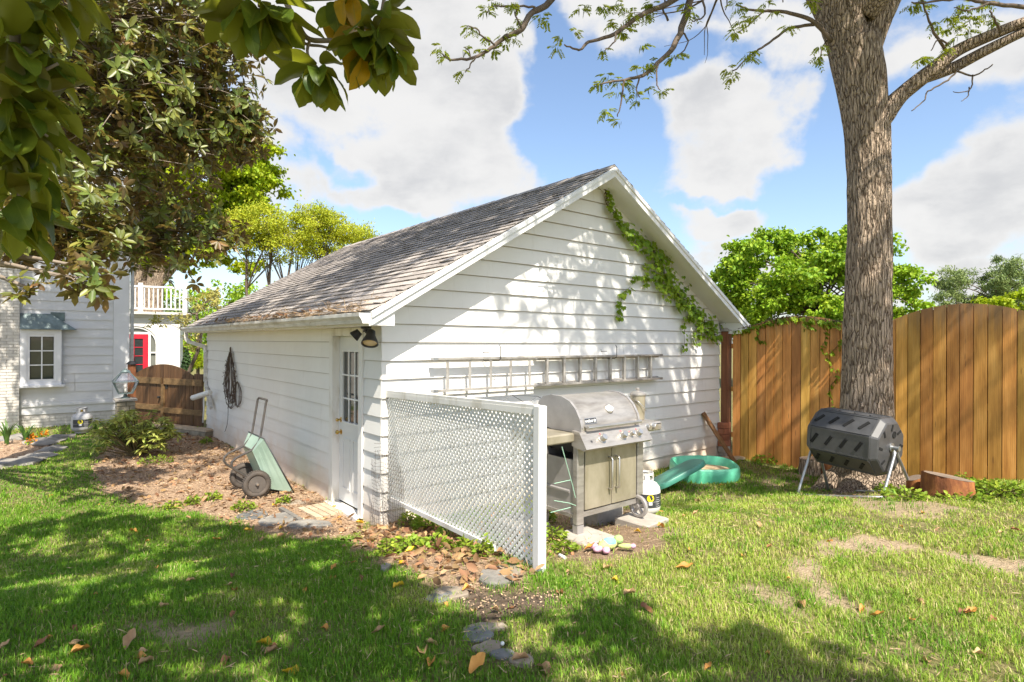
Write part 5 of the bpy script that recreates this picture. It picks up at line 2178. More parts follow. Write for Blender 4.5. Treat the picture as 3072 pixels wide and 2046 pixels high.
na_ = 56
angs = [2 * math.pi * i / na_ for i in range(na_)]
mb = MB()
ctr = Vector((SBc.x, SBc.y, SBg))
rings = []
for (k, zz) in ((.96, -.03), (.99, .02), (1.0, .09), (.985, .19), (.96, .215), (.92, .22), (.89, .205), (.86, .12), (.84, .06)):
    row = []
    for a in angs:
        kk_ = k
        if k >= .98 and zz < .1:
            kk_ = k * (1 + .035 * max(0, math.cos(4 * (a - .4))) - .02 * (1 if zz < .05 else 0))
        row.append(mb.p(ctr + tshape(a, kk_) + UP * (zz + (.03 * math.sin(a) if zz > .15 else 0))))
    rings.append(row)
for a, b_ in zip(rings, rings[1:]):
    for k in range(na_):
        j = (k + 1) % na_
        mb.face((a[k], a[j], b_[j], b_[k]))
mb.build('basin', M['sandbox'], sb, smooth=True)
mb = MB()
row = [mb.p(ctr + tshape(a, .88) + UP * (.10 + .012 * math.sin(a * 3))) for a in angs]
rows2 = [mb.p(ctr + tshape(a, .5) + UP * (.135 + .012 * math.sin(a * 2))) for a in angs]
c_ = mb.p(ctr + UP * .14)
for k in range(na_):
    j = (k + 1) % na_
    mb.face((row[k], row[j], rows2[j], rows2[k]))
    mb.face((rows2[k], rows2[j], c_))
mb.build('sand', M['sand'], sb, smooth=True)
# lid leaning on the basin's left rim
lb_, lt_ = PX(1958, 1430, 7.9), PX(2100, 1368, 8.05)
lb_.z = ghf(lb_.x, lb_.y) + .06
lt_.z = SBg + .36
ld = (lt_ - lb_)
ll_ = ld.length
ldx = ld.normalized()
ldy = UP.cross(ldx).normalized()
ldy = (ldy * math.cos(R(9)) - ldx.cross(ldy) * math.sin(R(9))).normalized()
TLd = frame((lb_ + lt_) / 2, ldx, ldy, ldx.cross(ldy))
mb = MB(TLd)
rings = []
for (k, zz) in ((.99, -.035), (1.0, -.03), (1.0, .015), (.97, .03), (.8, .036), (.3, .04)):
    rings.append([mb.p(Vector((ll_ * .52 * k * math.copysign(abs(math.cos(a)) ** .45, math.cos(a)), .26 * k * math.copysign(abs(math.sin(a)) ** .55, math.sin(a)), zz))) for a in angs])
for a, b_ in zip(rings, rings[1:]):
    for k in range(na_):
        j = (k + 1) % na_
        mb.face((a[k], a[j], b_[j], b_[k]))
mb.face(rings[0][::-1])
mb.face(rings[-1])
o = mb.build('shell_cover', M['sandbox_lid'], None, smooth='auto')
tag(o, 'dark green shell lid leaning on the left rim of the sandbox', 'sandbox lid')

# leaning board, bricks at the corner, board on the ground
a, b_ = PX(2207, 1374, 9.75), PX(2110, 1238, 9.95)
a.z = ghf(a.x, a.y)
mb = MB()
mb.bar(a, b_, .10, .03, up=Vector((.7, -.7, .3)))
o = mb.build('leaning_board', M['board'])
tag(o, 'brown wooden board leaning in the corner of garage and fence', 'board')
brc = [pm('red_brick', (.26, .085, .04), (.42, .17, .09), scale=8, rough=.9, bump=.4, rnd=.2), M['concrete']]
cb_ = TG @ Vector((W + .02, -.10, 0))
for i in range(6):
    mb = MB(frame(Vector((cb_.x, cb_.y, 0)), (GX + GY * random.uniform(-.3, .3)).normalized(), (GY - GX * random.uniform(-.3, .3)).normalized()))
    z0 = -.42 + i * .105
    mb.bbox(-.08, -.06, z0, .10, .06, z0 + .1, .005)
    o = mb.build('loose_brick', brc[1 if i < 2 else 0])
    tag(o, ['lowest grey concrete block of the pile at the right garage corner', 'second grey concrete block, under the red bricks at the garage corner', 'lowest red brick, lying on the grey blocks at the garage corner', 'second red brick from the bottom of the corner pile', 'red brick just under the topmost one of the corner pile', 'topmost red brick of the pile at the right garage corner'][i], 'brick', 'bricks piled at the garage corner')
a, b_ = GP(2085, 1385), GP(2230, 1378)
mb = MB()
mb.bar(a + UP * .03, b_ + UP * .03, .14, .04)
o = mb.build('ground_board', M['plank'])
tag(o, 'pale board lying on the ground behind the green sandbox', 'board')

# slatted wooden mat by the door
mt = thing('wooden_mat', 'pale slatted wooden mat lying on the ground by the side door', 'door mat', GP(965, 1540))
A0_, A1_, A2_ = GP(895, 1530), GP(953, 1561), GP(960, 1518)
ex, ey = (A1_ - A0_), (A2_ - A0_)
for i in range(4):
    mb = MB()
    o_ = A0_ + ey * i * .32 + UP * (.035 + random.uniform(-.004, .006))
    q = [o_, o_ + ex * random.uniform(.95, 1.05), o_ + ex + ey * .28, o_ + ey * .28]
    mb.prism([p_ - UP * .03 for p_ in q], q)
    mb.build('slat', M['plank'], mt)
a, b_ = GP(845, 1530), GP(905, 1566)
mb = MB()
mb.bar(a + UP * .02, b_ + UP * .02, .05, .03)
o = mb.build('weathered_board', M['stone'])
tag(o, 'grey weathered board lying left of the slatted wooden mat', 'board')

# flagstones
flag = [  # px outline centre, half sizes in px, material, label
    (1350, 1781, 62, 17, 'sandstone', 'tan flagstone with leaf beside it left of the dirt path', 0.0),
    (1322, 1795, 42, 15, 'slate', 'blue grey slate flagstone touching the tan one in the grass', .1),
    (1525, 1712, 52, 16, 'sandstone', 'light sandstone slab at the foot of the lattice screen post', .05),
    (1490, 1738, 58, 20, 'stone', 'rough tan rock slab in front of the sandstone slab by the lattice', .0),
    (1438, 1905, 50, 19, 'slate', 'wide grey slate stepping stone in the middle of the dirt path', .0),
    (1455, 1885, 60, 14, 'sandstone', 'dusty stone edge half buried above the grey slate in the path', .0),
    (1468, 1945, 48, 15, 'sandstone', 'smooth tan stepping stone just below the wide grey slate', .0),
    (1515, 1965, 34, 15, 'slate', 'small blue slate stone right of the smooth tan stepping stone', .0),
    (1570, 1982, 34, 16, 'sandstone', 'nearest tan stepping stone at the lower end of the path', .0),
    (840, 1560, 58, 14, 'stone', 'grey flagstone in the shade left of the slatted wooden mat', .0),
    (760, 1545, 50, 12, 'slate', 'dark flat stone at the edge of mulch and lawn', .0),
    (930, 1575, 60, 11, 'stone', 'grey flagstone edge just below the slatted wooden mat', .0),
    (880, 1508, 34, 9, 'sandstone', 'pale flat stone on the mulch behind the slatted mat', .0),
    (1850, 1572, 10, 5, 'stone', 'small pale stone lying in the dirt beside the grill paver', .0),
    (1160, 1708, 16, 8, 'stone', 'round grey stone in the grass among the leaf litter', .0),
]
for (u, v, ru, rv, mt_, lb, tl) in flag:
    c_ = GP(u, v)
    k = c_.y / FPX
    rx = ru * k
    ry = (GP(u, v - rv) - GP(u, v + rv)).length / 2
    n_ = 14
    ph = random.random() * 6
    out = []
    for i in range(n_):
        a = 2 * math.pi * i / n_
        r = 1 + .13 * math.sin(2 * a + ph) + .10 * math.sin(3 * a + 2 * ph) + random.uniform(-.05, .05)
        out.append((c_.x + rx * r * math.cos(a), c_.y + ry * r * math.sin(a)))
    mb = MB()
    h = .014 if mt_ != 'stone' else .03
    if ru < 20:
        h = .03
    bot = [(x, y, ghf(x, y) - .05) for x, y in out]
    m_ = [(x, y, ghf(x, y) + h * .6) for x, y in out]
    t_p = [(c_.x + (x - c_.x) * .93, c_.y + (y - c_.y) * .93, ghf(x, y) + h + random.uniform(-.003, .003)) for x, y in out]
    I = [[mb.p(q) for q in lo] for lo in (bot, m_, t_p)]
    for a, b_ in zip(I, I[1:]):
        for k_ in range(n_):
            mb.face((a[k_], a[(k_ + 1) % n_], b_[(k_ + 1) % n_], b_[k_]))
    cc = mb.p((c_.x, c_.y, ghf(c_.x, c_.y) + h))
    for k_ in range(n_):
        mb.face((I[2][k_], I[2][(k_ + 1) % n_], cc))
    o = mb.build('flagstone', M[mt_])
    tag(o, lb, 'stone', 'loose flagstones and rocks in the lawn')

# bed edging stones
edge = [(-20, 1400, 80, 12), (62, 1391, 62, 11), (120, 1375, 46, 10), (160, 1353, 30, 11), (150, 1331, 28, 10), (180, 1318, 28, 9), (110, 1328, 22, 8), (52, 1318, 26, 8), (-10, 1322, 26, 8)]
names_ = ['long pale edging stone at the left end of the flower bed', 'long pale edging stone along the front of the flower bed', 'flat pale edging stone at the front corner of the flower bed', 'grey edging stone at the tip of the flower bed', 'grey edging stone behind the orange flowers', 'far grey edging stone beside the lawn', 'dark edging stone at the back of the flower bed', 'pale rock behind the iris in the flower bed', 'half hidden rock at the back left of the flower bed']
for (u, v, ru, rv), lb in zip(edge, names_):
    c_ = GP(u, v)
    k = c_.y / FPX
    mb = MB()
    mb.blob((c_.x, c_.y, c_.z + .015), ru * k, (GP(u, v - rv) - GP(u, v + rv)).length / 2 * .7, .075, 14, 8, .5, seed=u * .37)
    o = mb.build('edging_stone', M['stone'], None, smooth='auto')
    tag(o, lb, 'stone', 'stones edging the flower bed')

# stumps
def stump(name, label, p, r, h, top_tilt, bark, seed, r2=None):
    root = thing(name, label, 'tree stump', p, 'sawn stumps by the fence')
    n_ = 26
    mb = MB()
    ring = []
    for (k, zz) in ((1.18, -.05), (1.06, .05 * h / .2), (1.0, h * .6), (.98, h - .012), (.95, h)):
        row = []
        for i in range(n_):
            a = 2 * math.pi * i / n_
            rr_ = r * k * (1 + .09 * mnoise.noise(Vector((math.cos(a) * 1.5 + seed, math.sin(a) * 1.5, zz * 3))) + .02 * math.sin(11 * a))
            row.append(mb.p(p + Vector((rr_ * math.cos(a), rr_ * math.sin(a) * (r2 or 1), zz + top_tilt * math.cos(a) * (zz > h * .8)))))
        ring.append(row)
    for a, b_ in zip(ring, ring[1:]):
        for k in range(n_):
            mb.face((a[k], a[(k + 1) % n_], b_[(k + 1) % n_], b_[k]))
    mb.build('bark', bark, root, smooth='auto')
    mb = MB()
    inn = []
    for k in (1.0, .55):
        inn.append([mb.p(Vector(p) + Vector(((Vector(MBv) - Vector(p)).x * k, (Vector(MBv) - Vector(p)).y * k, h + .001 + top_tilt * math.cos(2 * math.pi * i / n_) * k))) for i, MBv in enumerate([(p + Vector((r * .955 * math.cos(2 * math.pi * i / n_), r * .955 * math.sin(2 * math.pi * i / n_) * (r2 or 1), 0))) for i in range(n_)])])
    cc = mb.p(p + UP * (h + .001))
    for k in range(n_):
        j = (k + 1) % n_
        mb.face((inn[0][k], inn[0][j], inn[1][j], inn[1][k]))
        mb.face((inn[1][k], inn[1][j], cc))
    mb.build('cut_face', M['cut_wood'], root)
    return root


p_ = GP(2868, 1492)
stump('stump', 'orange rotting stump with flat sawn top in front of the fence boards', p_ + Vector((0, .1, 0)), .23, .20, -.035, M['rot_wood'], 3.1)
p_ = GP(2440, 1424)
stump('stump', 'grey barked log end standing behind the compost tumbler', p_ + Vector((0, .05, 0)), .17, .24, .01, M['bark'], 8.2)
p_ = GP(2492, 1428)
stump('stump', 'orange split stump piece next to the tree root behind the tumbler', p_ + Vector((0, .0, 0)), .16, .17, -.06, M['rot_wood'], 5.5)
p_ = GP(2745, 1480)
stump('stump', 'small broken orange root stub right of the big tree trunk', p_, .075, .18, .03, M['rot_wood'], 1.5)

# plush toy lying on its front on the dirt
pq = GP(1826, 1652)
px_ = Vector((.80, .42, 0)).normalized()
py_ = Vector((-.42, .80, 0)).normalized()
TP = frame(Vector((pq.x, pq.y, pq.z + .03)), px_, py_)
pt = thing('plush_toy', 'faded yellow green plush animal with blue shell lying on the dirt', 'plush toy', pq)
mb = MB(TP)
mb.blob((0, 0, .02), .085, .050, .04, 16, 10, .12, seed=2)
bd_ = mb.build('body', M['plush_body'], pt, smooth=True)
mb = MB(TP)
mb.blob((.012, -.004, .036), .058, .046, .034, 14, 8, .08, seed=5)
mb.build('shell_patch', M['plush_blue'], pt, smooth=True)
mb = MB(TP)
mb.blob((.125, .03, .028), .042, .036, .036, 14, 8, .06, seed=7)
mb.build('head', M['plush_green'], pt, smooth=True)
for (x, y, sx, an) in ((.075, .085, .05, 1.2), (.115, -.075, .062, -.5), ):
    mb = MB(TP)
    rot = Matrix.Rotation(an, 3, 'Z')
    mb.blob((x, y, .012), sx, .022, .020, 12, 8, .1, rot, 3)
    mb.build('arm', M['plush_body'], pt, smooth=True)
mb = MB(TP)
mb.blob((.165, -.10, .012), .026, .022, .018, 10, 7, .1)
mb.build('hand', M['plush_pink'], pt, smooth=True)
for (x, y, an) in ((-.105, .045, 2.7), (-.11, -.025, 3.3), (-.07, -.075, 4.0)):
    mb = MB(TP)
    rot = Matrix.Rotation(an, 3, 'Z')
    mb.blob((x, y, .010), .045, .030, .024, 12, 8, .1, rot, 9)
    mb.build('foot', M['plush_pink'], pt, smooth=True)

# odds and ends
a, b_ = GP(1682, 1670), GP(1702, 1681)
mb = MB()
mb.lathe([(.012, 0), (.014, .003), (.014, .075), (.011, .08)], a + UP * .012, 10, (b_ - a))
o = mb.build('white_tube', M['white_label'], None, smooth='auto')
tag(o, 'small white plastic tube on the dirt right of the lattice post', 'tube')
c_ = GP(1512, 1941)
mb = MB()
mb.blob(c_ + UP * .02, .011, .011, .011, 12, 8)
o = mb.build('white_ball', M['white_label'], None, smooth=True)
tag(o, 'tiny white ball on the dirt beside the tan stepping stone', 'ball')
a, b_ = GP(1515, 1690), GP(1480, 1672)


# ------------------------------------------------------------------ walnut tree
def spline(pts, k=6):
    """Catmull-Rom through points with radii: [(Vector, r)]"""
    out, rad = [], []
    P_ = [p for p, _ in pts]
    r_ = [r for _, r in pts]
    for i in range(len(P_) - 1):
        p0, p1, p2, p3 = P_[max(i - 1, 0)], P_[i], P_[i + 1], P_[min(i + 2, len(P_) - 1)]
        for j in range(k):
            t_ = j / k
            out.append(.5 * ((2 * p1) + (p2 - p0) * t_ + (2 * p0 - 5 * p1 + 4 * p2 - p3) * t_ ** 2 + (3 * p1 - p0 - 3 * p2 + p3) * t_ ** 3))
            rad.append(r_[i] + (r_[i + 1] - r_[i]) * t_)
    out.append(P_[-1])
    rad.append(r_[-1])
    return out, rad


def bark_jit(seed, amp=.035):
    def f(q, a):
        c_, s_ = math.cos(a), math.sin(a)
        wv = .5 * mnoise.noise(Vector((c_ * 1.5 + seed, s_ * 1.5, q.z * 1.1)))
        r1 = abs(mnoise.noise(Vector((c_ * 6.5 + seed + wv, s_ * 6.5 + wv, q.z * 1.7))))
        r2 = abs(mnoise.noise(Vector((c_ * 12 + seed, s_ * 12 + wv, q.z * 3.1))))
        return 1 + amp * (.2 - 3.2 * max(0, .35 - r1) - 1.5 * max(0, .3 - r2))
    return f


def bark_jit_old(seed, amp=.035):
    def f(q, a):
        n1 = mnoise.noise(Vector((math.cos(a) * 5 + seed, math.sin(a) * 5, q.z * 1.3)))
        n2 = mnoise.noise(Vector((math.cos(a) * 13 + seed, math.sin(a) * 13, q.z * 2.6)))
        return 1 + amp * n1 + amp * .9 * n2
    return f


walnut = thing('walnut_tree', 'big ridged bark walnut tree forking high in front of the fence', 'tree', GP(2600, 1460))
tb = PX(2600, 1470, 7.65)
tb.z = ghf(tb.x, tb.y)
DT = 7.65


def trunk_pt(u, v, w_, d=DT):
    return (PX(u, v, d), w_ / 2 / FPX * d)


mb = MB()
pts = [(Vector((tb.x, tb.y, tb.z - .15)), .62), (Vector((tb.x - .01, tb.y, tb.z + .05)), .48), (Vector((tb.x + .01, tb.y, tb.z + .25)), .37), trunk_pt(2600, 1300, 146), trunk_pt(2601, 1150, 137), trunk_pt(2601, 1000, 130), trunk_pt(2604, 840, 124), trunk_pt(2607, 682, 118), trunk_pt(2603, 500, 118),
       trunk_pt(2598, 391, 122), trunk_pt(2588, 310, 126), trunk_pt(2574, 217, 138), trunk_pt(2556, 130, 140)]
sp_, rd_ = spline(pts, 14)


def flare(q, a):
    f = bark_jit(1.3, .04)(q, a)
    hgt = q.z - tb.z
    if hgt < .6:
        f *= 1 + .26 * max(0, 1 - hgt / .6) * (math.cos(4 * a + .8) * .6 + math.cos(7 * a) * .25)
    return f


mb.tube(sp_, rd_, 120, jit=flare)
for a_ in (-2.6, -1.75, -.9, -.2, .8, 2.0, 3.0):
    d_ = Vector((math.cos(a_), math.sin(a_), 0))
    rl = random.uniform(.75, 1.1)
    rp = []
    for f_ in (.25, .42, .62, .82, 1.0):
        q_ = Vector((tb.x, tb.y, 0)) + d_ * rl * f_ + Vector((-d_.y, d_.x, 0)) * random.uniform(-.04, .04)
        rp.append((Vector((q_.x, q_.y, ghf(q_.x, q_.y) + .22 * (1 - f_) ** 2 - .05 * f_)), .16 * (1.05 - f_) + .015))
    s_, r_ = spline(rp, 5)
    mb.tube(s_, r_, 14, jit=bark_jit(a_, .05))
mb.build('trunk', M['bark'], walnut, smooth=True)


def limb(name, pts, n=20, mat='bark', amp=.06, k=12, parent=walnut):
    mb = MB()
    s_, r_ = spline(pts, k)
    mb.tube(s_, r_, n, jit=bark_jit(random.random() * 9, amp))
    mb.build(name, M[mat], parent, smooth=True)
    return s_, r_


limbs = []
limbs.append(limb('limb', [trunk_pt(2555, 180, 110), trunk_pt(2520, 60, 118), trunk_pt(2470, -40, 112), trunk_pt(2390, -220, 98, 7.4), trunk_pt(2250, -480, 76, 7.2), trunk_pt(2040, -800, 50, 6.8), trunk_pt(1900, -1100, 24, 6.6)], 72))
limbs.append(limb('limb', [trunk_pt(2555, 190, 96), trunk_pt(2532, 40, 94), trunk_pt(2525, -80, 90), trunk_pt(2540, -330, 84, 8.0), trunk_pt(2500, -700, 60, 8.8), trunk_pt(2520, -1100, 30, 9.2)], 72))
limbs.append(limb('limb', [trunk_pt(2580, 190, 84), trunk_pt(2612, 95, 82), trunk_pt(2655, -10, 86), trunk_pt(2720, -150, 84, 7.9), trunk_pt(2850, -420, 64, 7.8), trunk_pt(2960, -800, 36, 7.5)], 64))
limbs.append(limb('limb', [trunk_pt(2610, 400, 70, 7.6), trunk_pt(2650, 345, 62, 7.55), trunk_pt(2700, 285, 46, 7.5), trunk_pt(2790, 212, 42, 7.35), trunk_pt(2870, 150, 36, 7.3), trunk_pt(3000, 92, 32, 7.1), trunk_pt(3130, 40, 28, 6.9), trunk_pt(3330, -60, 18, 6.6)], 44))
limbs.append(limb('limb', [trunk_pt(2770, 235, 30, 7.40), trunk_pt(2850, 205, 32, 7.4), trunk_pt(2960, 148, 30, 7.2), trunk_pt(3080, 90, 26, 7.0), trunk_pt(3250, 20, 16, 6.8)], 40))

# limbs added over the yard, above the picture, to throw shadows on the gable
limbs.append(limb('limb', [(Vector((4.55, 7.6, 5.9)), .20), (Vector((4.8, 7.1, 6.35)), .19), (Vector((4.95, 6.2, 6.4)), .17), (Vector((4.85, 5.1, 6.6)), .15), (Vector((4.15, 4.7, 7.6)), .12), (Vector((3.4, 4.4, 8.7)), .08), (Vector((2.8, 3.9, 9.6)), .04)], 24))
limbs.append(limb('limb', [(Vector((4.95, 6.2, 6.4)), .10), (Vector((5.3, 5.2, 7.0)), .09), (Vector((5.6, 4.0, 7.4)), .07), (Vector((5.9, 2.6, 7.7)), .04)], 16))
limbs.append(limb('limb', [(Vector((4.1, 7.3, 7.3)), .13), (Vector((3.4, 6.4, 7.6)), .11), (Vector((2.6, 5.4, 7.9)), .08), (Vector((1.7, 4.4, 8.3)), .05), (Vector((1.0, 3.6, 8.5)), .03)], 18))
limbs.append(limb('limb', [(Vector((3.4, 6.4, 7.6)), .07), (Vector((2.2, 6.5, 8.0)), .06), (Vector((.8, 6.4, 8.4)), .04), (Vector((-.4, 6.2, 8.6)), .025)], 14))


def wall_shadow_caster(a, z_, th=4.6):  # lifts a gable point up the sun ray to place its shadow caster
    p = TG @ Vector((a, 0, z_))
    return p + Vector((sh.x, sh.y, math.tan(R(SUN_EL)))) * th


for path_, r0_ in (([(3.79, 2.6), (3.3, 2.5), (2.8, 2.15), (2.2, 1.95), (1.5, 1.7)], .05), ([(3.3, 2.5), (3.05, 2.0), (2.8, 1.5), (2.65, .9)], .035), ([(4.63, 1.17), (4.1, 1.45), (3.5, 1.3), (3.0, .8), (2.7, .5)], .05),
                   ([(4.3, 1.8), (3.7, 1.75), (3.3, 1.45), (2.9, 1.4)], .035), ([(3.79, 2.6), (3.4, 2.95), (2.9, 2.9), (2.3, 2.55)], .04), ([(2.8, 2.15), (2.5, 2.5), (2.2, 2.7)], .025), ([(2.2, 1.95), (1.9, 1.4), (1.7, .9)], .025),
                   ([(4.63, 1.17), (4.9, .9), (4.7, .4), (4.6, .0)], .045), ([(3.5, 1.3), (3.5, .8), (3.7, .3)], .025)):
    shadow_limbs = [(wall_shadow_caster(a_, z_) + Vector((0, random.uniform(-.1, .1), random.uniform(-.06, .06))), r0_ * (1 - .65 * i_ / (len(path_) - 1))) for i_, (a_, z_) in enumerate(path_)]
    limb('limb', shadow_limbs, 8, 'twig', .02, 5)  # unseen limbs added to draw branch shadows on the gable

twig_mb = MB()
tips = []           # (point, direction) where leaf tufts hang


def branch_px(pts, d0, d1, w0, w1, sub=None):
    n_ = len(pts)
    seq = []
    for i, (u, v) in enumerate(pts):
        f = i / (n_ - 1)
        d = d0 + (d1 - d0) * f
        seq.append((PX(u, v, d), (w0 + (w1 - w0) * f) / 2 / FPX * d))
    s_, r_ = spline(seq, 5)
    s_ = [p + Vector((random.uniform(-1, 1), 0, random.uniform(-1, 1))) * .008 for p in s_]
    twig_mb.tube(s_, r_, 6, cap=True)
    return s_


BR = [
    ([(1930, -420), (1760, -150), (1646, 0), (1590, 39), (1559, 87), (1502, 117), (1459, 152), (1407, 174), (1346, 178), (1324, 161)], 6.7, 5.9, 26, 4),
    ([(2180, -260), (2090, -80), (2048, 65), (2016, 139), (1959, 200), (1916, 230), (1868, 239), (1798, 252)], 7.0, 6.2, 26, 4),
    ([(1868, 239), (1862, 296), (1848, 350)], 6.3, 6.2, 7, 3),
    ([(1918, 230), (1905, 262), (1915, 290)], 6.4, 6.3, 6, 3),
    ([(1970, 190), (1965, 240), (1975, 268)], 6.4, 6.3, 6, 3),
    ([(2300, -200), (2150, -90), (2016, 0), (1920, 43), (1842, 100), (1763, 126), (1733, 148), (1689, 135)], 7.0, 6.0, 24, 4),
    ([(1842, 100), (1840, 125), (1810, 150)], 6.3, 6.2, 6, 3),
    ([(2492, 122), (2431, 61), (2352, 35), (2287, 33), (2239, 26), (2205, 12)], 7.6, 6.9, 14, 4),
    ([(2437, 72), (2361, 87), (2292, 135), (2257, 161), (2196, 213)], 7.6, 6.9, 10, 4),
    ([(2287, 33), (2240, 75), (2212, 95)], 7.1, 7.0, 5, 3),
    ([(1559, 87), (1540, 40), (1550, 25)], 6.2, 6.1, 6, 3),
    ([(1600, 20), (1540, 18), (1475, 20), (1455, 40)], 6.4, 6.2, 7, 3),
    ([(1480, 135), (1440, 105), (1425, 85), (1398, 78)], 6.1, 6.0, 6, 3),
    ([(1424, 170), (1403, 200), (1390, 215)], 6.0, 6.0, 5, 3),
    ([(1407, 174), (1400, 150), (1385, 142)], 6.0, 6.0, 4, 2),
    ([(2040, 90), (2060, 130), (2022, 175)], 6.8, 6.7, 6, 3),
    ([(2000, 60), (1985, 30), (1990, -10), (1960, -40)], 6.8, 6.6, 7, 3),
    ([(2085, -60), (2110, 40), (2070, 65)], 6.9, 6.7, 8, 3),
    ([(3072, 20), (2960, 10), (2880, -5), (2790, 5), (2730, 8)], 6.6, 6.1, 13, 4),
    ([(2960, 10), (2900, 30), (2860, 22)], 6.4, 6.2, 7, 3),
    ([(3000, 95), (2980, 60), (2965, 30)], 7.0, 6.8, 8, 4),
    ([(2840, 160), (2800, 100), (2775, 40), (2760, -10)], 7.3, 6.8, 10, 4),
    ([(2840, 130), (2810, 118), (2790, 150)], 7.2, 7.0, 6, 3),
    ([(2880, 200), (2840, 240), (2780, 275), (2770, 300), (2732, 334)], 7.35, 7.2, 6, 3),
    ([(2870, 215), (2915, 226), (2960, 205), (2975, 192)], 7.35, 7.2, 6, 3),
    ([(2915, 226), (2905, 270), (2855, 276)], 7.3, 7.2, 5, 2),
    ([(2905, 262), (2900, 288), (2880, 303)], 7.3, 7.2, 4, 2),
    ([(2500, 110), (2470, 130), (2455, 175)], 7.7, 7.6, 6, 3),
]
for b_ in BR:
    branch_px(*b_)
TUFT = [(1324, 150), (1332, 172), (1312, 138), (1385, 148), (1398, 80), (1422, 88), (1455, 108), (1445, 150), (1478, 150), (1500, 105), (1512, 130), (1532, 112), (1548, 60), (1540, 80), (1385, 212), (1455, 35), (1462, 25), (1470, 6), (1520, 10), (1540, 12), (1620, 45), (1635, 60),
        (1678, 110), (1668, 140), (1722, 92), (1735, 30), (1742, 18), (1798, 15), (1815, 22), (1825, 75), (1838, 62), (1805, 148), (1870, 90), (1890, 50), (1895, 38), (1860, 20), (1850, 6), (1930, 40), (1950, 20), (1960, 10), (1940, 5), (1780, 255), (1795, 248), (1815, 225), (1838, 235), (1850, 245),
        (1868, 245), (1848, 275), (1888, 252), (1818, 325), (1815, 332), (1852, 360), (1912, 300), (1900, 280), (1950, 265), (1980, 272), (1945, 185), (1935, 195), (1918, 200), (1925, 135), (2012, 170), (2030, 160), (1880, 75), (1862, 95), (2060, 30), (2075, 40), (2048, 8),
        (2196, 215), (2180, 205), (2190, 230), (2240, 160), (2248, 170), (2252, 150), (2205, 12), (2210, 22), (2215, 60), (2225, 65), (2200, 95), (2195, 90), (2245, 50), (2260, 45), (2315, 35), (2290, 8), (2360, 75), (2430, 2), (2440, 10), (2455, 135), (2450, 165), (2445, 180),
        (2730, 12), (2745, 5), (2760, 14), (2800, 65), (2810, 75), (2830, 85), (2850, 70), (2870, 55), (2880, 45), (2890, 30), (2905, 60), (2920, 45), (2930, 20), (2945, 15), (2960, 40), (2975, 60), (2985, 65), (2850, 120), (2845, 140), (2865, 110), (2760, 175), (2775, 170), (2790, 180), (2755, 180),
        (2910, 70), (2900, 90), (2895, 18), (2880, 8), (2950, 6), (2780, 12), (2840, 50), (2860, 80)]
tuft_pts = []
for (u, v) in TUFT:
    d = 6.2 + (u - 1320) / 1650 * 1.0 + random.uniform(-.15, .15)
    tuft_pts.append(PX(u, v, d))

# the rest of the crown overhead: forking branches that carry the dappling tufts
rng = random.Random(11)


def grow(p, d, r, ln, depth, col_tips):
    n_ = 4
    pts_ = [(p, r)]
    q = p.copy()
    dd = d.copy()
    for i in range(n_):
        dd = (dd + Vector((rng.uniform(-1, 1), rng.uniform(-1, 1), rng.uniform(-.6, .9))) * .22).normalized()
        q = q + dd * ln / n_
        pts_.append((q.copy(), r * (1 - .55 * (i + 1) / n_)))
    s_, r_ = spline(pts_, 2)
    twig_mb.tube(s_, r_, 6 if r > .02 else 4, cap=False)
    if depth == 0:
        for i in range(1, n_ + 1):
            col_tips.append(pts_[i][0])
        return
    for i in range(1, n_ + 1):
        for _ in range(1 if i < n_ else 2):
            nd = (dd + Vector((rng.uniform(-1, 1), rng.uniform(-1, 1), rng.uniform(-.5, .6))) * .95).normalized()
            grow(pts_[i][0], nd, pts_[i][1] * .62, ln * .66, depth - 1, col_tips)


over_tips = []
for (s_, r_), cnt in zip(limbs, (9, 7, 7, 4, 3, 12, 9, 12, 8)):
    m_ = len(s_)
    for i in range(cnt):
        k = int(m_ * (.45 + .54 * i / max(cnt - 1, 1)))
        k = min(k, m_ - 1)
        p = s_[k]
        if p.z < 6.2:
            continue
        d = Vector((rng.uniform(-1, .5), rng.uniform(-1, .6), rng.uniform(-.1, .8))).normalized()
        grow(p, d, max(r_[k] * .5, .05), rng.uniform(1.6, 2.8), 2, over_tips)


def out_of_frame(p, mg=.05):
    if p.y < .2:
        return True
    u, v = p.x / p.y, (p.z - CAMZ) / p.y
    return not (-.877 - mg < u < .877 + mg and -.585 - mg < v < .587 + mg)


over_tips = [p for p in over_tips if out_of_frame(p, .03)]
print('overhead walnut tips', len(over_tips))
rng.shuffle(over_tips)
twig_mb.build('branches', M['twig'], walnut, smooth=True, kind='stuff')


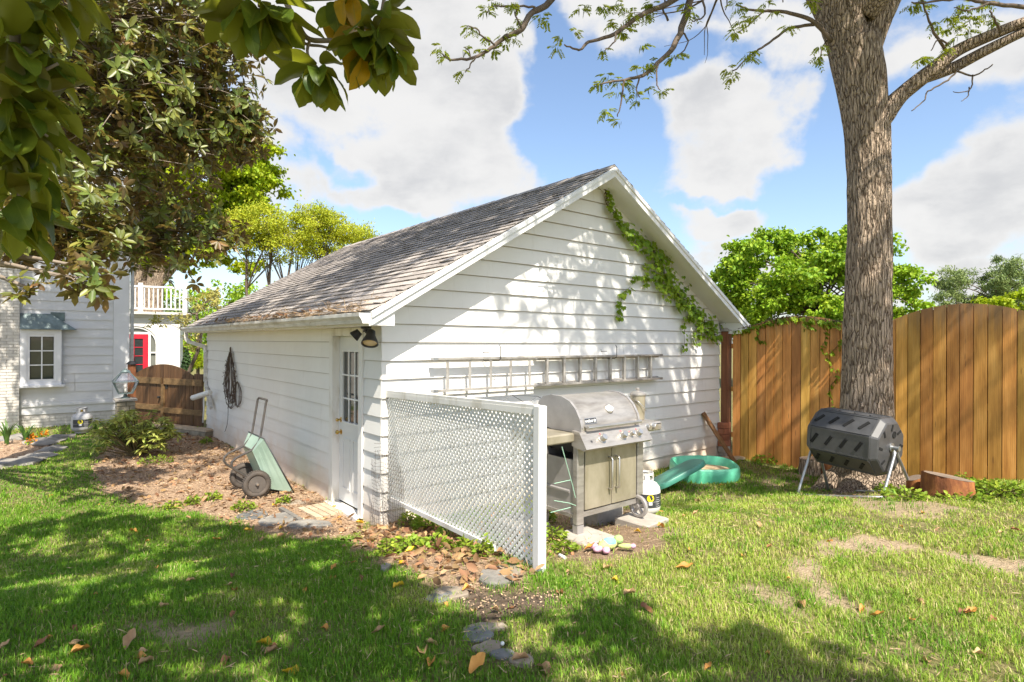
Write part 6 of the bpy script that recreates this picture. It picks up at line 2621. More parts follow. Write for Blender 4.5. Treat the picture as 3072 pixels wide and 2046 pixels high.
def walnut_leaves(points, name, per=4, sc=1.0):
    P, D, N, Lr, Wr = [], [], [], [], []
    cP, cD, cL = [], [], []
    for p in points:
        for _ in range(per):
            a = random.uniform(0, 2 * math.pi)
            ax_ = Vector((math.cos(a), math.sin(a), random.uniform(-.75, .35))).normalized()
            ln = random.uniform(.07, .15) * sc
            side = ax_.cross(UP).normalized()
            nrm = side.cross(ax_).normalized()
            k = random.randint(4, 6)
            for i in range(k):
                f = .25 + .75 * i / k
                o = p + ax_ * ln * f - UP * ln * .35 * f * f
                for s_ in (-1, 1):
                    P.append(o)
                    D.append((side * s_ + ax_ * .55 - UP * .35))
                    N.append(nrm + Vector((random.uniform(-.4, .4), random.uniform(-.4, .4), 0)))
                    Lr.append(random.uniform(.032, .055) * sc)
                    Wr.append(random.uniform(.013, .02) * sc)
        for _ in range(random.randint(2, 4)):
            o = p + Vector((random.uniform(-.04, .04), random.uniform(-.04, .04), 0))
            cP.append(o)
            cD.append(Vector((random.uniform(-.15, .15), random.uniform(-.15, .15), -1)))
            cL.append(random.uniform(.05, .11) * sc)
    leaf_cloud(name, np.array(P), np.array(D), np.array(N), np.array(Lr), np.array(Wr), M['walnut_leaf'], walnut)
    leaf_cloud('catkins', np.array(cP), np.array(cD), rdir(len(cP)), np.array(cL), .009, M['walnut_catkin'], walnut)


walnut_leaves(tuft_pts, 'leaf_tufts', 4, 1.0)
walnut_leaves(over_tips[:int(len(over_tips) * .42)], 'upper_foliage', 4, 1.8)


# ------------------------------------------------------------------ magnolias
def big_leaf_mesh(name, curl, fold, wav, seed, mat, L_=.17, W_=.075):
    """glossy leaf with a midrib fold, length along +Y"""
    rs = random.Random(seed)
    ny_, nx_ = 8, 4
    V, F, ax_, ay_ = [], [], [], []
    for j in range(ny_ + 1):
        t_ = j / ny_
        wdt = W_ * .5 * (math.sin(math.pi * min(1, t_ * .93 + .035)) ** .62) * (1.05 - .25 * abs(t_ - .55))
        if j == ny_:
            wdt = .001
        for i in range(nx_ + 1):
            x = (i / nx_ - .5) * 2
            zz = fold * abs(x) * wdt * 1.4 + wav * math.sin(t_ * 9 + (x > 0) * 2 + seed) * abs(x) * wdt
            ang = curl * t_
            yy = L_ * (math.sin(ang) / curl if abs(curl) > .01 else t_)
            zc = -L_ * ((1 - math.cos(ang)) / curl if abs(curl) > .01 else 0)
            V.append((x * wdt, yy, zc + zz))
            ax_.append(x)
            ay_.append(t_)
    for j in range(ny_):
        for i in range(nx_):
            a = j * (nx_ + 1) + i
            F.append((a, a + 1, a + nx_ + 2, a + nx_ + 1))
    me = bpy.data.meshes.new(name)
    me.from_pydata(V, [], F)
    me.polygons.foreach_set('use_smooth', [True] * len(F))
    for k, v in (('leaf_x', ax_), ('leaf_y', ay_)):
        at = me.attributes.new(k, 'FLOAT', 'POINT')
        at.data.foreach_set('value', v)
    me.materials.append(mat)
    me.update()
    return me


FG = [big_leaf_mesh('magnolia_leaf', c_, f_, w_, i, M['fg_leaf'], random.uniform(.15, .185), random.uniform(.066, .084)) for i, (c_, f_, w_) in enumerate(((.5, .25, .15), (.8, .4, .2), (.25, .2, .25), (-.3, .3, .1), (1.0, .15, .3), (.4, .5, .2)))]
FGY = [big_leaf_mesh('magnolia_leaf', c_, .2, .3, 20 + i, M['fg_leaf_yellow']) for i, c_ in enumerate((.5, .9))]

mag = thing('magnolia_tree', 'large magnolia with big glossy leaves hanging close overhead', 'tree', (-2.9, -1.4, 0))
mbk = MB()
tr_pts = [(Vector((-2.9, -1.4, -.2)), .26), (Vector((-2.85, -1.3, .6)), .20), (Vector((-2.75, -1.2, 1.8)), .17), (Vector((-2.5, -1.0, 3.2)), .14), (Vector((-2.2, -.7, 4.6)), .10), (Vector((-1.9, -.5, 6.2)), .06)]
s_, r_ = spline(tr_pts, 6)
mbk.tube(s_, r_, 18)
mbk.build('trunk', M['mag_bark'], mag, smooth=True)
br_mb = MB()


def mlimb(pts, r0, r1):
    n_ = len(pts)
    s_, r_ = spline([(Vector(p), r0 + (r1 - r0) * i / (n_ - 1)) for i, p in enumerate(pts)], 5)
    br_mb.tube(s_, r_, 8, cap=True)
    return s_


def add_leaf(p, ydir, ndir, sc, yellow=False):
    y = ydir.normalized()
    x = y.cross(ndir)
    if x.length < 1e-3:
        x = y.orthogonal()
    x.normalize()
    zz = x.cross(y)
    o = bpy.data.objects.new('leaf', random.choice(FGY if yellow else FG))
    COL.objects.link(o)
    m = frame(p, x * sc, y * sc, zz * sc)
    o.parent = mag
    o.matrix_parent_inverse = Matrix.Translation(mag.location).inverted()
    o.matrix_basis = m
    return o


nleaf = 0


def rosette(u, v, d, n_, axis=(0, 0, -1), sc=1.0, spread=(35, 95), yel=0.0):
    global nleaf
    p = PX(u, v, d)
    ax_ = Vector(axis).normalized()
    s1 = ax_.orthogonal().normalized()
    s2 = ax_.cross(s1)
    ph = random.random() * 6
    for i in range(n_):
        a = ph + i * 2.399
        th = R(spread[0] + (spread[1] - spread[0]) * (i + .5) / n_ + random.uniform(-8, 8))
        dr = ax_ * math.cos(th) + (s1 * math.cos(a) + s2 * math.sin(a)) * math.sin(th)
        dr = (dr + Vector((0, 0, -.18))).normalized()
        nd = (Vector((0, 0, 1)) * .6 - ax_ * .7 + Vector((random.uniform(-.35, .35), random.uniform(-.35, .35), random.uniform(-.2, .2))))
        add_leaf(p - ax_ * .02 * i / n_ + dr * .012, dr, nd, sc * random.uniform(.82, 1.12), random.random() < yel)
        nleaf += 1
    return p


# top centre branch with its whorls
b1 = mlimb([PX(700, -420, 1.9), PX(800, -140, 1.95), PX(855, 10, 2.0), PX(890, 75, 2.0), PX(925, 118, 2.0), PX(1005, 122, 2.0), PX(1060, 140, 2.0), PX(1110, 110, 2.0)], .012, .006)
mlimb([PX(925, 118, 2.0), PX(918, 160, 1.98), PX(950, 205, 1.97)], .0055, .004)
mlimb([PX(880, 90, 2.0), PX(910, 130, 2.03), PX(960, 138, 2.05), PX(1000, 150, 2.05)], .006, .004)
mlimb([PX(760, -300, 1.85), PX(775, -120, 1.9), PX(772, 20, 1.9)], .010, .005)
mlimb([PX(1010, -300, 2.1), PX(1015, -120, 2.1), PX(1012, 0, 2.1)], .010, .005)
mlimb([PX(1150, -260, 1.95), PX(1160, -100, 2.0), PX(1130, 90, 2.0)], .010, .005)
rosette(770, 28, 1.9, 15, (.05, -.2, -1), 1.0, (20, 88))
rosette(720, 0, 1.95, 6, (-.6, -.1, -.6), .95, (20, 70))
rosette(822, 20, 1.9, 6, (.6, -.1, -.7), .95, (15, 60))
rosette(952, 208, 1.97, 15, (.05, -.25, -1), .86, (15, 92))
rosette(1010, 10, 2.1, 12, (.0, -.1, -1), .95, (20, 85), .12)
rosette(1125, 105, 1.98, 16, (.0, -.2, -1), 1.0, (18, 95), .14)
rosette(1145, 40, 1.98, 9, (.5, -.2, -.5), .95, (30, 100), .1)
rosette(1085, 130, 1.95, 8, (-.3, -.4, -.9), .85, (20, 80), .3)
rosette(1160, 160, 2.0, 8, (.2, -.1, -1), .75, (10, 70), .05)
rosette(1050, -20, 2.0, 6, (0, 0, -1), .9, (20, 70), .5)
rosette(1180, 150, 2.05, 4, (1, 0, -.4), .5, (20, 60))
# left edge curtain of leaves
for (u, v, d, n_, axv_) in [(70, 10, 1.62, 9, (.1, 0, -1)), (130, 0, 1.7, 8, (.3, 0, -1)), (190, -30, 1.72, 7, (.6, 0, -.8)), (20, 120, 1.6, 6, (.3, -.3, -.7)), (90, 140, 1.72, 7, (.6, -.2, -.6)),
                        (60, 190, 1.66, 8, (.5, -.3, -.8)), (125, 190, 1.76, 6, (.8, 0, -.6)), (15, 270, 1.6, 7, (.4, -.3, -.8)), (95, 290, 1.7, 9, (.7, -.2, -.7)), (115, 325, 1.78, 6, (.7, 0, -.7)),
                        (60, 380, 1.66, 9, (.3, -.2, -1)), (105, 415, 1.76, 7, (.4, 0, -.9)), (20, 440, 1.62, 7, (.3, -.2, -1)), (80, 500, 1.7, 9, (.3, -.2, -1)), (40, 590, 1.66, 8, (.6, -.2, -.8)), (15, 665, 1.64, 6, (.7, 0, -.7)), (60, 640, 1.74, 5, (.5, 0, -.9))]:
    rosette(u, v, d, n_, axv_, random.uniform(.76, .96), (15, 90), .0)
print('near magnolia leaves', nleaf)
lmb = [PX(-900, -700, 1.5), PX(-350, -300, 1.5), PX(-60, -80, 1.6), PX(30, 60, 1.63), PX(50, 250, 1.66), PX(70, 420, 1.68), PX(55, 600, 1.66)]
mlimb(lmb, .02, .007)
for a, b_ in (((30, 60), (150, 5)), ((35, 70), (120, 150)), ((48, 230), (170, 190)), ((50, 250), (160, 320)), ((60, 330), (140, 410)), ((40, 120), (15, 270))):
    mlimb([PX(*a, 1.64), PX((a[0] + b_[0]) / 2, (a[1] + b_[1]) / 2 + 8, 1.68), PX(*b_, 1.7)], .006, .004)
mlimb([(-2.5, -1.0, 3.2), (-2.3, .1, 3.1), (-2.0, .9, 2.9), lmb[1]], .06, .02)
mlimb([(-2.5, -1.0, 3.2), (-1.8, .3, 3.6), (-1.1, 1.2, 3.4), PX(700, -420, 1.9)], .06, .012)
mlimb([PX(700, -420, 1.9), PX(760, -300, 1.85)], .012, .010)
mlimb([(-1.1, 1.2, 3.4), PX(1010, -300, 2.1), PX(1150, -260, 1.95)], .012, .010)

# crown overhead, above the picture: it throws the dappled shade on the lawn
SH1 = [(-700, 1620), (0, 1565), (280, 1535), (620, 1560), (960, 1578), (1100, 1640), (1230, 1730), (1420, 1800), (1560, 1830), (1650, 1790), (1790, 1765), (1950, 1790), (2130, 1860), (2330, 1890), (2560, 1960), (2800, 2060), (2900, 2300), (1536, 2600), (-400, 2400)]
SH1g = gpoly(SH1)
xs = np.random.uniform(-5.5, 3.2, 30000)
ys = np.random.uniform(1.6, 7.2, 30000)
ins = in_poly(SH1g, xs, ys)
nz = fbm2(xs, ys, 1.5, 77, 3)
nz2 = fbm2(xs, ys, 4.0, 78, 2)
dens = sstep(.0, .15, ins) * (1 - .93 * sstep(.48, .58, nz * .5 + nz2 * .5))
keep = np.random.rand(30000) < dens
cand = np.stack([xs, ys], 1)[keep]
print('shade candidates', len(cand))
CSEL = cand[:1350]
cast = []
for x, y in CSEL:
    g = ghf(x, y)
    for zz in (np.random.uniform(3.4, 4.4), 4.6, 5.2, 5.8):
        k = (zz - g) / SUNV.z
        p = Vector((x, y, g)) + SUNV * k
        if out_of_frame(p, .09):
            cast.append(p)
            break
nk = len(cast)
P, D, N, Lr = [], [], [], []
for p in cast:
    a0 = random.random() * 6
    for i in range(7):
        a = a0 + i * 2.4
        P.append(p)
        D.append(Vector((math.cos(a), math.sin(a), random.uniform(-.5, .4))))
        N.append(Vector((random.uniform(-.5, .5), random.uniform(-.5, .5), 1)))
        Lr.append(random.uniform(.12, .17))
leaf_cloud('upper_foliage', np.array(P), np.array(D), np.array(N), np.array(Lr), .068, M['mag_leaf'], mag)
# boughs that carry it
random.shuffle(cast)
hub = [Vector((-2.2, -.7, 4.6)), Vector((-2.35, -.85, 3.9)), Vector((-2.0, -.6, 5.4))]
mains = []
for i in range(14):
    tgt = cast[i * 37 % nk]
    h_ = random.choice(hub)
    midp = (h_ + tgt) / 2 + Vector((0, 0, .35))
    if out_of_frame(midp, .1) and out_of_frame(tgt, .05):
        mains += mlimb([h_, midp, tgt], .045, .012)
mains_np = np.array([tuple(q) for q in mains])
for p in cast[::4]:
    dd_ = np.linalg.norm(mains_np - np.array(p), axis=1)
    q = mains[int(dd_.argmin())]
    br_mb.tube([q, (q + p) / 2 + Vector((0, 0, .05)), p], [.008, .006, .004], 4, cap=False)
br_mb.build('branches', M['mag_bark'], mag, smooth=True, kind='stuff')

# second magnolia: bronze-leaved crown in the middle distance at the left
mg2 = thing('magnolia_tree', 'bronze leaved magnolia spreading in front of the clapboard house', 'tree', (-7.4, 6.8, -.4))
mb = MB()
s_, r_ = spline([(Vector((-7.4, 6.8, -.6)), .28), (Vector((-7.3, 6.85, 1.2)), .22), (Vector((-7.2, 6.9, 3.2)), .18), (Vector((-7.0, 7.0, 5.2)), .12), (Vector((-6.9, 7.0, 7.4)), .06)], 5)
mb.tube(s_, r_, 18)
mb.build('trunk', M['mag_bark'], mg2, smooth=True)
# crown outline in the view, as masses (u, v, depth, radius m, count)
mass = [(330, 60, 7.6, 1.1, 330), (500, 60, 8.0, 1.0, 300), (620, 90, 8.4, .55, 90), (180, 260, 7.2, 1.1, 330), (400, 260, 7.6, 1.1, 400), (570, 240, 8.2, .8, 230), (680, 330, 8.6, .5, 90), (745, 370, 8.8, .28, 40), (470, 410, 8.0, .75, 150), (640, 430, 8.5, .5, 70), (735, 455, 8.8, .26, 28),
        (300, 470, 7.6, .75, 130), (120, 480, 7.2, .8, 120), (430, 610, 8.2, .55, 60), (560, 620, 8.4, .4, 22), (620, 690, 8.6, .42, 40), (420, 720, 8.4, .48, 90), (520, 730, 8.5, .45, 70), (670, 720, 8.7, .25, 18), (230, 640, 6.4, .45, 75), (120, 620, 6.2, .5, 80), (60, 720, 6.0, .4, 50),
        (300, 690, 6.4, .35, 45), (200, 720, 6.3, .34, 40), (330, 330, 8.2, 1.3, 160), (200, 60, 7.2, 1.0, 200), (60, 150, 7.0, 1.0, 120), (640, 180, 8.4, .5, 60), (540, 340, 8.1, .7, 120), (100, 870, 5.6, .17, 9), (200, 835, 5.6, .26, 14), (270, 850, 5.6, .16, 7), (250, 800, 5.8, .2, 10),
        (250, 150, 11.2, 1.4, 230), (420, 200, 11.6, 1.2, 160), (80, 150, 11.0, 1.3, 200), (300, 0, 11.5, 1.5, 200), (150, 330, 11.3, .9, 80), (40, 100, 10.2, 1.3, 230), (-80, 250, 10.0, 1.3, 200), (180, 20, 10.5, 1.2, 190), (30, 400, 10.2, .9, 110), (-150, 0, 10.2, 1.3, 150), (150, 330, 10.4, 1.0, 120), (350, -250, 7.6, 1.5, 260), (100, -250, 7.2, 1.3, 180), (600, -200, 8.0, .8, 80)]  # the deepest masses are added to shade the house wall
br2 = MB()
hubs2 = [Vector((-7.2, 6.9, 3.2)), Vector((-7.1, 6.95, 4.2)), Vector((-7.0, 7.0, 5.2)), Vector((-6.95, 7.0, 6.2)), Vector((-7.25, 6.88, 2.4))]
P, D, N, Lr = [], [], [], []
for (u, v, d, r, n_) in mass:
    n_ = int(n_ * (.52 if n_ > 100 else .85) * (1.5 if d > 9.5 else 1))
    r *= .92
    c_ = PX(u, v, d)
    h_ = min(hubs2, key=lambda q: abs(q.z - c_.z + .5))
    midp = h_ * .45 + c_ * .55 + Vector((0, 0, .15))
    s_, r_ = spline([(h_, .05), (midp + Vector((random.uniform(-.2, .2), random.uniform(-.2, .2), 0)), .03), (c_, .014)], 5)
    br2.tube(s_, r_, 6, cap=False)
    k = 0
    while k < n_:
        q = Vector((random.gauss(0, .62), random.gauss(0, .62), random.gauss(0, .55))) * r
        if q.length > r * 1.6:
            continue
        p = c_ + q
        k += 1
        if k % 3 == 0:
            br2.tube([s_[random.randint(len(s_) // 2, len(s_) - 1)], (c_ + p) / 2 + Vector((0, 0, random.uniform(-.06, .06))), p], [.010, .007, .004], 4, cap=False)
        # a whorl of leaves at each twig end
        up_ = Vector((q.x * .6 + random.uniform(-.4, .4), q.y * .6 + random.uniform(-.4, .4), random.uniform(-.25, .75))).normalized()
        s1 = up_.orthogonal().normalized()
        s2 = up_.cross(s1)
        a0 = random.random() * 6
        for i in range(random.randint(6, 9)):
            a = a0 + i * 2.4
            dr = up_ * random.uniform(-.1, .6) + (s1 * math.cos(a) + s2 * math.sin(a)) + Vector((0, 0, -.25))
            P.append(p + dr * .01)
            D.append(dr)
            N.append(up_ + Vector((random.uniform(-.3, .3), random.uniform(-.3, .3), .2)))
            Lr.append(random.uniform(.09, .16))
leaf_cloud('crown', np.array(P), np.array(D), np.array(N), np.array(Lr), np.array(Lr) * .42, M['mag_bronze'], mg2)
br2.build('branches', M['mag_bark'], mg2, smooth=True, kind='stuff')
print('bronze leaves', len(P))


# ------------------------------------------------------------------ background trees
def bg_tree(name, label, base, trunk_pts, clumps, leaf, mat, n_per, barkm='twig', leaf_w=.7, flat=.0, spread=.2, limbs_from=None, group=None, tr=.05, cat='tree'):
    root = thing(name, label, cat, base, group)
    mb = MB()
    for tp_ in trunk_pts:
        s_, r_ = spline([(Vector(p), r) for p, r in tp_], 5)
        mb.tube(s_, r_, 10)
    top = trunk_pts[0][-1][0] if limbs_from is None else limbs_from
    for (c_, r) in clumps:
        c_ = Vector(c_)
        tq = random.choice(trunk_pts)
        src = Vector(tq[random.randint(len(tq) // 2, len(tq) - 1)][0])
        mp_ = (src + c_) / 2 + Vector((0, 0, .1 * (c_ - src).length))
        s_, r_ = spline([(src, tr), (mp_, tr * .6), (c_, tr * .25)], 4)
        mb.tube(s_, r_, 5, cap=False)
    mb.build('trunk', M[barkm], root, smooth=True)
    P, D, N = [], [], []
    for (c_, r) in clumps:
        n_ = int(n_per * r * r)
        # leaves gather in sprays round points on the clump
        nsub = max(3, int(9 * r * r))
        sub_ = unit(np.random.normal(size=(nsub, 3))) * (np.random.rand(nsub, 1) ** .45) * r * np.array([1, 1, .8])
        ii = np.random.randint(0, nsub, n_)
        q = np.array(c_) + sub_[ii] + np.random.normal(size=(n_, 3)) * r * spread * np.array([1, 1, .6])
        P.append(q)
        nn = sub_[ii] / r + np.random.normal(size=(n_, 3)) * .5 + np.array([0, -.15, .75])
        N.append(nn)
        D.append(np.random.normal(size=(n_, 3)) + np.array([0, 0, -.4]))
    P, D, N = np.concatenate(P), np.concatenate(D), np.concatenate(N)
    leaf_cloud('crown', P, D, N, np.random.uniform(.7, 1.25, len(P)) * leaf, leaf * leaf_w, M[mat], root)
    return root


def ell_clumps(u, v, d, rx, rz, ry, n_, r, shell=.75, lowcut=-1.0):
    """clump centres spread over an ellipsoid crown centred on a far point"""
    c_ = PX(u, v, d)
    out = []
    while len(out) < n_:
        q = rdir(1)[0] * (shell + (1 - shell) * random.random())
        if random.random() < .25:
            q = q * random.uniform(.2, .8)
        if q[2] < lowcut:
            continue
        out.append(((c_.x + q[0] * rx, c_.y + q[1] * ry, c_.z + q[2] * rz), r * random.uniform(.7, 1.25)))
    return out


def tk(p0, p1, r0, r1, wob=.2):
    p0, p1 = Vector(p0), Vector(p1)
    m1 = p0.lerp(p1, .35) + Vector((random.uniform(-wob, wob), 0, 0))
    m2 = p0.lerp(p1, .7) + Vector((random.uniform(-wob, wob), 0, 0))
    return [(p0, r0), (m1, r0 * .75 + r1 * .25), (m2, (r0 + r1) / 2), (p1, r1)]


# round maple behind the fence
b_ = PX(2440, 1090, 26)
cl = ell_clumps(2435, 880, 26, 4.2, 2.75, 3.6, 95, .82, .85)
bg_tree('maple_tree', 'round bright green maple tree behind the fence left of the trunk', (b_.x, b_.y, -.4), [tk((b_.x, b_.y, -.6), (b_.x, b_.y, 4.5), .28, .12)], cl, .17, 'maple', 900)
# willow-like trees far right
for (u, v, d, rx, rz, n_, r, mt_, nm, lb, lf, lw) in (
        (2990, 900, 38, 3.4, 2.6, 34, .95, 'willow', 'willow_tree', 'grey green feathery tree rising behind the right fence panel', .22, .28),
        (2830, 985, 34, 2.6, 1.5, 24, .7, 'willow', 'willow_tree', 'low grey green tree just above the fence top right of the trunk', .2, .3),
        (3060, 960, 27, 1.7, 1.6, 22, .6, 'maple_bright', 'bushy_tree', 'yellow green bushy tree at the right edge behind the fence', .14, .7),
        (2760, 985, 30, 1.4, 1.1, 12, .55, 'maple', 'bushy_tree', 'small green bush top peeking over the fence beside the trunk', .14, .7)):
    b_ = PX(u, 1090, d)
    bg_tree(nm, lb, (b_.x, b_.y, -.4), [tk((b_.x, b_.y, -.6), (b_.x, b_.y, CAMZ + (1030 - v) / FPX * d), .2, .08)], ell_clumps(u, v, d, rx, rz, rx * .8, n_, r, .8), lf, mt_, 850, leaf_w=lw)
# big bright maple with two trunks on the left
d = 24
b_ = PX(445, 1150, d)
t1 = [(PX(418, 1150, d), .36), (PX(420, 900, d), .30), (PX(423, 760, d), .26), (PX(400, 560, d), .18), (PX(380, 380, d), .1)]
t2 = [(PX(462, 1150, d), .40), (PX(462, 900, d), .34), (PX(478, 770, d), .30), (PX(520, 600, d), .2), (PX(580, 450, d), .1)]
t3 = [(PX(462, 870, d), .2), (PX(530, 790, d), .14), (PX(620, 680, d), .08), (PX(690, 600, d), .05)]
cl = ell_clumps(590, 520, d, 3.1, 2.7, 2.8, 72, .72, .7) + ell_clumps(430, 470, d, 2.0, 2.4, 2, 26, .7, .6) + ell_clumps(715, 560, d, 1.0, 1.7, 1.2, 20, .6, .6) + ell_clumps(640, 780, d, 2.3, .7, 2.0, 15, .42, .6) + ell_clumps(450, 800, d, 1.4, .7, 1.5, 7, .35, .6)
bg_tree('maple_tree', 'tall bright yellow green maple with twin trunks beyond the white building', (b_.x, b_.y, -.4), [t1, t2, t3], cl, .16, 'maple_bright', 900, 'bark')
# honey locusts above the garage roof
d = 20
for (u0, uc, vc, rx, rz, n_, lb) in ((770, 800, 690, 1.45, 1.25, 30, 'airy yellow green locust tree left of the garage roof'), (880, 955, 695, 1.55, 1.05, 34, 'golden green locust tree rising over the middle of the garage roof'), (1060, 1080, 715, .75, .45, 9, 'small pale locust top showing at the garage ridge')):
    bq = PX(u0, 1100, d)
    tks = [tk((bq.x, bq.y, -.6), PX(uc + du, vc + 30, d), .075, .015, .15) for du in (-60, 10, 80)] if rx > 1 else [tk((bq.x, bq.y, -.6), PX(uc, vc + 10, d), .1, .03)]
    bg_tree('locust_tree', lb, (bq.x, bq.y, -.4), tks, ell_clumps(uc, vc, d, rx, rz, 1.3, int(n_ * 1.6), .40, .45), .085, 'locust', 1450, leaf_w=.5, tr=.02, spread=.34)
    d += 1.2
# small pale dogwood by the garage corner
d = 16.5
bq = PX(575, 1150, d)
cl = ell_clumps(620, 895, d, .95, .28, .8, 10, .30, .5) + ell_clumps(545, 965, d, .7, .18, .6, 8, .24, .5) + ell_clumps(590, 1030, d, .35, .3, .4, 5, .2, .5)
bg_tree('dogwood_tree', 'small pale yellow flowering dogwood between white building and garage', (bq.x, bq.y, -.4), [tk((bq.x, bq.y, -.6), PX(590, 940, d), .06, .03)], cl, .07, 'pale_leaf', 900, leaf_w=.6, tr=.015)
# clipped conifers past the gate
for (u, v, hw, hh, d, mt_, lb) in ((560, 1085, 15, 32, 18.5, 'conifer', 'small dark clipped conifer past the gate'), (592, 1060, 16, 46, 19.5, 'maple', 'slim bright green cone shrub past the gate'), (597, 1085, 22, 16, 18, 'maple_bright', 'low yellow shrub past the gate by the garage corner')):
    c_ = PX(u, v, d)
    k = d / FPX
    P = []
    root = thing('clipped_shrub', lb, 'shrub', (c_.x, c_.y, -.4))
    n_ = 1400
    tt = np.random.rand(n_)
    aa = np.random.rand(n_) * 2 * math.pi
    rr = hw * k * (1 - tt) ** .7 * (.75 + .3 * np.random.rand(n_))
    zz = c_.z - hh * k + 2 * hh * k * tt
    P = np.stack([c_.x + rr * np.cos(aa), c_.y + rr * np.sin(aa), zz], 1)
    leaf_cloud('foliage', P, rdir(n_, .8), np.stack([np.cos(aa), np.sin(aa), .5 + 0 * aa], 1) + .4 * rdir(n_), .07, .035, M[mt_], root)
    mb = MB()
    mb.tube([(c_.x, c_.y, -.6), (c_.x, c_.y, c_.z)], [.05, .02], 6)
    mb.build('stem', M['twig'], root)
# loose row of trees closing the view behind everything on the left
k_ = 0
for (u, d, h, mt_) in ((700, 42, 5.5, 'maple'), (560, 46, 5, 'willow'), (860, 50, 6, 'maple'), (330, 40, 6, 'maple'), (1050, 52, 5, 'willow')):
    bq = PX(u, 1100, d)
    lbs = ['distant green tree behind the locusts', 'distant grey green tree seen through the dogwood', 'distant dark green tree hidden by the garage roof', 'distant green tree beside the clapboard house', 'distant pale green tree low behind the garage ridge']
    cl = [((bq.x + random.uniform(-3, 3), bq.y + random.uniform(-2, 2), random.uniform(1.0, h)), random.uniform(.9, 1.5)) for _ in range(16)]
    bg_tree('distant_tree', lbs[k_], (bq.x, bq.y, -.4), [tk((bq.x, bq.y, -.6), (bq.x, bq.y, h * .8), .2, .06)], cl, .26, mt_, 160)
    k_ += 1


# ------------------------------------------------------------------ creeper on the gable and on the fence
def vine(name, label, path, widths, n_leaf, leaf, seed, strands=(), off=.03):
    root = thing(name, label, 'vine', path[0])
    mb = MB()
    s_, r_ = spline([(Vector(p), w_) for p, w_ in zip(path, widths)], 10)
    P, D, N = [], [], []
    for q in range(3):
        mb.tube([p + Vector((random.uniform(-.03, .03), random.uniform(-.01, .01), random.uniform(-.03, .03))) for p in s_], [.006] * len(s_), 5, cap=False)
    segl = [((s_[i + 1] - s_[i]).length * (r_[i] + .02)) for i in range(len(s_) - 1)]
    tot = sum(segl)
    nout = Vector((.629, -.777, 0))
    for i in range(len(s_) - 1):
        for _ in range(int(n_leaf * segl[i] / tot + random.random())):
            p = s_[i].lerp(s_[i + 1], random.random())
            al = (s_[i + 1] - s_[i]).normalized()
            pr = al.cross(nout).normalized()
            p = p + pr * random.gauss(0, .5) * r_[i] + nout * random.uniform(.01, .10) + Vector((0, 0, -abs(random.gauss(0, .3)) * r_[i]))
            P.append(p)
    for st in strands:
        pts = [Vector(p) for p in st]
        ss_, _ = spline([(p, 1) for p in pts], 6)
        mb.tube(ss_, [.003] * len(ss_), 4, cap=False)
        for i in range(0, len(ss_), 1):
            for _ in range(1):
                P.append(ss_[i] + Vector((random.uniform(-.04, .04), random.uniform(-.03, .01), random.uniform(-.04, .03))))
    mb.build('stems', M['stem'], root, smooth=True)
    # each leaf: five leaflets fanned from a stalk
    PP, DD, NN, LL_ = [], [], [], []
    for p in P:
        n0 = (nout * 1.0 + Vector((random.uniform(-.6, .6), random.uniform(-.6, .6), random.uniform(0, .9)))).normalized()
        dn = Vector((random.uniform(-.5, .5), random.uniform(-.3, .3), -1))
        dn = (dn - n0 * dn.dot(n0)).normalized()
        sd_ = dn.cross(n0)
        sc = random.uniform(.65, 1.2)
        for a in (-1.25, -.62, 0, .62, 1.25):
            PP.append(p)
            DD.append(dn * math.cos(a) + sd_ * math.sin(a))
            NN.append(n0)
            LL_.append(leaf * sc * (1.05 - .25 * abs(a)))
    PP, DD, NN, LL_ = [np.array([tuple(q) for q in z_]) if z_ and not isinstance(z_[0], float) else np.array(z_) for z_ in (PP, DD, NN, LL_)]
    leaf_cloud('leaves', PP, DD, NN, LL_, LL_ * .55, M['vine'], root)
    return root


def gb(a, z_, b=-.06):
    return TG @ Vector((a, b, z_))


def gpx(u, v, b=-.07):
    """point on the plane b in front of the gable for a picture position"""
    k = (u - CU) / FPX
    o = TG @ Vector((0, b, 0))
    a = (k * o.y - o.x) / (GX.x - k * GX.y)
    p = o + GX * a
    return Vector((p.x, p.y, CAMZ + (hor(u) - v) / FPX * p.y))


vp = [(1812, 560), (1822, 610), (1845, 650), (1868, 690), (1905, 710), (1945, 735), (1965, 760), (1985, 800), (1995, 840), (2020, 870), (2050, 895), (2075, 930), (2100, 955), (2130, 985), (2150, 1010)]
wd = [.05, .06, .08, .12, .12, .15, .28, .30, .26, .24, .20, .20, .18, .16, .10]
stn = [[(1938, 790), (1940, 830), (1935, 860)], [(1990, 830), (1950, 835), (1915, 832), (1895, 838)], [(1890, 860), (1868, 885), (1860, 925), (1860, 960)], [(2030, 880), (2090, 845), (2115, 870)], [(2080, 945), (2055, 955), (2054, 1010), (2052, 1055)], [(2110, 965), (2080, 1000), (2090, 1030)], [(2135, 975), (2180, 968), (2205, 970)], [(2130, 985), (2110, 1005), (2098, 1005)]]
vine('creeper_vine', 'bright green creeper vine climbing under the right gable rake', [gpx(u, v) for u, v in vp], wd, 520, .07, 3, [[gpx(u, v) for u, v in s_] for s_ in stn])


def fpt(s, z_, o=.04):
    return TF @ Vector((s, o, z_))


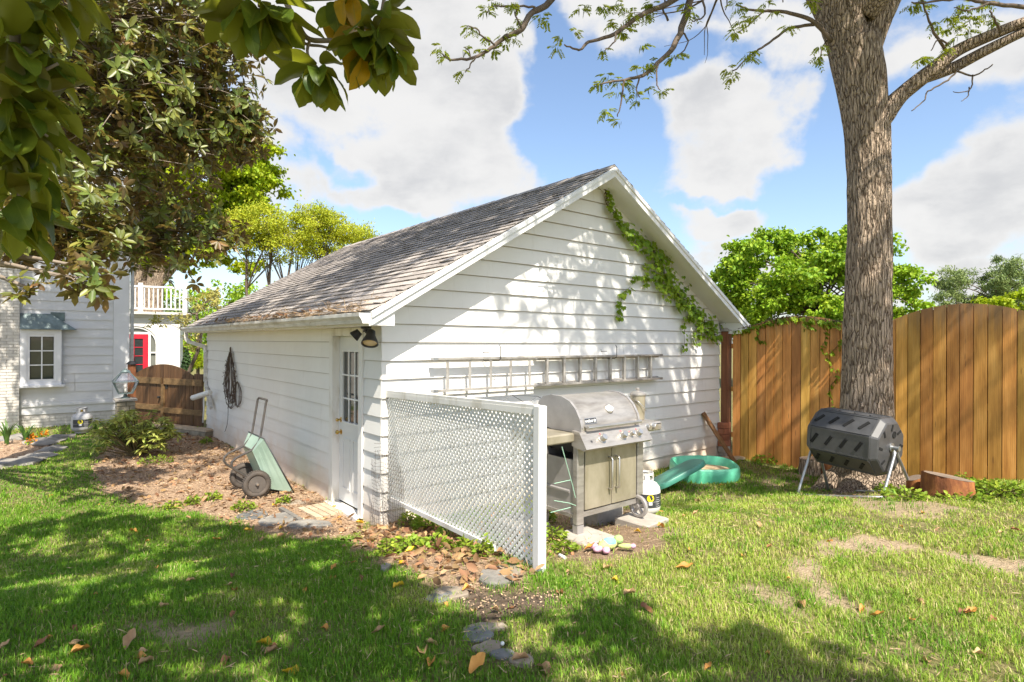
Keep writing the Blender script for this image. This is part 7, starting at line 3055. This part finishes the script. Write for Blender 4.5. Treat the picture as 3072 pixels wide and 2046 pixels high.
fv = [(-.1, 1.80), (.3, 1.86), (.7, 1.98), (1.05, 2.02), (1.4, 1.97), (1.7, 1.93), (1.95, 1.86)]
fst = [[(1.5, 1.95), (1.55, 1.70), (1.50, 1.5), (1.62, 1.3), (1.72, 1.1), (1.60, .9), (1.66, .65), (1.55, .45)], [(1.9, 1.86), (1.75, 1.6), (1.62, 1.45)], [(1.3, 1.98), (1.22, 1.85)], [(.5, 1.9), (.45, 1.7), (.55, 1.6)]]
vine('fence_vine', 'light green creeper draped over the fence top and hanging beside the trunk', [fpt(s, z_) for s, z_ in fv], [.06, .08, .10, .16, .20, .18, .12], 240, .065, 5, [[fpt(s, z_, .03) for s, z_ in q] for q in fst])


# ------------------------------------------------------------------ shrub, bed plants, weeds
def whorl_plant(name, label, cat, base, heads, leaf, n_leaf, mat, stem_mat='stem', droop=.2, wf=.3):
    root = thing(name, label, cat, base)
    mb = MB()
    P, D, N, Lr = [], [], [], []
    for h_ in heads:
        h_ = Vector(h_)
        mb.tube([base + Vector((random.uniform(-.06, .06), random.uniform(-.06, .06), 0)), base.lerp(h_, .55) + Vector((random.uniform(-.05, .05), 0, 0)), h_], [.010, .007, .004], 5, cap=False)
        a0 = random.random() * 6
        for i in range(n_leaf):
            a = a0 + i * 2.4
            dr = Vector((math.cos(a), math.sin(a), random.uniform(-.45, .5) - droop * .5))
            P.append(h_ + Vector((0, 0, random.uniform(-.05, .02))))
            D.append(dr)
            N.append(Vector((random.uniform(-.2, .2), random.uniform(-.2, .2), 1)))
            Lr.append(leaf * random.uniform(.7, 1.15))
    mb.build('stems', M[stem_mat], root, smooth=True)
    Lr = np.array(Lr)
    leaf_cloud('leaves', np.array([tuple(q) for q in P]), np.array([tuple(q) for q in D]), np.array([tuple(q) for q in N]), Lr, Lr * wf, M[mat], root, bend=.2)
    return root


base = GP(415, 1368)
heads = []
while len(heads) < 120:
    x, y, zz = random.uniform(-.54, .52), random.uniform(-.4, .4), random.uniform(.12, .82)
    lim_ = .32 + .5 * (1 - ((x) / .55) ** 2) if x > -.2 else .72 - .2 * abs(x + .3)
    if zz < lim_ and (zz > lim_ - .38 or random.random() < .35):
        heads.append(base + Vector((x, y, zz)))
whorl_plant('rhododendron_shrub', 'leafy green rhododendron shrub in the mulch before the wooden gate', 'shrub', base, heads, .135, 10, 'rhodo', wf=.28)


def blade_plant(name, label, base, n_, h, w_, mat, spread=.5, cat='plant', group=None):
    root = thing(name, label, cat, base, group)
    mb = MB()
    for i in range(n_):
        a = random.random() * 2 * math.pi
        hh = h * random.uniform(.6, 1.1)
        ln = spread * hh * random.uniform(.3, 1.0)
        d = Vector((math.cos(a), math.sin(a), 0))
        sd_ = Vector((-d.y, d.x, 0)) * w_ / 2
        pr = None
        for k in range(6):
            t_ = k / 5
            p = base + d * (ln * t_ * t_ + .02) + UP * hh * (t_ - .25 * t_ ** 3)
            wk = 1 - t_ ** 2.2 * .95
            cur = (mb.p(p - sd_ * wk), mb.p(p + sd_ * wk))
            if pr:
                mb.face((pr[0], pr[1], cur[1], cur[0]))
            pr = cur
    mb.build('leaves', M[mat], root, smooth=True)
    return root


blade_plant('iris_plant', 'upright iris plant with long blades at the left edge of the flower bed', GP(22, 1335), 16, .62, .045, 'iris', .55)
blade_plant('hosta_plant', 'broad dark leaved plant in the flower bed beside the iris', GP(80, 1325), 10, .45, .07, 'iris', .6)
blade_plant('seedling_plant', 'thin young green plant in the bed behind the orange flowers', GP(120, 1316), 14, .28, .012, 'weed', .6)
blade_plant('grass_tuft', 'tuft of tall green grass growing left of the sandbox by the tank', GP(1985, 1450), 34, .26, .010, 'weed', .4)
blade_plant('grass_tuft', 'tall dark grass clump beside the grey tank at the house wall', GP(290, 1296), 60, .26, .014, 'iris', .6)

# orange flowers in the bed
fl_lb = ['orange flower clump in the middle of the bed below the hosta', 'orange flower clump by the grey edging stones', 'single orange bloom low in the flower bed']
for i, (u, v) in enumerate(((100, 1322), (132, 1316), (96, 1334))):
    p = GP(u, v)
    root = thing('orange_flower', fl_lb[i], 'flower', p, 'orange flowers in the bed')
    P = np.array([tuple(p + Vector((random.uniform(-.07, .07), random.uniform(-.05, .05), random.uniform(.05, .14)))) for _ in range(26)])
    leaf_cloud('petals', P, rdir(26, .3), rdir(26, 1), .05, .04, M['orange_petal'], root)
    P = np.array([tuple(p + Vector((random.uniform(-.08, .08), random.uniform(-.05, .05), random.uniform(.0, .06)))) for _ in range(30)])
    leaf_cloud('leaves', P, rdir(30, .4), rdir(30, 1), .06, .025, M['weed'], root)


def weed(u, v, r, h, label, n_=70, leaf=.045, mat='weed', cat='weed', name='weed_plant', wf=.6, lift=.35):
    p = GP(u, v)
    root = thing(name, label, cat, p, 'weeds and small plants')
    k = n_
    aa = np.random.rand(k) * 2 * math.pi
    rr = np.sqrt(np.random.rand(k)) * r
    zz = np.random.rand(k) * h * (1 - (rr / r) ** 2 * .7) + .01
    P = np.stack([p.x + rr * np.cos(aa), p.y + rr * np.sin(aa), p.z + zz], 1)
    D = np.stack([np.cos(aa), np.sin(aa), .3 + 0 * aa], 1) + .7 * rdir(k)
    leaf_cloud('leaves', P, D, rdir(k, 1.4), leaf * np.random.uniform(.6, 1.2, k), leaf * wf, M[mat], root)
    mb = MB()
    for i in range(0, k, 4):
        mb.tube([p, (p + Vector(P[i])) / 2 + Vector((0, 0, .02)), Vector(P[i])], .0022, 3, cap=False)
    mb.build('stems', M['stem'], root)
    return root


WEEDS = [
    (1232, 1578, .12, .14, 'green weed at the foot of the wire netting'), (1290, 1588, .16, .16, 'leafy green weed against the lattice bottom rail near the wall'), (1345, 1612, .10, .12, 'small weed in front of the lattice bottom rail'),
    (1398, 1655, .07, .10, 'bright little weed by the low end of the bottom rail'), (1450, 1668, .07, .14, 'thin upright weed at the end of the bottom rail'), (1662, 1625, .11, .14, 'light green leafy weed left of the front grill paver'),
    (1640, 1570, .10, .16, 'spindly weed behind the lattice post near the grill'), (1700, 1655, .09, .06, 'low weed on the dirt below the front grill paver'), (640, 1500, .09, .10, 'light weed on the mulch in front of the wheelbarrow'),
    (580, 1512, .07, .10, 'weed clump at the mulch edge left of the wheelbarrow'), (735, 1530, .12, .10, 'weed growing at the edge of the mulch by the flat stones'), (855, 1510, .08, .09, 'small weed beside the pale flat stone'), (520, 1525, .09, .08, 'spreading weed at the corner of lawn and mulch'),
    (2228, 1345, .13, .55, 'tall yellow green weed standing against the left fence boards'), (2310, 1385, .26, .16, 'low green weeds along the foot of the left fence'), (2395, 1392, .14, .12, 'green weeds beside the grey barked log'),
    (2755, 1440, .24, .36, 'big leafy weed between the trunk and the orange stump'), (2790, 1400, .14, .45, 'tall leafy weed behind the orange stump'), (2830, 1440, .12, .34, 'slender weed rising behind the orange stump top'), (2890, 1460, .10, .16, 'small weed behind the right side of the stump'),
    (2960, 1480, .22, .14, 'ivy like weed at the fence foot right of the stump'), (3020, 1492, .28, .18, 'leafy weeds at the fence foot near the right edge'), (2900, 1500, .22, .07, 'low weeds in front of the orange stump'), (3060, 1440, .08, .40, 'weed sprig climbing the right fence boards'), (2720, 1500, .20, .12, 'weed mat at the right foot of the big trunk'), (2660, 1480, .10, .12, 'small weed between the tumbler legs'),
    (1165, 1665, .08, .12, 'thin green shoots in the leaf litter'), (1225, 1650, .14, .10, 'yellowish weed in the leaf litter before the lattice'), (1310, 1650, .13, .10, 'yellow green weed among dead leaves below the lattice'),
    (2110, 1340, .16, .16, 'green weed behind the sandbox at the wall'), (2160, 1352, .14, .12, 'dark green weed by the leaning board foot'), (620, 1330, .10, .10, 'white flowered weed at the far garage corner'), (600, 1300, .10, .14, 'green weed on the step by the gate'),
]
for wd_ in WEEDS:
    u, v, r, h, lb = wd_
    weed(u, v, r, h, lb, int(60 + 900 * r * h * 8), .055 if r > .12 else .042)
weed(470, 1390, .25, .12, 'low weeds in the mulch in front of the rhododendron', 120, .05)

# ------------------------------------------------------------------ grass
def inside_building(X, Y):
    d = np.stack([X - C0.x, Y - C0.y], 1)
    a = d @ np.array([GX.x, GX.y])
    b_ = d @ np.array([GY.x, GY.y])
    g1 = (a > -.03) & (a < W + .1) & (b_ > -.02)
    h = np.stack([X - HC.x, Y - HC.y], 1)
    a2 = h @ np.array([-GX.x, -GX.y])
    o2 = h @ np.array([.629, -.777])
    g2 = (o2 < .03) & (a2 > -.05)
    f = np.stack([X - F0.x, Y - F0.y], 1) @ np.array([FN.x, FN.y])
    g3 = f < -.02
    return g1 | g2 | (g3 & (X > 2.5))


def scatter(n_, dlo, dhi, mg=.16):
    d = np.sqrt(np.random.rand(n_) * (dhi ** 2 - dlo ** 2) + dlo ** 2)
    x = (np.random.rand(n_) * 2 - 1) * (.877 + mg) * d
    return x, d


def grass_block(n_, dlo, dhi, h, w_):
    X, Y = scatter(n_, dlo, dhi)
    ok = ~inside_building(X, Y)
    X, Y = X[ok], Y[ok]
    pa, mu, li, sn, gr = masks(X, Y)
    bare = np.maximum.reduce([pa * .97, mu, li * .98, sn, gr * .97])
    patch = fbm2(X, Y, 1.6, 31, 3)
    thin_ = sstep(.50, .70, fbm2(X, Y, 2.6, 41, 3)) * .8 * sstep(-1.5, 2.0, X)
    ok = np.random.rand(len(X)) < (1 - bare) * (1 - thin_)
    X, Y, patch = X[ok], Y[ok], patch[ok]
    n_ = len(X)
    Zg = gh(X, Y) - .004
    hh = h * np.random.uniform(.45, 1.25, n_) * (.6 + .8 * patch)
    a = np.random.rand(n_) * 2 * math.pi
    lean = np.random.uniform(.15, 1.0, n_) ** 1.2
    dx, dy = np.cos(a) * lean, np.sin(a) * lean
    sx, sy = -np.sin(a), np.cos(a)
    ww = w_ * np.random.uniform(.7, 1.3, n_)
    P0 = np.stack([X, Y, Zg], 1)
    S = np.stack([sx, sy, 0 * sx], 1) * (ww / 2)[:, None]
    D1 = np.stack([dx * hh * .35, dy * hh * .35, hh * .6], 1)
    D2 = np.stack([dx * hh * 1.0, dy * hh * 1.0, hh * (1.02 - .28 * lean)], 1)
    V = np.stack([P0 - S, P0 + S, P0 + D1 + S * .8, P0 + D1 - S * .8, P0 + D2], 1)
    return V, n_, X, Y


gmat = bpy.data.materials.new('grass_blades')
gmat.use_nodes = True
t = NT(gmat.node_tree)
tcn = t.n('ShaderNodeTexCoord')
gi = t.n('ShaderNodeNewGeometry')
dry = t.n('ShaderNodeAttribute', attribute_name='dry').outputs['Fac']
r1 = gi.outputs['Random Per Island']
fresh = t.mix(r1, (.085, .23, .012, 1), (.24, .44, .03, 1))
light = t.mix(r1, (.26, .42, .04, 1), (.50, .61, .09, 1))
straw = t.mix(r1, (.46, .37, .15, 1), (.74, .63, .32, 1))
pn = t.noise(tcn.outputs['Object'], 1.1, 5, .6)
c = t.mix(t.mapr(t.math('ADD', pn, t.math('MULTIPLY', dry, .5)), .45, .95), fresh, light)
r2_ = t.math('FRACT', t.math('MULTIPLY', r1, 91.7))
c = t.mix(t.math('MULTIPLY', t.math('LESS_THAN', r2_, t.math('MULTIPLY_ADD', dry, .34, .05)), .85), c, straw)
b = t.n('ShaderNodeBsdfPrincipled')
t.l(c, b.inputs['Base Color'])
b.inputs['Roughness'].default_value = .5
b.inputs['Specular IOR Level'].default_value = .3
tr = t.n('ShaderNodeBsdfTranslucent')
t.l(c, tr.inputs[0])
ms = t.n('ShaderNodeMixShader')
ms.inputs[0].default_value = .35
t.l(b.outputs[0], ms.inputs[1])
t.l(tr.outputs[0], ms.inputs[2])
t.l(ms.outputs[0], t.n('ShaderNodeOutputMaterial').inputs[0])
blocks = [(170000, 2.1, 4.3, .042, .0042), (165000, 4.3, 7.0, .042, .0062), (130000, 7.0, 11.5, .045, .010), (40000, 11.5, 16, .055, .016)]
Vs, F4, F3, dr_ = [], [], [], []
base_i = 0
for bl_ in blocks:
    V, n_, X, Y = grass_block(*bl_)
    i = base_i + (np.arange(n_) * 5)[:, None]
    F4.append(i + np.array([[0, 1, 2, 3]]))
    F3.append(i + np.array([[3, 2, 4]]))
    Vs.append(V.reshape(-1, 3))
    dd_ = np.clip(sstep(-1.2, 2.2, X - (Y - 4) * .15) * .72 + (fbm2(X, Y, 1.9, 55, 3) - .5) * 2.0, 0, 1)
    dr_.append(np.repeat(dd_, 5))
    base_i += n_ * 5
gr_o = np_mesh('grass', np.concatenate(Vs), [np.concatenate(F4), np.concatenate(F3)], gmat, kind='stuff', attr={'dry': np.concatenate(dr_)})
tag(gr_o, 'short mown lawn grass, lush on the left and dry on the right', 'grass', kind='stuff')
print('grass blades', base_i // 5)

# longer, darker clumps scattered in the turf
X, Y = scatter(1500, 2.4, 10)
ok = ~inside_building(X, Y)
X, Y = X[ok], Y[ok]
pa, mu, li, sn, gr = masks(X, Y)
ok = (np.maximum.reduce([pa, mu, li, gr]) < .5) & (fbm2(X, Y, 1.1, 17, 3) > .46)
X, Y = X[ok], Y[ok]
cx, cy = np.repeat(X, 26), np.repeat(Y, 26)
sp_r = np.repeat(np.random.uniform(.02, .07, len(X)), 26)
cx = cx + np.random.normal(size=len(cx)) * sp_r
cy = cy + np.random.normal(size=len(cy)) * sp_r
n_ = len(cx)
hh = np.repeat(np.random.uniform(.045, .085, len(X)), 26) * np.random.uniform(.6, 1.2, n_)
a = np.random.rand(n_) * 2 * math.pi
lean = np.random.uniform(.2, 1.0, n_)
ww = .0022 + .0007 * cy
P0 = np.stack([cx, cy, gh(cx, cy) - .004], 1)
S = np.stack([-np.sin(a), np.cos(a), 0 * a], 1) * (ww / 2)[:, None]
D1 = np.stack([np.cos(a) * lean * hh * .35, np.sin(a) * lean * hh * .35, hh * .6], 1)
D2 = np.stack([np.cos(a) * lean * hh, np.sin(a) * lean * hh, hh * (1 - .35 * lean)], 1)
V = np.stack([P0 - S, P0 + S, P0 + D1 + S * .8, P0 + D1 - S * .8, P0 + D2], 1).reshape(-1, 3)
i = (np.arange(n_) * 5)[:, None]
gt = np_mesh('grass_clumps', V, [i + np.array([[0, 1, 2, 3]]), i + np.array([[3, 2, 4]])], gmat, kind='stuff', attr={'dry': np.zeros(n_ * 5)})
tag(gt, 'longer tufts of green grass scattered through the lawn', 'grass', kind='stuff')

# clover and small broad leaves through the lawn
X, Y = scatter(9000, 2.4, 10)
ok = ~inside_building(X, Y)
X, Y = X[ok], Y[ok]
pa, mu, li, sn, gr = masks(X, Y)
ok = (np.random.rand(len(X)) < (1 - np.maximum.reduce([pa, mu, li, sn, gr]))) & (fbm2(X, Y, 1.4, 91, 3) > .52)
X, Y = X[ok], Y[ok]
n_ = len(X)
leaf_cloud('clover', np.stack([X, Y, gh(X, Y) + np.random.uniform(.015, .035, n_)], 1), rdir(n_) * np.array([1, 1, .3]), rdir(n_, 1.6), np.random.uniform(.012, .026, n_), .014, M['weed'])
tag(bpy.data.objects['clover'], 'small clover leaves growing through the lawn', 'clover', kind='stuff')


def litter(name, n_, poly, mat, l0, l1, w_, label, flat=.35, zlift=.03, cat='leaves', prob=None):
    lo_, hi_ = poly.min(0), poly.max(0)
    X = np.random.uniform(lo_[0], hi_[0], n_ * 3)
    Y = np.random.uniform(lo_[1], hi_[1], n_ * 3)
    ok = (in_poly(poly, X, Y) + (np.random.rand(n_ * 3) - .6) * .3 > 0) & ~inside_building(X, Y)
    X, Y = X[ok][:n_], Y[ok][:n_]
    m_ = len(X)
    leaf_cloud(name, np.stack([X, Y, gh(X, Y) + np.random.uniform(.002, zlift, m_)], 1), rdir(m_) * np.array([1, 1, flat]), rdir(m_, 1.5), np.random.uniform(l0, l1, m_), np.random.uniform(w_ * .6, w_ * 1.3, m_), mat)
    tag(bpy.data.objects[name], label, cat, kind='stuff')


# dead straw and bits lying in the turf and on the bare patches
X, Y = scatter(16000, 2.4, 9.5)
ok = ~inside_building(X, Y)
X, Y = X[ok], Y[ok]
ok = np.random.rand(len(X)) < .25 + .75 * sstep(.45, .6, fbm2(X, Y, 1.7, 63, 3)) * sstep(-2.5, 1.5, X)
X, Y = X[ok], Y[ok]
n_ = len(X)
leaf_cloud('dead_straw', np.stack([X, Y, gh(X, Y) + np.random.uniform(.006, .038, n_)], 1), rdir(n_) * np.array([1, 1, .3]), rdir(n_, 1.), np.random.uniform(.025, .07, n_), np.random.uniform(.003, .006, n_), M['needle'])
tag(bpy.data.objects['dead_straw'], 'dry straw coloured grass bits lying in the lawn', 'thatch', kind='stuff')

litter('mulch_chips', 9000, MULCH, M['chips'], .02, .05, .012, 'brown wood mulch chips along the garage side wall', cat='mulch')
litter('mulch_leaf_litter', 900, MULCH, M['litter'], .05, .11, .045, 'dry brown leaves scattered over the mulch')
litter('lattice_leaf_litter', 520, LITTER, M['litter'], .04, .11, .045, 'dead brown leaves heaped in front of the lattice screen', .4, .05)
litter('lattice_twigs', 1100, LITTER, M['needle'], .04, .12, .004, 'dry twigs and needles in front of the lattice screen', .3, .04, 'twigs')
litter('grill_twigs', 1300, GRILLD, M['needle'], .03, .09, .004, 'dry twigs and chips on the dirt by the grill', .25, .02, 'twigs')
litter('path_crumbs', 700, PATH, M['chips'], .008, .022, .010, 'small crumbs and pebbles on the dirt path', .3, .012, 'crumbs')
litter('bed_mulch', 900, BED, M['chips'], .03, .07, .018, 'brown mulch in the flower bed', cat='mulch')
litter('grass_edge_leaves', 260, gpoly([(1180, 1600), (1500, 1560), (1640, 1640), (1620, 1720), (1350, 1700)]), M['litter'], .05, .12, .05, 'dead leaves behind and under the lattice screen', .4, .04)

# ------------------------------------------------------------------ fallen leaves, each its own
def fallen_mesh(seed, curl, wd_):
    return big_leaf_mesh('fallen_leaf', curl, .5, .5, seed, M['leaf_tan'], .14, wd_)


base_leaf = {}
for mk in ('leaf_tan', 'leaf_brown', 'leaf_yellow', 'leaf_orange'):
    base_leaf[mk] = [big_leaf_mesh('fallen_leaf', c_, f_, w_, i + 3, M[mk], .135, .060) for i, (c_, f_, w_) in enumerate(((.9, .6, .6), (-.8, .5, .4), (1.5, .3, .7), (.3, .9, .5)))]


def drop_leaf(u, v, mk, ln=None, label=None, group=None, ang=None, rise=.025):
    p = GP(u, v)
    o = bpy.data.objects.new('fallen_leaf', random.choice(base_leaf[mk]))
    COL.objects.link(o)
    sc = (ln or random.uniform(.06, .13)) * .86 / .135
    o.scale = (sc, sc, sc)
    o.rotation_euler = (random.uniform(-.22, .22), random.uniform(-.28, .28), random.uniform(0, 6.28) if ang is None else ang)
    o.location = p + Vector((0, 0, rise * .8))
    tag(o, label, 'leaf', group)
    return o


SPECIAL = [
    (772, 1940, 'leaf_yellow', .135, 'bright yellow leaf on the shaded grass below the orange one', -1.3), (848, 2028, 'leaf_yellow', .15, 'bright yellow leaf at the bottom edge of the lawn', -1.4), (708, 1780, 'leaf_orange', .105, 'round orange tan leaf standing in the shaded middle lawn', .4),
    (382, 1962, 'leaf_tan', .14, 'large tan leaf standing upright in the lower left lawn', .2), (1391, 1782, 'leaf_orange', .12, 'large orange leaf lying beside the tan flagstone', -.8), (1475, 1838, 'leaf_tan', .10, 'pink tan leaf on the dark path soil', -1.2),
    (1838, 1747, 'leaf_yellow', .13, 'flat golden leaf at the sunny edge of the lawn shadow', -1.5), (1700, 1728, 'leaf_tan', .15, 'curled tan leaf right of the lattice post', -1.0), (1815, 1715, 'leaf_tan', .12, 'pale grey tan leaf on the grass below the plush toy', -.7), (1755, 1658, 'leaf_orange', .12, 'rust orange leaf on the dirt left of the plush toy', -1.4),
    (1875, 1795, 'leaf_tan', .11, 'tan leaf casting a small shadow at the shade edge', -1.2), (1616, 2010, 'leaf_tan', .17, 'long tan leaf at the lower end of the dirt path', -1.9), (1277, 1975, 'leaf_tan', .14, 'tan leaf with a long stalk in the grass left of the stones', .3), (1292, 2015, 'leaf_orange', .11, 'orange tan leaf in the grass at the bottom left of the stones', .0),
    (1415, 2035, 'leaf_orange', .16, 'orange leaf at the bottom edge left of the path', -.4), (966, 1896, 'leaf_orange', .12, 'orange leaf pair in the middle of the shaded lawn', -1.2), (697, 1866, 'leaf_brown', .08, 'small upright orange brown leaf below the round one', .1), (1118, 1912, 'leaf_tan', .10, 'flat tan leaf left of the path among darker ones', -1.5),
    (1290, 1712, 'leaf_tan', .15, 'long tan leaf at the lower edge of the leaf litter', .6), (1218, 1665, 'leaf_yellow', .10, 'bright yellow leaf in the leaf litter', -1.0), (1200, 1702, 'leaf_yellow', .09, 'small yellow leaf at the bottom of the leaf litter', -.5), (1255, 1600, 'leaf_yellow', .09, 'golden leaf below the weeds by the lattice rail', -1.3),
    (390, 1598, 'leaf_orange', .12, 'orange leaf at the left shade boundary of the lawn', -1.4), (820, 1522, 'leaf_yellow', .12, 'golden leaf standing by the flat stones on the mulch', -.3), (735, 1597, 'leaf_yellow', .10, 'golden brown leaf just inside the shade near the flat stones', -1.3), (995, 1528, 'leaf_orange', .09, 'orange leaf on the slatted mat side near the door sill', -.9),
    (1010, 1560, 'leaf_orange', .09, 'orange leaf at the right end of the slatted mat', -1.4), (1070, 1573, 'leaf_yellow', .11, 'golden leaf at the garage corner in the grass', -1.4), (2900, 1850, 'leaf_orange', .10, 'pale orange leaf alone on the right lawn', -1.3), (2882, 1851, 'leaf_brown', .10, 'dark curled leaf on the far right lower lawn', -1.3),
    (2155, 1462, 'leaf_orange', .13, 'orange leaf in front of the green sandbox', -1.5), (2090, 1510, 'leaf_tan', .13, 'tan leaf on the grass below the sandbox', -.6), (1975, 1585, 'leaf_orange', .13, 'orange brown leaf right of the grill wheel paver', -.9), (2030, 1712, 'leaf_orange', .16, 'broad orange leaf flat in the middle of the sunny lawn', -1.5),
    (118, 1368, 'leaf_orange', .11, 'orange leaf on the mulch of the flower bed', -1.4), (152, 1372, 'leaf_yellow', .10, 'yellow leaf on the flower bed edging stones', -1.4), (316, 1276, 'leaf_orange', .20, 'reddish leaf lying near the pier behind the rhododendron', -1.2),
]
for s_ in SPECIAL:
    drop_leaf(s_[0], s_[1], s_[2], s_[3], s_[4], None, s_[5], .03)
cnames = {'leaf_tan': 'tan', 'leaf_brown': 'dark brown', 'leaf_yellow': 'yellow', 'leaf_orange': 'orange'}
rnd_leaves = []
cnt = 0
tries = 0
SHs = SH1g
while cnt < 120 and tries < 3000:
    tries += 1
    u, v = random.uniform(-20, 3090), 1480 + 560 * random.random() ** 1.1
    p = GP(u, v)
    if inside_building(np.array([p.x]), np.array([p.y]))[0]:
        continue
    if any(math.hypot(u - q[0], (v - q[1]) * 2) < 40 for q in SPECIAL):
        continue
    right = u > 1700
    if right and random.random() < .5:
        continue
    mk = random.choices(('leaf_tan', 'leaf_brown', 'leaf_orange', 'leaf_yellow'), (.5, .22, .23, .02))[0]
    pa, mu, li, sn, gr = [float(q[0]) for q in masks(np.array([p.x]), np.array([p.y]))]
    if max(mu, li) > .5:
        zone = 'mulch and leaf litter by the garage'
    elif max(pa, gr, sn) > .5:
        zone = 'bare soil of the yard'
    elif in_poly(SHs, np.array([p.x]), np.array([p.y]))[0] > 0:
        zone = 'shaded lawn'
    else:
        zone = 'sunny lawn'
    rnd_leaves.append((u, v, mk, zone, drop_leaf(u, v, mk, random.uniform(.055, .11))))
    cnt += 1


# each small leaf is told apart by the nearest landmark it lies beside
LMK = [(q[0], q[1], q[4].split(' on the ')[0].split(' in the ')[0].split(' at the ')[0].split(' lying')[0].split(' standing')[0]) for q in SPECIAL]
seen_ = {}
for q in LMK:
    seen_[q[2]] = seen_.get(q[2], 0) + 1
LMK = [q for q in LMK if seen_[q[2]] == 1]
LMK += [(1235, 1700, 'lattice post'), (772, 1490, 'wheelbarrow'), (1826, 1660, 'plush toy'), (2121, 1455, 'green sandbox'), (1938, 1545, 'white propane tank'), (2620, 1500, 'compost tumbler'), (2868, 1500, 'large orange stump'),
        (1438, 1905, 'wide grey slate in the path'), (1350, 1781, 'tan flagstone by the path'), (965, 1540, 'slatted wooden mat'), (420, 1370, 'rhododendron'), (1468, 1945, 'smooth tan stepping stone'), (1570, 1982, 'nearest tan stepping stone'), (1860, 1585, 'grill wheel paver'),
        (1730, 1615, 'front grill paver'), (2480, 1800, 'long bare sand streak in the right lawn'), (2960, 1690, 'bare sand patch at the right edge'), (90, 1390, 'flower bed edging'), (0, 2046, 'lower left corner of the lawn'), (3072, 2046, 'lower right corner of the lawn')]


def rel_of(du, dv):
    dv *= 2.2
    if abs(du) > abs(dv):
        return 'right of' if du > 0 else 'left of'
    return 'in front of' if dv > 0 else 'behind'


used = set()
for (u, v, mk, zone, o) in rnd_leaves:
    ok_ = None
    for (lu, lv, nm) in sorted(LMK, key=lambda q: math.hypot(u - q[0], 2.2 * (v - q[1]))):
        rl = rel_of(u - lu, v - lv)
        dd_ = math.hypot(u - lu, 2.2 * (v - lv))
        closest = all(math.hypot(a[0] - lu, 2.2 * (a[1] - lv)) >= dd_ or rel_of(a[0] - lu, a[1] - lv) != rl for a in rnd_leaves if a[2] == mk)
        if closest and (mk, rl, nm) not in used:
            ok_ = (rl, nm)
            used.add((mk, rl, nm))
            break
    grp = f'{cnames[mk]} dead leaves on the {zone}'
    if ok_:
        lb = f'small {cnames[mk]} dead leaf nearest {ok_[0]} the {ok_[1]}'
        tag(o, ' '.join(lb.split()[:16]), 'leaf', grp)
    else:
        bpy.data.objects.remove(o)
